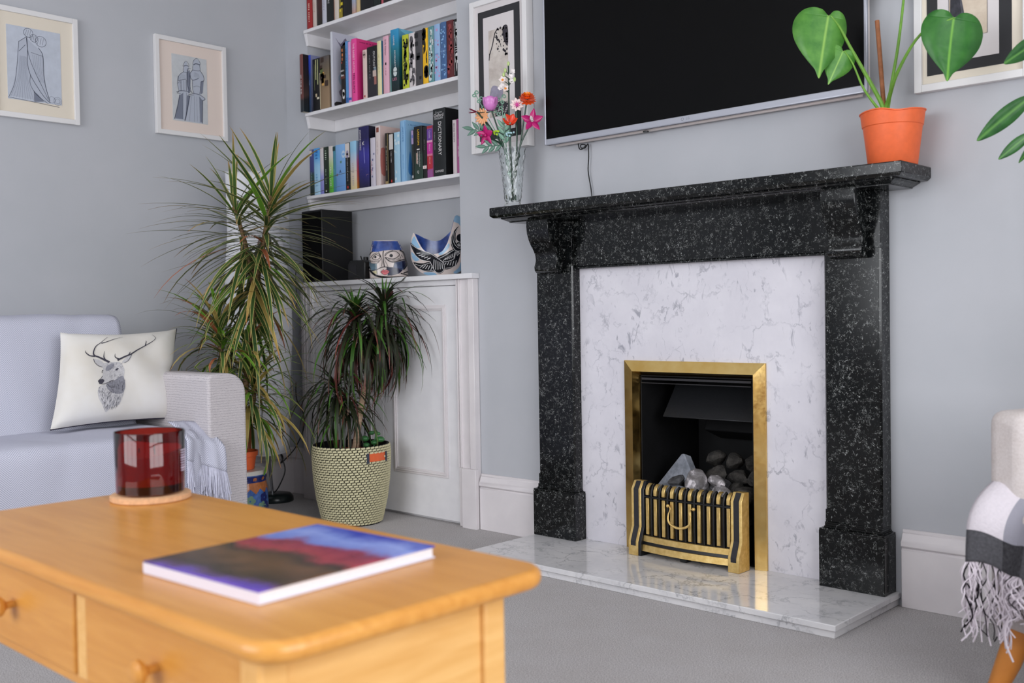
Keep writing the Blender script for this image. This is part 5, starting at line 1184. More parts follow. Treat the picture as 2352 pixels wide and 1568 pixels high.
MB().lathe([(.0785, .128), (.05, .134), (.001, .136)], 24, cap=False).build('soil', 'soil', pp, smooth=True, local=True)
flat('stake_wood', (150, 96, 64), .7, 0, .3, .2, 60)
MB().tube([(.698, -.118, 1.39), (.682, -.128, 1.667)], .0062, 10).build('stake', 'stake_wood', pp, smooth=True)
def leafmat(name, dark, lite, vein):
    t = NT(name, .38, 0, .4); s = t.sep(t.co('UV')); n = t.noise(30, 4)
    base = t.ramp(n.outputs['Fac'], [(.3, C3(*dark)), (.7, C3(*lite))])
    d = t.math('ABSOLUTE', t.math('SUBTRACT', s[0], .5))
    k = t.ramp(d, [(0.0, (1, 1, 1, 1)), (.03, (0, 0, 0, 1))])
    t.color(t.mix(k, base, C3(*vein)))
    t.b.inputs['Subsurface Weight'].default_value = 0.0
    return t.m
leafmat('leaf_fresh', (62, 120, 44), (92, 148, 62), (140, 184, 84)); leafmat('leaf_mid', (38, 96, 36), (60, 120, 48), (112, 170, 60)); leafmat('leaf_deep', (28, 74, 32), (52, 104, 46), (90, 140, 66))
flat('petiole', (112, 160, 62), .4, 0, .4, .15, 40)
HEART = [(0, 0), (.10, .085), (.24, .11), (.38, .06), (.48, -.06), (.52, -.22), (.48, -.42), (.36, -.62), (.2, -.80), (.08, -.92), (0, -1.06)]
LANCE = [(0, 0), (.10, -.06), (.17, -.25), (.19, -.45), (.16, -.66), (.09, -.86), (0, -1.0)]
def big_leaf(t, name, outline, notch, tip, side, mat, wl=1.0, wr=1.0, fold=.25, cup=.12, wave=0.0):
    N0, T0 = Vector(notch), Vector(tip); dn = (T0 - N0); L = dn.length; dn.normalize()
    sd = Vector(side); sd = (sd - dn * sd.dot(dn)).normalized(); nr = sd.cross(-dn)
    pts = [(x * wr, y) for x, y in outline] + [(-x * wl, y) for x, y in outline[-2:0:-1]]
    P_ = smooth_pts([(x, y, 0) for x, y in pts], 3, True)
    bm = bmesh.new(); vv = [bm.verts.new(p) for p in P_]
    for q in tessellate_polygon([P_]):
        try: bm.faces.new([vv[i] for i in q])
        except ValueError: pass
    bmesh.ops.subdivide_edges(bm, edges=bm.edges, cuts=2, use_grid_fill=True)
    me = bpy.data.meshes.new(name); uvs = []
    bm.verts.index_update()
    off = Vector(ORIGIN[t.name]); V_ = []; 
    for v in bm.verts:
        x, y = v.co.x, v.co.y
        V_.append(N0 - off + sd * (x * L) + dn * (-y * L) - nr * (L * (fold * abs(x) ** 1.4 + cup * y * y + wave * math.sin(9 * y) * x)))
        uvs.append((.5 + x, -y))
    me.from_pydata(V_, [], [[v.index for v in f.verts] for f in bm.faces]); bm.free()
    ul = me.uv_layers.new(name='UVMap')
    for lp in me.loops: ul.data[lp.index].uv = uvs[lp.vertex_index]
    me.materials.append(MATS[mat]); me.polygons.foreach_set('use_smooth', [True] * len(me.polygons))
    o = bpy.data.objects.new(name, me); COL.objects.link(o); o.parent = t
    q = o.modifiers.new('thick', 'SOLIDIFY'); q.thickness = .0008
    return o
RT = (.729, .684, 0)
big_leaf(pp, 'leaf', HEART, (.584, -.222, 1.682), (.566, -.250, 1.514), RT, 'leaf_fresh', 1.02, .66, .2, -.05)
big_leaf(pp, 'leaf', HEART, (.616, -.200, 1.582), (.590, -.232, 1.495), RT, 'leaf_fresh', .88, .86, .2, .05)
big_leaf(pp, 'leaf', HEART, (.921, -.210, 1.609), (.905, -.230, 1.451), RT, 'leaf_mid', .92, 1.02, .2, -.08)
CR = (.697, -.120, 1.405)
for pts, r0, r1 in (([CR, (.690, -.126, 1.44), (.657, -.158, 1.525), (.628, -.183, 1.595), (.606, -.200, 1.650), (.588, -.216, 1.682)], .0075, .0022),
                    ([CR, (.680, -.136, 1.43), (.655, -.160, 1.480), (.636, -.182, 1.545), (.618, -.198, 1.583)], .005, .0016),
                    ([CR, (.712, -.128, 1.44), (.770, -.200, 1.500), (.850, -.245, 1.575), (.918, -.212, 1.607)], .0075, .0022),
                    ([(.702, -.115, 1.40), (.712, -.108, 1.48), (.728, -.095, 1.60), (.742, -.086, 1.74), (.752, -.080, 1.86)], .0055, .003)):
    P_ = smooth_pts(pts, 5); N_ = len(P_)
    MB().tube(P_, [r0 + (r1 - r0) * i / (N_ - 1) for i in range(N_)], 8).build('petiole', 'petiole', pp, smooth=True)
big_leaf(pp, 'leaf', HEART, (.752, -.080, 1.860), (.735, -.150, 1.74), RT, 'leaf_fresh', .9, .9, .2, .05)

# ------------------------------------------------------------------ plant whose leaves reach in from the right
rp = thing('leafy_houseplant', 'dark green houseplant with long lobed leaves reaching in beside the right print', 'plant', (1.175, -.115, 0))
flat('pot_grey', (150, 148, 146), .6)
MB().lathe([(.075, 0), (.08, .004), (.10, .30), (.104, .305), (.104, .33), (.092, .33), (.09, .31)], 28, 1.175, -.115).build('pot', 'pot_grey', rp, smooth=True)
MB().lathe([(.0895, .309), (.001, .314)], 24, 1.175, -.115, cap=False).build('soil', 'soil', rp)
st = smooth_pts([(1.175, -.115, .30), (1.17, -.125, .75), (1.165, -.14, 1.15), (1.16, -.15, 1.50), (1.165, -.15, 1.62)], 5)
MB().tube(st, .008, 8).build('stem', 'petiole', rp, smooth=True)
for a, b, side, wl, wr in (((1.110, -.238, 1.372), (1.007, -.333, 1.267), (.4, .3, .9), 1.1, 1.1), ((1.112, -.246, 1.283), (1.050, -.294, 1.221), (.4, .3, .9), 1.2, 1.2), ((1.120, -.246, 1.262), (1.092, -.255, 1.212), (.7, .7, .2), 1.2, 1.2), ((1.135, -.205, 1.520), (1.056, -.281, 1.453), (.4, .3, .9), 1.5, 1.5), ((1.17, -.2, 1.60), (1.30, -.25, 1.50), (.4, .3, .9), 1.3, 1.3)):
    big_leaf(rp, 'leaf', LANCE, a, b, side, 'leaf_deep', wl * .62, wr * .62, .3, .12)
    MB().tube(smooth_pts([(1.163, -.145, a[2] + .01), ((1.163 + a[0]) / 2, (-.145 + a[1]) / 2, a[2] + .045), a], 5), .0026, 6).build('petiole', 'petiole', rp, smooth=True)

# ------------------------------------------------------------------ strap-leaved plants
def strapmat(name, mid, edge, tip, w0=.33, w1=.43):
    t = NT(name, .42, 0, .35); s = t.sep(t.co('UV')); info = t.n.new('ShaderNodeObjectInfo')
    n = t.noise(40, 3)
    mid_c = t.mix(t.math('MULTIPLY', info.outputs['Random'], .75), C3(*mid[0]), C3(*mid[1]))
    mid_c = t.mix(t.math('MULTIPLY', n.outputs['Fac'], .35), mid_c, C3(*mid[2]))
    d = t.math('ABSOLUTE', t.math('SUBTRACT', s[0], .5))
    e = t.ramp(d, [(w0, (0, 0, 0, 1)), (w1, (1, 1, 1, 1))])
    c = t.mix(e, mid_c, C3(*edge))
    tp = t.ramp(t.math('ADD', s[1], t.math('MULTIPLY', t.math('SUBTRACT', info.outputs['Random'], .5), .22)), [(.80, (0, 0, 0, 1)), (.98, (1, 1, 1, 1))])
    t.color(t.mix(tp, c, C3(*tip))); return t.m
strapmat('strap_variegated', ((52, 82, 40), (92, 122, 58), (70, 96, 62)), (212, 196, 122), (176, 142, 88))
strapmat('strap_fresh', ((98, 150, 46), (132, 182, 60), (84, 130, 50)), (160, 190, 90), (170, 160, 80), .34, .46)
strapmat('strap_straw', ((168, 150, 82), (188, 156, 92), (142, 120, 62)), (206, 180, 110), (170, 110, 70))
strapmat('strap_rust', ((168, 96, 66), (186, 116, 80), (150, 84, 58)), (192, 130, 90), (150, 80, 60))
strapmat('strap_dark', ((28, 42, 26), (52, 66, 36), (40, 36, 26)), (58, 44, 36), (112, 58, 52), .30, .46)
strapmat('strap_wine', ((72, 36, 34), (104, 48, 46), (60, 40, 30)), (120, 60, 56), (160, 84, 76), .30, .46)
strapmat('strap_green', ((62, 106, 38), (88, 142, 48), (52, 84, 36)), (84, 116, 50), (110, 96, 60), .32, .48)
WALLX = XL + .008
def strap(t, base, az, el, L, W, droop, mat, seg=8, fold=.18, clampfn=None, pw=1.3):
    """one long leaf: rises at elevation el and bends over by droop (radians)"""
    off = Vector(ORIGIN[t.name]); p = Vector(base); v = []; uv = []
    ha = Vector((math.cos(az), math.sin(az), 0)); sd = Vector((-math.sin(az), math.cos(az), 0))
    for i in range(seg + 1):
        q = i / seg
        e = el - droop * q ** pw
        d = ha * math.cos(e) + Vector((0, 0, math.sin(e))); nrm = -ha * math.sin(e) + Vector((0, 0, math.cos(e)))
        w = W * .5 * min(1, .45 + 2.2 * q) * (1 - q ** 2.6) + .0004
        c = p
        for k in (-1, 0, 1):
            x = c + sd * (w * k) + nrm * (fold * w * abs(k))
            if x.x < WALLX: x.x = WALLX + (x.x - WALLX) * .02
            if clampfn: x = clampfn(x)
            v.append(x - off); uv.append((.5 + .5 * k, q))
        p = p + d * (L / seg)
    me = bpy.data.meshes.new('leaf'); me.from_pydata(v, [], [(3 * i + k, 3 * i + k + 1, 3 * i + 4 + k, 3 * i + 3 + k) for i in range(seg) for k in (0, 1)])
    ul = me.uv_layers.new(name='UVMap')
    for lp in me.loops: ul.data[lp.index].uv = uv[lp.vertex_index]
    me.materials.append(MATS[mat]); me.polygons.foreach_set('use_smooth', [True] * len(me.polygons))
    o = bpy.data.objects.new('leaf', me); COL.objects.link(o); o.parent = t; return o
def strap_points(base, az, el, L, W, droop, clampfn, seg=6, pw=1.3):
    p = Vector(base); v = []; ha = Vector((math.cos(az), math.sin(az), 0)); sd_ = Vector((-math.sin(az), math.cos(az), 0))
    for i in range(seg + 1):
        q = i / seg; e = el - droop * q ** pw; d = ha * math.cos(e) + Vector((0, 0, math.sin(e)))
        w = W * .5 * min(1, .45 + 2.2 * q) * (1 - q ** 2.6) + .0004
        for k in (-1, 1):
            x = p + sd_ * (w * k)
            if x.x < WALLX: x.x = WALLX + (x.x - WALLX) * .02
            v.append(clampfn(x) if clampfn else x)
        p = p + d * (L / seg)
    return v
def underleaves(t, specs):
    """the many smaller leaves behind the front ones, joined: past the limit of single parts"""
    names = []; m = MB(); uvs = []
    for top, down, n, L, W, seed, mats, el0, el1, dr, clampfn, pw in specs:
        rg = random.Random(seed); A_, B_ = Vector(top), Vector(down)
        for i in range(n):
            q = (i + .5) / n; mt = rg.choices([a for a, _ in mats], [b for _, b in mats])[0]
            if mt not in names: names.append(mt)
            v = strap_points(A_.lerp(B_, q), i * 2.39996 + 1.1 + rg.uniform(-.3, .3), el0 + (el1 - el0) * q + rg.uniform(-.2, .2), L * rg.uniform(.65, 1.1), W * rg.uniform(.8, 1.1), rg.uniform(*dr), clampfn, pw=pw)
            m.add(v, [(2 * k, 2 * k + 1, 2 * k + 3, 2 * k + 2) for k in range(6)], names.index(mt)); uvs += [(float(k % 2), (k // 2) / 6) for k in range(14)]
    o = m.build('inner_leaves', names, t, norm=False); ul = o.data.uv_layers.new(name='UVMap')
    for lp in o.data.loops: ul.data[lp.index].uv = uvs[lp.vertex_index]
    return stuff(o)
def crown(t, top, down, n, L, W, seed, mats, el_top=1.35, el_low=-.5, dr=(.5, 1.4), lvar=.25, clampfn=None, ez=1.0, pw=1.3):
    """leaves spiralling down the stem from `top` to `down`"""
    rg = random.Random(seed); A_, B_ = Vector(top), Vector(down)
    for i in range(n):
        q = (i + .5) / n; base = A_.lerp(B_, q)
        az = i * 2.39996 + rg.uniform(-.3, .3)
        el = el_top + (el_low - el_top) * q ** ez + rg.uniform(-.18, .18)
        ln = L * (1 + rg.uniform(-lvar, lvar * .7)) * (.62 + .38 * min(1, q * 5))
        mt = rg.choices([m_ for m_, _ in mats], [w for _, w in mats])[0]
        strap(t, base, az, el, ln, W * rg.uniform(.8, 1.15), rg.uniform(*dr) * (.7 + .6 * q), mt, clampfn=clampfn, pw=pw)
# tall dragon tree in an orange pot on a ceramic garden stool
dt = thing('dragon_tree', 'tall cream-edged dragon tree in an orange pot behind the sofa arm', 'plant', (-1.82, -.62, .2455))
MB().lathe([(.050, .2455), (.053, .247), (.062, .300), (.068, .302), (.071, .322), (.066, .322), (.060, .300)], 32, -1.82, -.62).build('pot', 'terracotta_plastic', dt, smooth=True)
MB().lathe([(.0635, .306), (.001, .310)], 24, -1.82, -.62, cap=False).build('soil', 'soil', dt)
t_ = NT('cane_bark', .85, 0, .2); z_ = t_.sep()[2]; w_ = t_.math('FRACT', t_.math('MULTIPLY', z_, 55)); n_ = t_.noise(60, 4)
t_.color(t_.mix(t_.ramp(w_, [(.0, (1, 1, 1, 1)), (.14, (0, 0, 0, 1))]), t_.ramp(n_.outputs['Fac'], [(.3, C3(112, 88, 66)), (.7, C3(150, 122, 92))]), C3(74, 56, 42)))
t_ = NT('cane_pale', .8, 0, .25); z_ = t_.sep()[2]; w_ = t_.math('FRACT', t_.math('MULTIPLY', z_, 70)); n_ = t_.noise(60, 4)
t_.color(t_.mix(t_.ramp(w_, [(.0, (1, 1, 1, 1)), (.12, (0, 0, 0, 1))]), t_.ramp(n_.outputs['Fac'], [(.3, C3(186, 154, 128)), (.7, C3(212, 184, 156))]), C3(128, 98, 76)))
def cane(t, pts, r0, r1, mat):
    P_ = smooth_pts(pts, 6); N_ = len(P_)
    MB().tube(P_, [r0 + (r1 - r0) * i / (N_ - 1) for i in range(N_)], 10).build('cane', mat, t, smooth=True)
cane(dt, [(-1.822, -.622, .29), (-1.815, -.605, .50), (-1.803, -.591, .654), (-1.782, -.561, .96), (-1.757, -.530, 1.175), (-1.733, -.501, 1.373)], .015, .009, 'cane_bark')
cane(dt, [(-1.785, -.564, .95), (-1.795, -.567, 1.08), (-1.820, -.588, 1.22), (-1.847, -.609, 1.33)], .010, .008, 'cane_bark')
cane(dt, [(-1.835, -.635, .29), (-1.855, -.645, .50), (-1.878, -.660, .68), (-1.893, -.669, .845)], .011, .008, 'cane_bark')
cane(dt, [(-1.812, -.606, .29), (-1.800, -.600, .42), (-1.785, -.575, .52), (-1.780, -.572, .63)], .009, .007, 'cane_bark')
VAR = [('strap_variegated', 12), ('strap_fresh', .5), ('strap_straw', .45), ('strap_rust', .10)]
crown(dt, (-1.733, -.501, 1.378), (-1.768, -.543, 1.08), 86, .46, .020, 3, VAR, 1.45, -.62, (.2, .8), .28, ez=.55)
crown(dt, (-1.847, -.609, 1.335), (-1.800, -.570, 1.10), 52, .43, .019, 8, VAR, 1.40, -.60, (.2, .9), .25, ez=.55)
crown(dt, (-1.760, -.532, 1.20), (-1.795, -.580, .84), 45, .38, .021, 15, VAR, .05, -.95, (.25, .7), .25)
SOFA = lambda x: Vector((x.x, max(x.y, -.775), x.z)) if (x.z < .66 and x.y < -.775) else x
crown(dt, (-1.893, -.669, .855), (-1.872, -.655, .66), 61, .32, .020, 21, [('strap_straw', 2.6), ('strap_fresh', 3), ('strap_variegated', 4), ('strap_rust', .3)], 1.30, -.6, (.7, 1.9), .3, clampfn=SOFA)
crown(dt, (-1.780, -.572, .635), (-1.790, -.585, .46), 56, .34, .020, 33, [('strap_fresh', 2.5), ('strap_variegated', 5), ('strap_straw', 1.5), ('strap_rust', .3)], 1.2, -.6, (.8, 2.0), .3, clampfn=SOFA)
LOWM = [('strap_straw', 2.4), ('strap_fresh', 3), ('strap_variegated', 4), ('strap_rust', .3)]
underleaves(dt, [((-1.893, -.669, .86), (-1.865, -.650, .55), 95, .31, .018, 121, LOWM, 1.0, -.5, (.7, 1.9), SOFA, 1.1), ((-1.800, -.590, .78), (-1.795, -.590, .42), 110, .31, .018, 133, LOWM, .9, -.5, (.8, 2.0), SOFA, 1.1),
    ((-1.740, -.510, 1.30), (-1.79, -.57, .95), 60, .36, .018, 141, VAR, .6, -.8, (.4, .9), None, 1.3), ((-1.845, -.606, 1.30), (-1.80, -.57, 1.05), 40, .34, .018, 151, VAR, .5, -.8, (.4, .9), None, 1.3)])
# the stool it stands on
flat('stool_white', (206, 202, 196), .25, 0, .5, .05, 30); flat('stool_blue', (66, 102, 168), .22, 0, .5, .3, 60); flat('stool_navy', (30, 40, 104), .22); flat('stool_rust', (176, 106, 62), .22, 0, .5, .25, 60); flat('stool_yellow', (222, 190, 66), .22); flat('stool_green', (110, 142, 120), .22)
gs = thing('garden_stool', 'round ceramic garden stool painted with blue and yellow flowers behind the sofa arm', 'stool', (-1.82, -.62, 0))
SP = [(.085, 0), (.090, .004), (.100, .04), (.108, .10), (.106, .16), (.098, .205), (.101, .212), (.103, .235), (.100, .243), (.094, .245)]
MB().lathe(SP, 40, -1.82, -.62).build('body', 'stool_blue', gs, smooth=True)
MB().lathe([(.1045, .228), (.1045, .238), (.101, .2448), (.0945, .2453), (.01, .2453)], 40, -1.82, -.62, cap=True).build('top', 'stool_white', gs, smooth=True)
def sfn(a, z, lift):
    r = interp([(zz, rr) for rr, zz in SP], z) + lift; return (-1.82 + r * math.cos(a), -.62 + r * math.sin(a), z)
P = Print(sfn, .12); P.lift = .0008
m = P.mb; m.grid(lambda u, v: sfn(2 * math.pi * u, .198 + .026 * v, .0007), 48, 4, True, mi=1); m.grid(lambda u, v: sfn(2 * math.pi * u, .172 + .026 * v, .0006), 48, 4, True, mi=2)
for k in range(14):
    a = 2 * math.pi * k / 14; P.fill([(a - .22, .174), (a, .152), (a + .22, .174)], 2, smooth=False, cuts=2)
    P.fill([(a + .09 * math.cos(q), .211 + .008 * math.sin(q)) for q in [j * math.pi / 4 for j in range(8)]], 2, cuts=1, lift=.0012)
rnd_seed(4)
for k in range(22):
    a, z = random.uniform(0, 6.28), random.uniform(.02, .145); c_ = random.choice((3, 3, 4, 2, 5, 1))
    for j in range(5):
        q = j * 1.2566; P.fill([(a + .13 * math.cos(q) + .10 * math.cos(s), z + .013 * math.sin(q) + .010 * math.sin(s)) for s in [i * math.pi / 3 for i in range(6)]], c_, n=2, cuts=1, lift=.0009 + .0003 * (k % 4))
P.build('glaze_pattern', ['stool_blue', 'stool_navy', 'stool_rust', 'stool_yellow', 'stool_green', 'stool_white'], gs)

# ------------------------------------------------------------------ paper floor lamp
t_ = NT('rice_paper', .85, 0, .2); n_ = t_.noise(8, 5, .6); t_.color(t_.ramp(n_.outputs['Fac'], [(.3, C3(226, 226, 232)), (.7, C3(238, 238, 242))])); t_.bump(t_.noise(26, 4, .6, .8).outputs['Fac'], .35, .01)
t_.b.inputs['Transmission Weight'].default_value = 0.0
flat('chrome', (190, 192, 198), .18, 1.0); flat('lamp_base', (22, 32, 32), .3)
fl = thing('floor_lamp', 'tall white paper floor lamp with a dark round foot behind the dragon tree', 'lamp', (-2.255, -.165, 0))
MB().lathe([(.082, 0), (.084, .004), (.082, .022), (.070, .036), (.045, .041), (.001, .042)], 36, -2.255, -.165).build('base', 'lamp_base', fl, smooth=True)
cl = [(-2.262, -.180, .04), (-2.252, -.205, .24), (-2.211, -.245, .80), (-2.180, -.282, 1.21), (-2.150, -.310, 1.50)]
MB().tube(cl, .0085, 12).build('pole', 'chrome', fl, smooth=True)
SR = [(0, .096), (.2, .112), (.42, .145), (.52, .150), (.66, .142), (.8, .118), (.9, .108), (1.0, .100)]
def lc(q):
    P_ = [(0, Vector((-2.247, -.205, .235))), (.44, Vector((-2.228, -.245, .80))), (.75, Vector((-2.215, -.275, 1.21))), (1, Vector((-2.222, -.300, 1.535)))]
    for (a, x), (b, y) in zip(P_[:-1], P_[1:]):
        if q <= b: return x.lerp(y, (q - a) / (b - a))
    return P_[-1][1]
def shade(u, v):
    c = lc(v); r = interp(SR, v); a = 2 * math.pi * u
    r *= 1 + .012 * math.sin(7 * a + 9 * v)
    return (max(WALLX, c.x + r * math.cos(a)), c.y + r * math.sin(a), c.z + .006 * math.sin(2 * a))
m = MB(); m.grid(shade, 40, 34, True); o = m.build('shade', 'rice_paper', fl, smooth='all'); q = o.modifiers.new('t', 'SOLIDIFY'); q.thickness = .0012
for v_ in (0.003, .33, .66, .997):
    MB().tube([shade(k / 40, v_) for k in range(41)], .0016, 5, cap=False).build('hoop', 'rice_paper', fl, smooth=True)
MB().tube(smooth_pts([(-2.236, -.185, .045), (-2.212, -.175, .075), (-2.196, -.150, .15), (-2.222, -.155, .225), (-2.255, -.12, .20), (-2.30, -.10, .17), (-2.25, -.075, .22), (-2.19, -.08, .27), (-2.150, -.07, .35), (-2.155, -.07, .42), (-2.19, -.08, .48), (-2.20, -.075, .56)], 7), .003, 6).build('flex', 'black_cable', fl, smooth=True)

# ------------------------------------------------------------------ basket planter with the smaller dragon tree
BX, BY = -1.570, -.242
bk = thing('basket_planter', 'round woven basket planter of pale straw and black thread on the carpet', 'basket', (BX, BY, 0))
flat('weave_black', (26, 26, 28), .85, 0, .2, .3, 90); flat('weave_straw', (216, 209, 172), .75, 0, .25, .12, 70); flat('strap_blue', (56, 62, 76), .7)
BP = [(0, .122), (.03, .130), (.10, .146), (.18, .157), (.25, .162), (.30, .163), (.332, .160)]
def br(z): return interp(BP, z)
m = MB(); m.grid(lambda u, v: (br(.332 * v) * math.cos(2 * math.pi * u), br(.332 * v) * math.sin(2 * math.pi * u), .332 * v), 60, 14, True)
m.grid(lambda u, v: ((br(.332 - .30 * v) - .010) * math.cos(2 * math.pi * u), (br(.332 - .30 * v) - .010) * math.sin(2 * math.pi * u), .332 - .30 * v), 60, 10, True)
m.add([(r_ * math.cos(2 * math.pi * k / 60), r_ * math.sin(2 * math.pi * k / 60), .332) for r_ in (.160, .150) for k in range(60)], [(k, (k + 1) % 60, 60 + (k + 1) % 60, 60 + k) for k in range(60)])
m.add([(.122 * math.cos(2 * math.pi * k / 60), .122 * math.sin(2 * math.pi * k / 60), 0) for k in range(60)], [list(range(60))])
m.build('wall', 'weave_black', bk, smooth=True, local=True)
CAMA = math.atan2(-2.936 - BY, 1.903 - BX)           # azimuth that faces the room
SLOT = (CAMA + .42, CAMA + 1.02, .270, .306)
m = MB(); RWS, NB = 32, 48
for j in range(RWS):
    z = .004 + j * .328 / RWS; hz = .328 / RWS
    for k in range(NB):
        a0 = 2 * math.pi * (k - j * .36) / NB; da = 2 * math.pi / NB
        am = a0 + da / 2; dd = (am - SLOT[0]) % (2 * math.pi)
        if dd < SLOT[1] - SLOT[0] and SLOT[2] < z + hz / 2 < SLOT[3]: continue
        v = []
        for (fa, fz, lift) in ((.04, .12, .0005), (.86, .12, .0005), (.86, .92, .0005), (.04, .92, .0005), (.12, .26, .0040), (.78, .24, .0040), (.78, .76, .0040), (.12, .80, .0040)):
            zz = z + hz * fz + .0028 * (fa - .5); a = a0 + da * (fa + .16 * (.5 - fz)); r = br(zz) + lift; v.append((r * math.cos(a), r * math.sin(a), zz))
        m.add(v, [(4, 5, 6, 7), (0, 1, 5, 4), (1, 2, 6, 5), (2, 3, 7, 6), (3, 0, 4, 7)])
stuff(m.build('straw_weave', 'weave_straw', bk, local=True, norm=False))
m = MB(); m.grid(lambda u, v: ((br(.29) + .0012) * math.cos(SLOT[0] + u * (SLOT[1] - SLOT[0])), (br(.29) + .0012) * math.sin(SLOT[0] + u * (SLOT[1] - SLOT[0])), SLOT[2] + v * (SLOT[3] - SLOT[2])), 10, 3)
m.build('handle_slot', 'terracotta_plastic', bk, local=True)
for aa in (SLOT[0] - .04, SLOT[1] - .02):
    m = MB(); m.grid(lambda u, v: ((br(.29) + .005) * math.cos(aa + .07 * u), (br(.29) + .005) * math.sin(aa + .07 * u), SLOT[2] - .006 + v * (SLOT[3] - SLOT[2] + .006)), 4, 3); o = m.build('handle_strap', 'strap_blue', bk, local=True); q = o.modifiers.new('t', 'SOLIDIFY'); q.thickness = .003
sd = thing('dragon_tree', 'smaller dark-leaved dragon tree growing from the woven basket', 'plant', (BX, BY, .006))
MB().lathe([(.085, .006), (.12, .285), (.126, .288), (.130, .300), (.122, .300), (.118, .285)], 32, BX, BY).build('pot', 'terracotta_plastic', sd, smooth=True)
MB().lathe([(.1205, .290), (.06, .296), (.001, .298)], 24, BX, BY, cap=False).build('soil', 'soil', sd)
cane(sd, [(-1.566, -.228, .28), (-1.556, -.215, .40), (-1.545, -.200, .50), (-1.532, -.186, .58), (-1.526, -.180, .62)], .0145, .012, 'cane_pale')
cane(sd, [(-1.527, -.182, .60), (-1.535, -.190, .70), (-1.552, -.205, .80), (-1.565, -.212, .872)], .010, .008, 'cane_pale')
cane(sd, [(-1.526, -.180, .61), (-1.505, -.160, .68), (-1.486, -.140, .80), (-1.474, -.128, .907)], .010, .008, 'cane_pale')
cane(sd, [(-1.582, -.240, .28), (-1.583, -.240, .38), (-1.588, -.242, .50)], .008, .006, 'cane_pale')
cane(sd, [(-1.584, -.241, .40), (-1.605, -.255, .48), (-1.633, -.280, .575)], .006, .005, 'cane_pale')
DK = [('strap_dark', 9), ('strap_green', 2.6), ('strap_wine', .9)]
CUP = lambda x: Vector((x.x, min(x.y, -.050), x.z)) if x.y > -.050 else x
crown(sd, (-1.565, -.212, .880), (-1.545, -.200, .74), 96, .34, .0150, 51, DK, 1.35, -.25, (1.5, 2.5), .25, CUP, .6, .75)
crown(sd, (-1.474, -.128, .915), (-1.490, -.145, .77), 96, .34, .0150, 63, DK, 1.40, -.25, (1.5, 2.5), .25, CUP, .6, .75)
crown(sd, (-1.633, -.280, .585), (-1.612, -.262, .50), 62, .31, .013, 71, DK, 1.2, -.2, (1.4, 2.4), .25, CUP, .7, .75)
crown(sd, (-1.588, -.242, .505), (-1.585, -.240, .44), 34, .24, .013, 83, [('strap_dark', 4), ('strap_green', 4), ('strap_wine', 1)], 1.3, -.3, (1.0, 2.0), .25, CUP, .8, .75)
underleaves(sd, [((-1.565, -.212, .87), (-1.55, -.203, .72), 80, .32, .012, 151, DK, .9, -.3, (1.4, 2.3), CUP, .8), ((-1.474, -.128, .90), (-1.49, -.145, .75), 80, .32, .012, 163, DK, .9, -.3, (1.4, 2.3), CUP, .8), ((-1.633, -.280, .58), (-1.60, -.255, .46), 60, .28, .011, 171, DK, .8, -.3, (1.3, 2.2), CUP, .8)])
for k in range(6):   # fresh upright shoots
    a = k * 1.1; strap(sd, (-1.474, -.128, .91), a, 1.25, .14, .012, .35, 'strap_green', clampfn=CUP)
    strap(sd, (-1.565, -.212, .875), a + .5, 1.2, .15, .011, .5, 'strap_green', clampfn=CUP)
ju = thing('jade_sprig', 'small green jade plant sprig at the rim of the basket', 'plant', (-1.497, -.175, .292))
flat('jade', (58, 112, 62), .3, 0, .5, .15, 50)
MB().tube([(-1.503, -.178, .290), (-1.500, -.172, .33), (-1.497, -.165, .372)], .004, 8).build('stem', 'jade', ju, smooth=True)
for dx, dz, ang, sz in ((-.036, .352, .2, .027), (.030, .348, -.2, .027), (-.006, .376, 1.2, .018), (.010, .380, .5, .016), (-.030, .325, -.3, .022), (.004, .335, .9, .022), (.022, .372, .1, .014)):
    c = Vector((-1.499 + .729 * dx, -.168 + .684 * dx - .012, dz))
    MB().ball(c, sz, 14, 9, sc=(.82, .62, .48)).build('leaf', 'jade', ju, smooth=True)
# ------------------------------------------------------------------ sofa
def herring(name, c0, c1, per=.032, pitch=.0074, axes=(1, 2)):
    t = NT(name, .95, 0, .15); s = t.sep(t.co('UV'))
    zig = t.math('PINGPONG', s[0], per)
    k = t.math('FRACT', t.math('DIVIDE', t.math('ADD', s[1], zig), pitch))
    tri = t.math('ABSOLUTE', t.math('SUBTRACT', k, .5))
    n = t.noise(300, 2)
    f = t.ramp(t.math('ADD', tri, t.math('MULTIPLY', t.math('SUBTRACT', n.outputs['Fac'], .5), .15)), [(.17, C3(*c0)), (.33, C3(*c1))])
    t.color(f); t.bump(tri, .35, .001); return t.m
herring('throw_weave', (178, 180, 198), (218, 218, 231))
t_ = NT('sofa_fabric', .95, 0, .15); z_ = t_.sep()[2]; n_ = t_.noise(36, 4); n2 = t_.noise(180, 3)
ln = t_.math('FRACT', t_.math('ADD', t_.math('MULTIPLY', z_, 105), t_.math('MULTIPLY', n_.outputs['Fac'], 1.1)))
tr = t_.math('ABSOLUTE', t_.math('SUBTRACT', ln, .5))
t_.color(t_.mix(t_.math('MULTIPLY', t_.ramp(tr, [(.0, (1, 1, 1, 1)), (.16, (0, 0, 0, 1))]), t_.ramp(n2.outputs['Fac'], BW(.4, .6))), t_.ramp(n2.outputs['Fac'], [(.3, C3(196, 190, 192)), (.7, C3(212, 206, 208))]), C3(140, 134, 142))); t_.bump(tr, .28, .002)
SX0, SX1, SY0, SY1 = -2.355, -1.500, -2.72, -.790
sofa = thing('sofa', 'pale grey ribbed fabric sofa against the left wall', 'sofa', (-1.93, -1.75, 0))
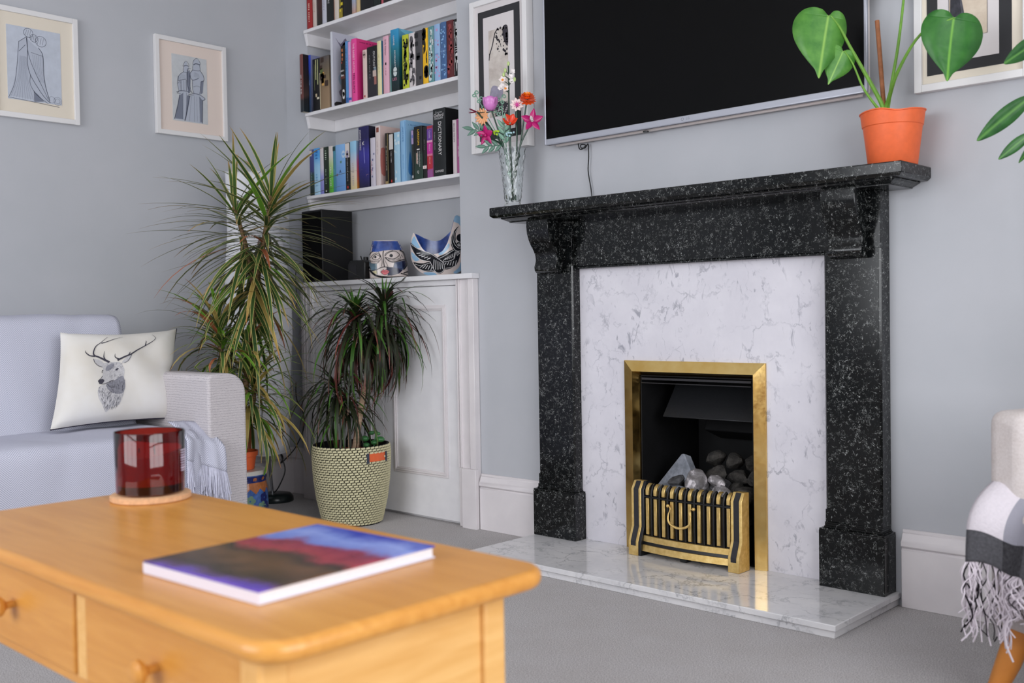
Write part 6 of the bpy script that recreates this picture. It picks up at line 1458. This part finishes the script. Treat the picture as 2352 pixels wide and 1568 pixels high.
def rbox(name, mat, t, x0, x1, y0, y1, z0, z1, r=.04, seg=4, **k):
    return MB().box(x0, x1, y0, y1, z0, z1).build(name, mat, t, bevel=r, seg=seg, **k)
rbox('base', 'sofa_fabric', sofa, SX0, SX1 - .02, SY0 + .16, SY1 - .162, .09, .30, .02)
for y0, y1 in ((SY1 - .160, SY1), (SY0, SY0 + .160)):
    ro = .075; out = 1 if y1 == SY1 else -1
    ya, yb = (y0, y1) if out > 0 else (y1, y0)
    poly = [(ya, .075), (ya, .650), (ya + out * .015, .664)] + [(yb - out * ro + out * ro * math.sin(q), .664 - ro + ro * math.cos(q)) for q in [j * math.pi / 12 for j in range(7)]] + [(yb, .075)]
    MB().prism(poly, SX0, SX1, 'x').build('arm', 'sofa_fabric', sofa, smooth=True, bevel=.034, seg=5)
rbox('back', 'sofa_fabric', sofa, SX0, SX0 + .17, SY0 + .162, SY1 - .162, .30, .80, .04)
for y0, y1 in ((SY0 + .165, -1.758), (-1.754, SY1 - .166)):
    rbox('seat_cushion', 'sofa_fabric', sofa, SX0 + .172, SX1 - .012, y0, y1, .302, .452, .04)
    m = MB().prism([(SX0 + .172, .455), (SX0 + .40, .455), (SX0 + .235, .865), (SX0 + .175, .875), (SX0 + .09, .86), (SX0 + .09, .81), (SX0 + .172, .81)], y0 + .01, y1 - .04, 'y')
    m.build('back_cushion', 'sofa_fabric', sofa, bevel=.03, seg=4)
for x in (SX0 + .06, SX1 - .08):
    for y in (SY0 + .08, SY1 - .08): MB().lathe([(.018, 0), (.024, .0745)], 12, x, y).build('foot', 'leg_wood', sofa, smooth=True)
# herringbone throw over the back and the seat
th = thing('sofa_throw', 'pale grey herringbone throw with fringed ends spread over the sofa', 'throw', (-1.8, -1.8, .46))
PATH = smooth_pts([(SX0 + .075, .70, 0), (SX0 + .080, .86, 0), (SX0 + .115, .888, 0), (SX0 + .18, .892, 0), (SX0 + .25, .872, 0), (SX0 + .285, .80, 0), (SX0 + .36, .60, 0), (SX0 + .415, .475, 0), (SX0 + .47, .462, 0), (-1.65, .464, 0), (-1.545, .462, 0), (-1.500, .450, 0), (-1.484, .415, 0), (-1.480, .34, 0), (-1.478, .20, 0), (-1.476, .135, 0)], 6)
cum = [0]
for a, b in zip(PATH[:-1], PATH[1:]): cum.append(cum[-1] + (b - a).length)
def throw_sheet(y0, y1, ny, nm, amp=.004, i0=0, i1=None, edge=None):
    i1 = len(PATH) if i1 is None else i1
    V_ = []; U_ = []
    for i in range(i0, i1):
        p = PATH[i]; tg = (PATH[min(i + 1, len(PATH) - 1)] - PATH[max(i - 1, 0)]).normalized(); nr = Vector((tg.y, -tg.x))
        nr = Vector((-tg.y, tg.x)) if False else Vector((tg.y * -1, tg.x))
        nr = Vector((-tg[1], tg[0])); 
        for j in range(ny):
            f = j / (ny - 1); yy1 = y1 + (edge(cum[i] / cum[-1]) if edge else 0); y = y0 + (yy1 - y0) * f
            w = amp * (math.sin(9 * y + 3.1 * cum[i]) + .6 * math.sin(23 * y - 5 * cum[i]) + .5 * math.sin(14 * cum[i] + 2 * y))
            w = abs(w) * .7
            V_.append((p[0] - nr.x * -w * 0 + abs(nr.x) * w, y, p[1] + max(0, nr.y) * w + .0))
            U_.append((y, cum[i]))
    n_ = i1 - i0
    me = bpy.data.meshes.new(nm); off = Vector(ORIGIN[th.name])
    me.from_pydata([Vector(v) - off for v in V_], [], [(i * ny + j, i * ny + j + 1, (i + 1) * ny + j + 1, (i + 1) * ny + j) for i in range(n_ - 1) for j in range(ny - 1)])
    ul = me.uv_layers.new(name='UVMap')
    for lp in me.loops: ul.data[lp.index].uv = U_[lp.vertex_index]
    me.materials.append(MATS['throw_weave']); me.polygons.foreach_set('use_smooth', [True] * len(me.polygons))
    o = bpy.data.objects.new(nm, me); COL.objects.link(o); o.parent = th; q = o.modifiers.new('t', 'SOLIDIFY'); q.thickness = .003; q.offset = 1
    return o
throw_sheet(-2.50, -1.005, 90, 'cloth', edge=lambda q: .012 * math.sin(8 * q))
flat('fringe_yarn', (206, 206, 222), .95, 0, .1, .1, 80)
# crumpled corner of the throw in front of the arm
m = MB(); UVL = []
def corner(u, v):
    y = -1.06 + .125 * u + .035 * math.sin(1.6 * v) * u; z = .492 - .012 * u * u - .13 * v ** 1.3 - .05 * u * v; x = -1.60 + .125 * min(1, v * 1.9) + .010 * math.sin(7 * u + 2 * v)
    return (x + .004 * math.sin(20 * u), y, z)
m.grid(corner, 20, 16); o = m.build('cloth_corner', 'throw_weave', th, smooth='all', norm=False)
ul = o.data.uv_layers.new(name='UVMap')
for lp in o.data.loops:
    k = lp.vertex_index; ul.data[lp.index].uv = ((k % 20) * .0085, (k // 20) * .011)
q = o.modifiers.new('t', 'SOLIDIFY'); q.thickness = .003
rnd_seed(9); m = MB()
for k in range(210):
    u = random.random(); p = Vector(corner(u, 1.0)); L = random.uniform(.075, .125)
    sw = Vector((random.uniform(.002, .014), random.uniform(-.010, .012), 0))
    m.tube(smooth_pts([p, p + sw * .5 + Vector((.002, 0, -L * .5)), p + sw + Vector((0, 0, -L))], 3), random.uniform(.0015, .0026), 4)
stuff(m.build('fringe', 'fringe_yarn', th, smooth=True))
m = MB()
for k in range(40):
    p = Vector((-1.472, -2.5 + k * .035, .133)); 
    m.tube([p, p + Vector((.004, random.uniform(-.006, .006), -.05)), p + Vector((.002, random.uniform(-.01, .01), -.075))], .003, 4)
stuff(m.build('lower_fringe', 'fringe_yarn', th, smooth=True))

# ------------------------------------------------------------------ stag cushion
t_ = NT('cushion_linen', .9, 0, .2); n_ = t_.noise(5, 3); n2 = t_.noise(400, 2)
t_.color(t_.ramp(n_.outputs['Fac'], [(.3, C3(222, 216, 206)), (.7, C3(232, 230, 228))])); t_.bump(n2.outputs['Fac'], .15, .001)
flat('piping_navy', (40, 36, 54), .9); flat('stag_ink', (64, 62, 74), .9); flat('stag_shade', (142, 142, 151), .9, var=.18, vscale=120); flat('stag_pale', (198, 196, 198), .9, var=.1, vscale=120)
CO_ = Vector((-1.905, -1.098, .655)); CR_ = Vector((0, .2375, .002)); CU_ = Vector((-.078, .056, .174)); CN_ = CR_.cross(CU_).normalized()
if CN_.x < 0: CN_ = -CN_
cu_ = thing('stag_cushion', 'cream square cushion printed with a stag head leaning on the sofa back', 'cushion', tuple(CO_ - CU_))
def cush(a, b, side=1, lift=0):
    """a,b in -1..1"""
    A_ = max(-1, min(1, a)); B_ = max(-1, min(1, b))
    x = A_ * (1 - .055 * (1 - B_ * B_) * abs(A_) ** 3) ; y = B_ * (1 - (.13 if B_ > 0 else .05) * (1 - A_ * A_) * abs(B_) ** 3)
    if A_ > .3: x -= .10 * math.exp(-((B_ + .02) / .12) ** 2) * (A_ - .3) ** 1.5
    th_ = .075 * ((1 - A_ ** 4) * (1 - B_ ** 4)) ** .55
    if side > 0:
        th_ += .006 * math.sin(7 * A_ + 5 * B_) * (1 - A_ * A_) * (1 - B_ * B_) - .012 * math.exp(-((B_ - .02 + (1 - A_) * .25) / .10) ** 2) * max(0, A_) ** 2 * (1 - A_ ** 6)
        th_ -= .010 * math.exp(-((A_ * .7 - B_ * .35 - .15) / .10) ** 2) * max(0, B_) * (1 - B_ ** 6) * (1 - A_ ** 6)
    return tuple(CO_ + CR_ * x + CU_ * y + CN_ * (side * (th_ + lift)))
m = MB(); m.grid(lambda u, v: cush(2 * u - 1, 2 * v - 1, 1), 44, 40); m.build('front', 'cushion_linen', cu_, smooth='all', norm=False)
m = MB(); m.grid(lambda u, v: cush(1 - 2 * u, 2 * v - 1, -1), 24, 22); m.build('reverse', 'piping_navy', cu_, smooth='all', norm=False)
edge = [cush(-1 + 2 * k / 24, -1, -1) for k in range(24)] + [cush(1, -1 + 2 * k / 24, -1) for k in range(25)]
MB().tube(edge, .0024, 6).build('piping', 'piping_navy', cu_, smooth=True)
MB().prism([(0, 0), (.016, .004), (.026, -.012), (.010, -.030), (.002, -.022)], 0, .002, 'x').build('care_tag', 'frame_white', cu_, local=True).location = Vector(cush(1, -.62)) - (CO_ - CU_)
def dmap(px, py):
    v = (py - 130) / 1310; l = 85 - 75 * v; r = 1690 - 55 * v
    return 2 * (px - l) / (r - l) - 1, 1 - 2 * v
P = Print(lambda a, b, l: cush(a, b, 1, l), .07); P.lift = .0012
def Fl(pts, mi, lift=.0010, n=3, cuts=2): P.fill([dmap(*p) for p in pts], mi, n=n, cuts=cuts, lift=lift)
def St(pts, w, mi=0, taper=False, lift=.0022): P.stroke([dmap(*p) for p in pts], w / 800, mi, n=5, taper=taper, lift=lift)
Fl([(560, 700), (640, 680), (760, 690), (800, 720), (840, 800), (840, 900), (860, 1020), (830, 1150), (790, 1270), (700, 1290), (640, 1350), (580, 1270), (510, 1160), (490, 1060), (530, 1000), (600, 985), (545, 970), (500, 950), (500, 925), (545, 870), (560, 800)], 2)
Fl([(600, 985), (720, 930), (800, 880), (835, 900), (860, 1020), (830, 1110), (760, 1130), (660, 1100), (610, 1040)], 1, .0014)
Fl([(430, 625), (500, 635), (570, 690), (560, 745), (490, 720), (445, 670)], 2); Fl([(930, 590), (840, 650), (800, 700), (850, 705), (900, 670)], 2)
Fl([(490, 930), (545, 915), (570, 940), (530, 985), (495, 960)], 0, .002, cuts=1); Fl([(720, 790), (745, 770), (765, 780), (735, 800)], 0, .002, cuts=1); Fl([(620, 720), (700, 700), (690, 760), (620, 800), (590, 780)], 1, .0015, cuts=1)
St([(500, 975), (560, 985), (620, 965), (700, 930)], 9); St([(545, 870), (530, 900), (500, 925)], 7); St([(560, 800), (545, 790), (540, 830)], 8); St([(430, 620), (445, 670), (490, 720), (550, 745)], 7); St([(830, 710), (880, 680), (930, 590)], 6); St([(610, 985), (650, 1030), (720, 1030)], 7)
# antlers
St([(640, 680), (570, 640), (500, 600), (440, 570), (430, 520), (460, 440), (520, 390), (570, 340), (620, 290)], 30, taper=True); St([(450, 585), (380, 570), (330, 520), (330, 490)], 24, taper=True); St([(530, 400), (600, 380), (720, 330), (830, 292)], 18, taper=True); St([(590, 650), (565, 600), (570, 520)], 22, taper=True)
St([(740, 665), (820, 630), (920, 590), (1010, 530), (1130, 460), (1240, 390), (1290, 330), (1240, 270)], 30, taper=True); St([(770, 655), (710, 620), (705, 570)], 20, taper=True); St([(1130, 460), (1145, 400), (1140, 380)], 18, taper=True); St([(880, 610), (900, 570), (915, 560)], 16, taper=True)
rg = random.Random(6)
for k in range(330):      # fur: short tapering pen strokes
    y = rg.uniform(930, 1300); f = (y - 930) / 370
    lo, hi = 500 + 20 * abs(f - .35) + 190 * max(0, f - .45), 855 - 40 * f - 130 * max(0, f - .6)
    x = rg.uniform(lo, hi)
    if y < 1000 and x < 640: continue
    St([(x, y), (x - 5 + rg.uniform(-6, 6), y + rg.uniform(22, 42))], rg.uniform(3, 6), 1 if rg.random() < .62 else 0, taper=True, lift=.0018 + .0004 * rg.random())
for k in range(90):
    x = rg.uniform(580, 810); y = rg.uniform(690, 900)
    if y > 800 and x < 640: continue
    St([(x, y), (x - 10, y + rg.uniform(12, 26))], rg.uniform(3, 5), 1 if rg.random() < .7 else 0, taper=True, lift=.0019)
P.build('stag_print', ['stag_ink', 'stag_shade', 'stag_pale'], cu_)

# ------------------------------------------------------------------ coffee table
TX0, TX1, TY0, TY1, TZ = -.142, .962, -2.326, -1.848, .51
ct = thing('coffee_table', 'honey-coloured wooden coffee table with drawers', 'table', ((TX0 + TX1) / 2, (TY0 + TY1) / 2, 0))
def rounded(x0, x1, y0, y1, r, n=8):
    out = []
    for cx, cy, a0 in ((x1 - r, y1 - r, 0), (x0 + r, y1 - r, 90), (x0 + r, y0 + r, 180), (x1 - r, y0 + r, 270)):
        for k in range(n + 1):
            a = R(a0 + 90 * k / n); out.append((cx + r * math.cos(a), cy + r * math.sin(a)))
    return out
MB().prism(rounded(TX0, TX1, TY0, TY1, .055), TZ - .026, TZ, 'z').build('top', 'honey_wood', ct, smooth=True, bevel=.011, seg=4)
LG = .042; bx0, bx1, by0, by1 = -.056, .914, TY0 + .022, -1.904
for x in (bx0, bx1 - LG):
    for y in (by0, by1 - LG):
        MB().prism([(x, y), (x + LG, y), (x + LG, y + LG), (x, y + LG)], 0, TZ - .0265, 'z').build('leg', 'honey_wood_pale', ct, bevel=.006, seg=3)
MB().box(bx1 - LG + .008, bx1 - .008, by0 + LG, by1 - LG, .338, TZ - .0265).build('end_panel', 'honey_wood_pale', ct, bevel=.002)
MB().box(bx0 + .008, bx0 + LG - .008, by0 + LG, by1 - LG, .338, TZ - .0265).build('end_panel', 'honey_wood_pale', ct, bevel=.002)
MB().box(bx0 + LG, bx1 - LG, by1 - LG + .008, by1 - .008, .338, TZ - .0265).build('back_panel', 'honey_wood', ct, bevel=.002)
MB().box(bx0 + LG, bx1 - LG, by0 + .014, by0 + .034, .334, .3485).build('front_rail', 'honey_wood', ct, bevel=.002)
xm = .442
MB().box(xm - .017, xm + .017, by0 + .010, by0 + .034, .349, TZ - .0265).build('divider', 'honey_wood_pale', ct, bevel=.002)
for x0, x1 in ((bx0 + LG + .002, xm - .019), (xm + .019, bx1 - LG - .002)):
    d = MB().box(x0, x1, by0 + .006, by0 + .024, .352, TZ - .033).build('drawer', 'honey_wood', ct, bevel=.003)
    xc = (x0 + x1) / 2
    kn = MB(); kn.lathe([(.006, 0), (.006, .012), (.016, .020), (.017, .027), (.012, .032), (.001, .033)], 18)
    kn.v = [(xc + x, by0 + .006 - z, .417 + y) for x, y, z in kn.v]
    kn.build('knob', 'honey_wood', d, smooth=True)
# cork coaster and red glass candle
flat('cork', (214, 168, 128), .85, 0, .2, .15, 120)
CX, CY = -.021, -1.945
tag(MB().lathe([(.075, TZ + .0003), (.077, TZ + .002), (.077, TZ + .0105), (.075, TZ + .012)], 48, CX, CY).build('coaster', 'cork', smooth=True), 'round cork coaster under the red candle', 'coaster')
t_ = NT('ruby_glass', .03, 0, .5); t_.b.inputs['Transmission Weight'].default_value = 1.0; t_.b.inputs['IOR'].default_value = 1.48; t_.color(C3(186, 62, 48))
t_ = NT('red_wax', .4, 0, .4); t_.color(C3(206, 52, 32)); t_.b.inputs['Subsurface Weight'].default_value = .3; t_.b.inputs['Subsurface Radius'].default_value = (.02, .006, .003)
cd = thing('candle', 'dark red glass candle jar on the cork coaster', 'candle', (CX, CY, TZ + .0125))
zb = TZ + .0125
m = MB().lathe([(.060, zb), (.065, zb + .004), (.0655, zb + .02), (.0675, zb + .122), (.0665, zb + .1235), (.0645, zb + .122), (.0630, zb + .006), (.0628, zb + .002), (.001, zb + .0018)], 56, CX, CY, cap=False)
m.add([(CX + .060 * math.cos(2 * math.pi * k / 56), CY + .060 * math.sin(2 * math.pi * k / 56), zb) for k in range(56)], [list(range(56))])
m.build('jar', 'ruby_glass', cd, smooth=True, weld=1e-5)
m = MB()
def wax(u, v):
    a = 2 * math.pi * u
    if v < .5: return (CX + .0618 * math.cos(a), CY + .0618 * math.sin(a), zb + .0195 + (v / .5) * (.062 + .006 * math.sin(2 * a)))
    q = (v - .5) / .5; r = .0618 * (1 - q) + .0005
    return (CX + r * math.cos(a), CY + r * math.sin(a), zb + .0195 + .062 + .006 * math.sin(2 * a) * (1 - q) - .010 * math.sin(q * 1.5))
m.grid(wax, 48, 13, True); m.add([(CX + .0618 * math.cos(2 * math.pi * k / 48), CY + .0618 * math.sin(2 * math.pi * k / 48), zb + .0195) for k in range(48)], [list(range(48))]); m.build('wax', 'red_wax', cd, smooth=True, weld=1e-5)
flat('dark_glass', (30, 7, 6), .1)
MB().lathe([(.0600, zb + .0022), (.0622, zb + .0055), (.0622, zb + .0172), (.0600, zb + .0176)], 48, CX, CY).build('jar_foot', 'dark_glass', cd, smooth=True)
for dx, dy in ((.02, .0), (-.012, .016), (-.010, -.018)): MB().tube([(CX + dx, CY + dy, zb + .068), (CX + dx, CY + dy, zb + .082)], .0014, 6).build('wick', 'black_cable', cd)
P = Print(lambda a, z, l: (CX + (.0668 + l) * math.cos(a), CY + (.0668 + l) * math.sin(a), z)); P.lift = .0008
ca = math.atan2(-2.936 - CY, 1.903 - CX)
for k in range(9): P.stroke([(ca + 1.02 + .0, zb + .085 - .005 * k), (ca + 1.22, zb + .085 - .005 * k), (ca + 1.42, zb + .085 - .005 * k)], .0022 if k not in (3, 7) else .0035, 0, n=3)
flat('label_ink', (206, 190, 214), .6)
P.build('label_print', ['label_ink'], cd)
# photo book lying on the table
t_ = NT('photo_cover', .22, 0, .5); s_ = t_.sep(t_.co('Object')); n_ = t_.noise(9, 4, .6); n3 = t_.noise(26, 4, .65)
yy = t_.math('ADD', s_[1], t_.math('MULTIPLY', t_.math('SUBTRACT', n_.outputs['Fac'], .5), .12))
cc = t_.ramp(t_.math('DIVIDE', yy, .31), [(.0, C3(110, 84, 190)), (.07, C3(92, 70, 110)), (.12, C3(66, 56, 50)), (.34, C3(112, 84, 62)), (.44, C3(74, 62, 56)), (.52, C3(170, 74, 84)), (.66, C3(150, 62, 88)), (.72, C3(132, 150, 220)), (.84, C3(150, 172, 236)), (1, C3(62, 78, 190))])
t_.color(t_.mix(.35, cc, t_.ramp(n3.outputs['Fac'], [(.35, C3(60, 50, 62)), (.65, C3(214, 190, 196))]), 'SOFT_LIGHT'))
flat('cover_edge', (224, 220, 232), .5); flat('page_white', (228, 226, 230), .85, var=.06, vscale=300)
pb = thing('photo_book', 'large hardback photo book with a colourful landscape cover on the coffee table', 'book', (.811, -2.236, TZ + .0003), (0, 0, R(3.0)))
BWd, BLn, BTh = .268, .310, .0185
MB().box(-BWd, 0, 0, BLn, BTh - .0028, BTh).build('front_cover', 'photo_cover', pb, bevel=.0008, seg=1, local=True)
MB().box(-BWd, 0, 0, BLn, 0, .0026).build('back_cover', 'cover_edge', pb, bevel=.0008, seg=1, local=True)
MB().box(-BWd + .003, -.003, .0028, BLn - .003, .0027, BTh - .0029).build('pages', 'page_white', pb, local=True)
MB().box(-BWd, 0, 0, .0027, .0027, BTh - .0029).build('spine', 'cover_edge', pb, local=True)

# ------------------------------------------------------------------ armchair at the right
AF, AL = Vector((-.40, -.9165, 0)), Vector((.9165, -.40, 0))
A0 = Vector((1.120, -.593, 0))
ac = thing('armchair', 'pale fabric armchair with splayed wooden legs to the right of the fireplace', 'armchair', tuple(A0), (0, 0, math.atan2(AL.y, AL.x)))
# local frame: +x along the seat width, +y towards the chair back
t_ = NT('chair_fabric', .95, 0, .15); n_ = t_.noise(220, 3); k_ = t_.noise(30, 3); t_.color(t_.mix(.5, t_.ramp(n_.outputs['Fac'], [(.3, C3(186, 176, 172)), (.7, C3(214, 206, 204))]), t_.ramp(k_.outputs['Fac'], [(.3, C3(196, 186, 182)), (.7, C3(208, 200, 198))]))); t_.bump(n_.outputs['Fac'], .4, .002)
def crb(name, x0, x1, y0, y1, z0, z1, r=.03): return MB().box(x0, x1, y0, y1, z0, z1).build(name, 'chair_fabric', ac, bevel=r, seg=4, local=True)
crb('arm', 0, .10, 0, .50, .22, .640); crb('arm', .58, .68, 0, .50, .22, .640)
crb('seat', .102, .578, -.03, .46, .22, .44); crb('backrest', .0, .68, .44, .545, .30, .92, .045)
crb('seat_frame', .005, .675, .01, .52, .165, .225, .015)
for x, y, dx, dy in ((.06, .05, -.045, -.05), (.62, .05, .045, -.05), (.06, .48, -.04, .03), (.62, .48, .04, .03)):
    MB().tube([(x, y, .19), (x + dx * .5, y + dy * .5, .09), (x + dx, y + dy, 0.004)], [.030, .026, .018], 16).build('leg', 'leg_wood', ac, smooth=True, local=True)
# checked blanket draped over the arm front
t_ = NT('check_wool', .95, 0, .1); s_ = t_.sep(t_.co('UV')); n_ = t_.noise(160, 3)
g1 = t_.math('GREATER_THAN', t_.math('FRACT', t_.math('MULTIPLY', s_[0], 2.9)), .5); g2 = t_.math('GREATER_THAN', s_[1], .69)
g = t_.math('ADD', t_.math('MULTIPLY', g1, .36), t_.math('MULTIPLY', g2, .64))
t_.color(t_.mix(t_.math('MULTIPLY', n_.outputs['Fac'], .3), t_.ramp(g, [(.0, C3(222, 214, 220)), (.30, C3(168, 166, 178)), (.55, C3(74, 74, 78)), (.9, C3(20, 20, 23))]), C3(150, 148, 154))); t_.bump(n_.outputs['Fac'], .6, .003)
bl = thing('check_blanket', 'black and white checked blanket with long fringe draped over the armchair', 'blanket', (1.15, -.62, .3))
def drape(u, v):
    """u across the width, v from the seat down over the front"""
    x = .015 + .40 * u
    if v < .42:
        q = v / .42; y = .34 - .335 * q; z = .452 + .035 * math.sin(q * 3.1) + (.20 * max(0, 1 - u * 3.6) * (1 - q * .9))
        x = x + .075 * max(0, 1 - u * 3.0) * (1 - q)
    else:
        q = (v - .42) / .58; a = min(1, q * 2.2)
        y = .005 - .052 * math.sin(a * math.pi / 2) - .012 * q; z = .452 - .030 * (1 - math.cos(a * math.pi / 2)) - .105 * q - .03 * u * q + (.022 * max(0, 1 - u * 3.6)) * (1 - q)
    y += -.016 * math.sin(15 * u + 2.0 * v) * min(1, v * 2); z += .006 * math.sin(22 * u)
    return tuple(A0 + AL * x - AF * y + Vector((0, 0, z)))
m = MB(); m.grid(drape, 40, 34); o = m.build('cloth', 'check_wool', bl, smooth='all', norm=False)
ul = o.data.uv_layers.new(name='UVMap')
for lp in o.data.loops: k = lp.vertex_index; ul.data[lp.index].uv = ((k % 40) / 39, (k // 40) / 33)
q = o.modifiers.new('t', 'SOLIDIFY'); q.thickness = .004
rnd_seed(77); m = MB(); m2 = MB()
for k in range(210):
    u = random.random(); p = Vector(drape(u, 1.0)); L = random.uniform(.10, .18) if u < .25 else random.uniform(.05, .10)
    pts = [p]
    for j in range(1, 6):
        f = j / 5; pts.append(p + AL * (random.uniform(-.012, .012) * f + .012 * math.sin(9 * f + k)) + AF * (random.uniform(-.006, .012)) + Vector((0, 0, -L * f)))
    (m2 if k % 6 == 0 else m).tube(smooth_pts(pts, 3), random.uniform(.0010, .0021), 4)
flat('wool_white', (222, 212, 220), .95, 0, .1); flat('wool_black', (28, 24, 30), .95, 0, .1)
stuff(m.build('fringe', 'wool_white', bl, smooth=True)); stuff(m2.build('dark_fringe', 'wool_black', bl, smooth=True))
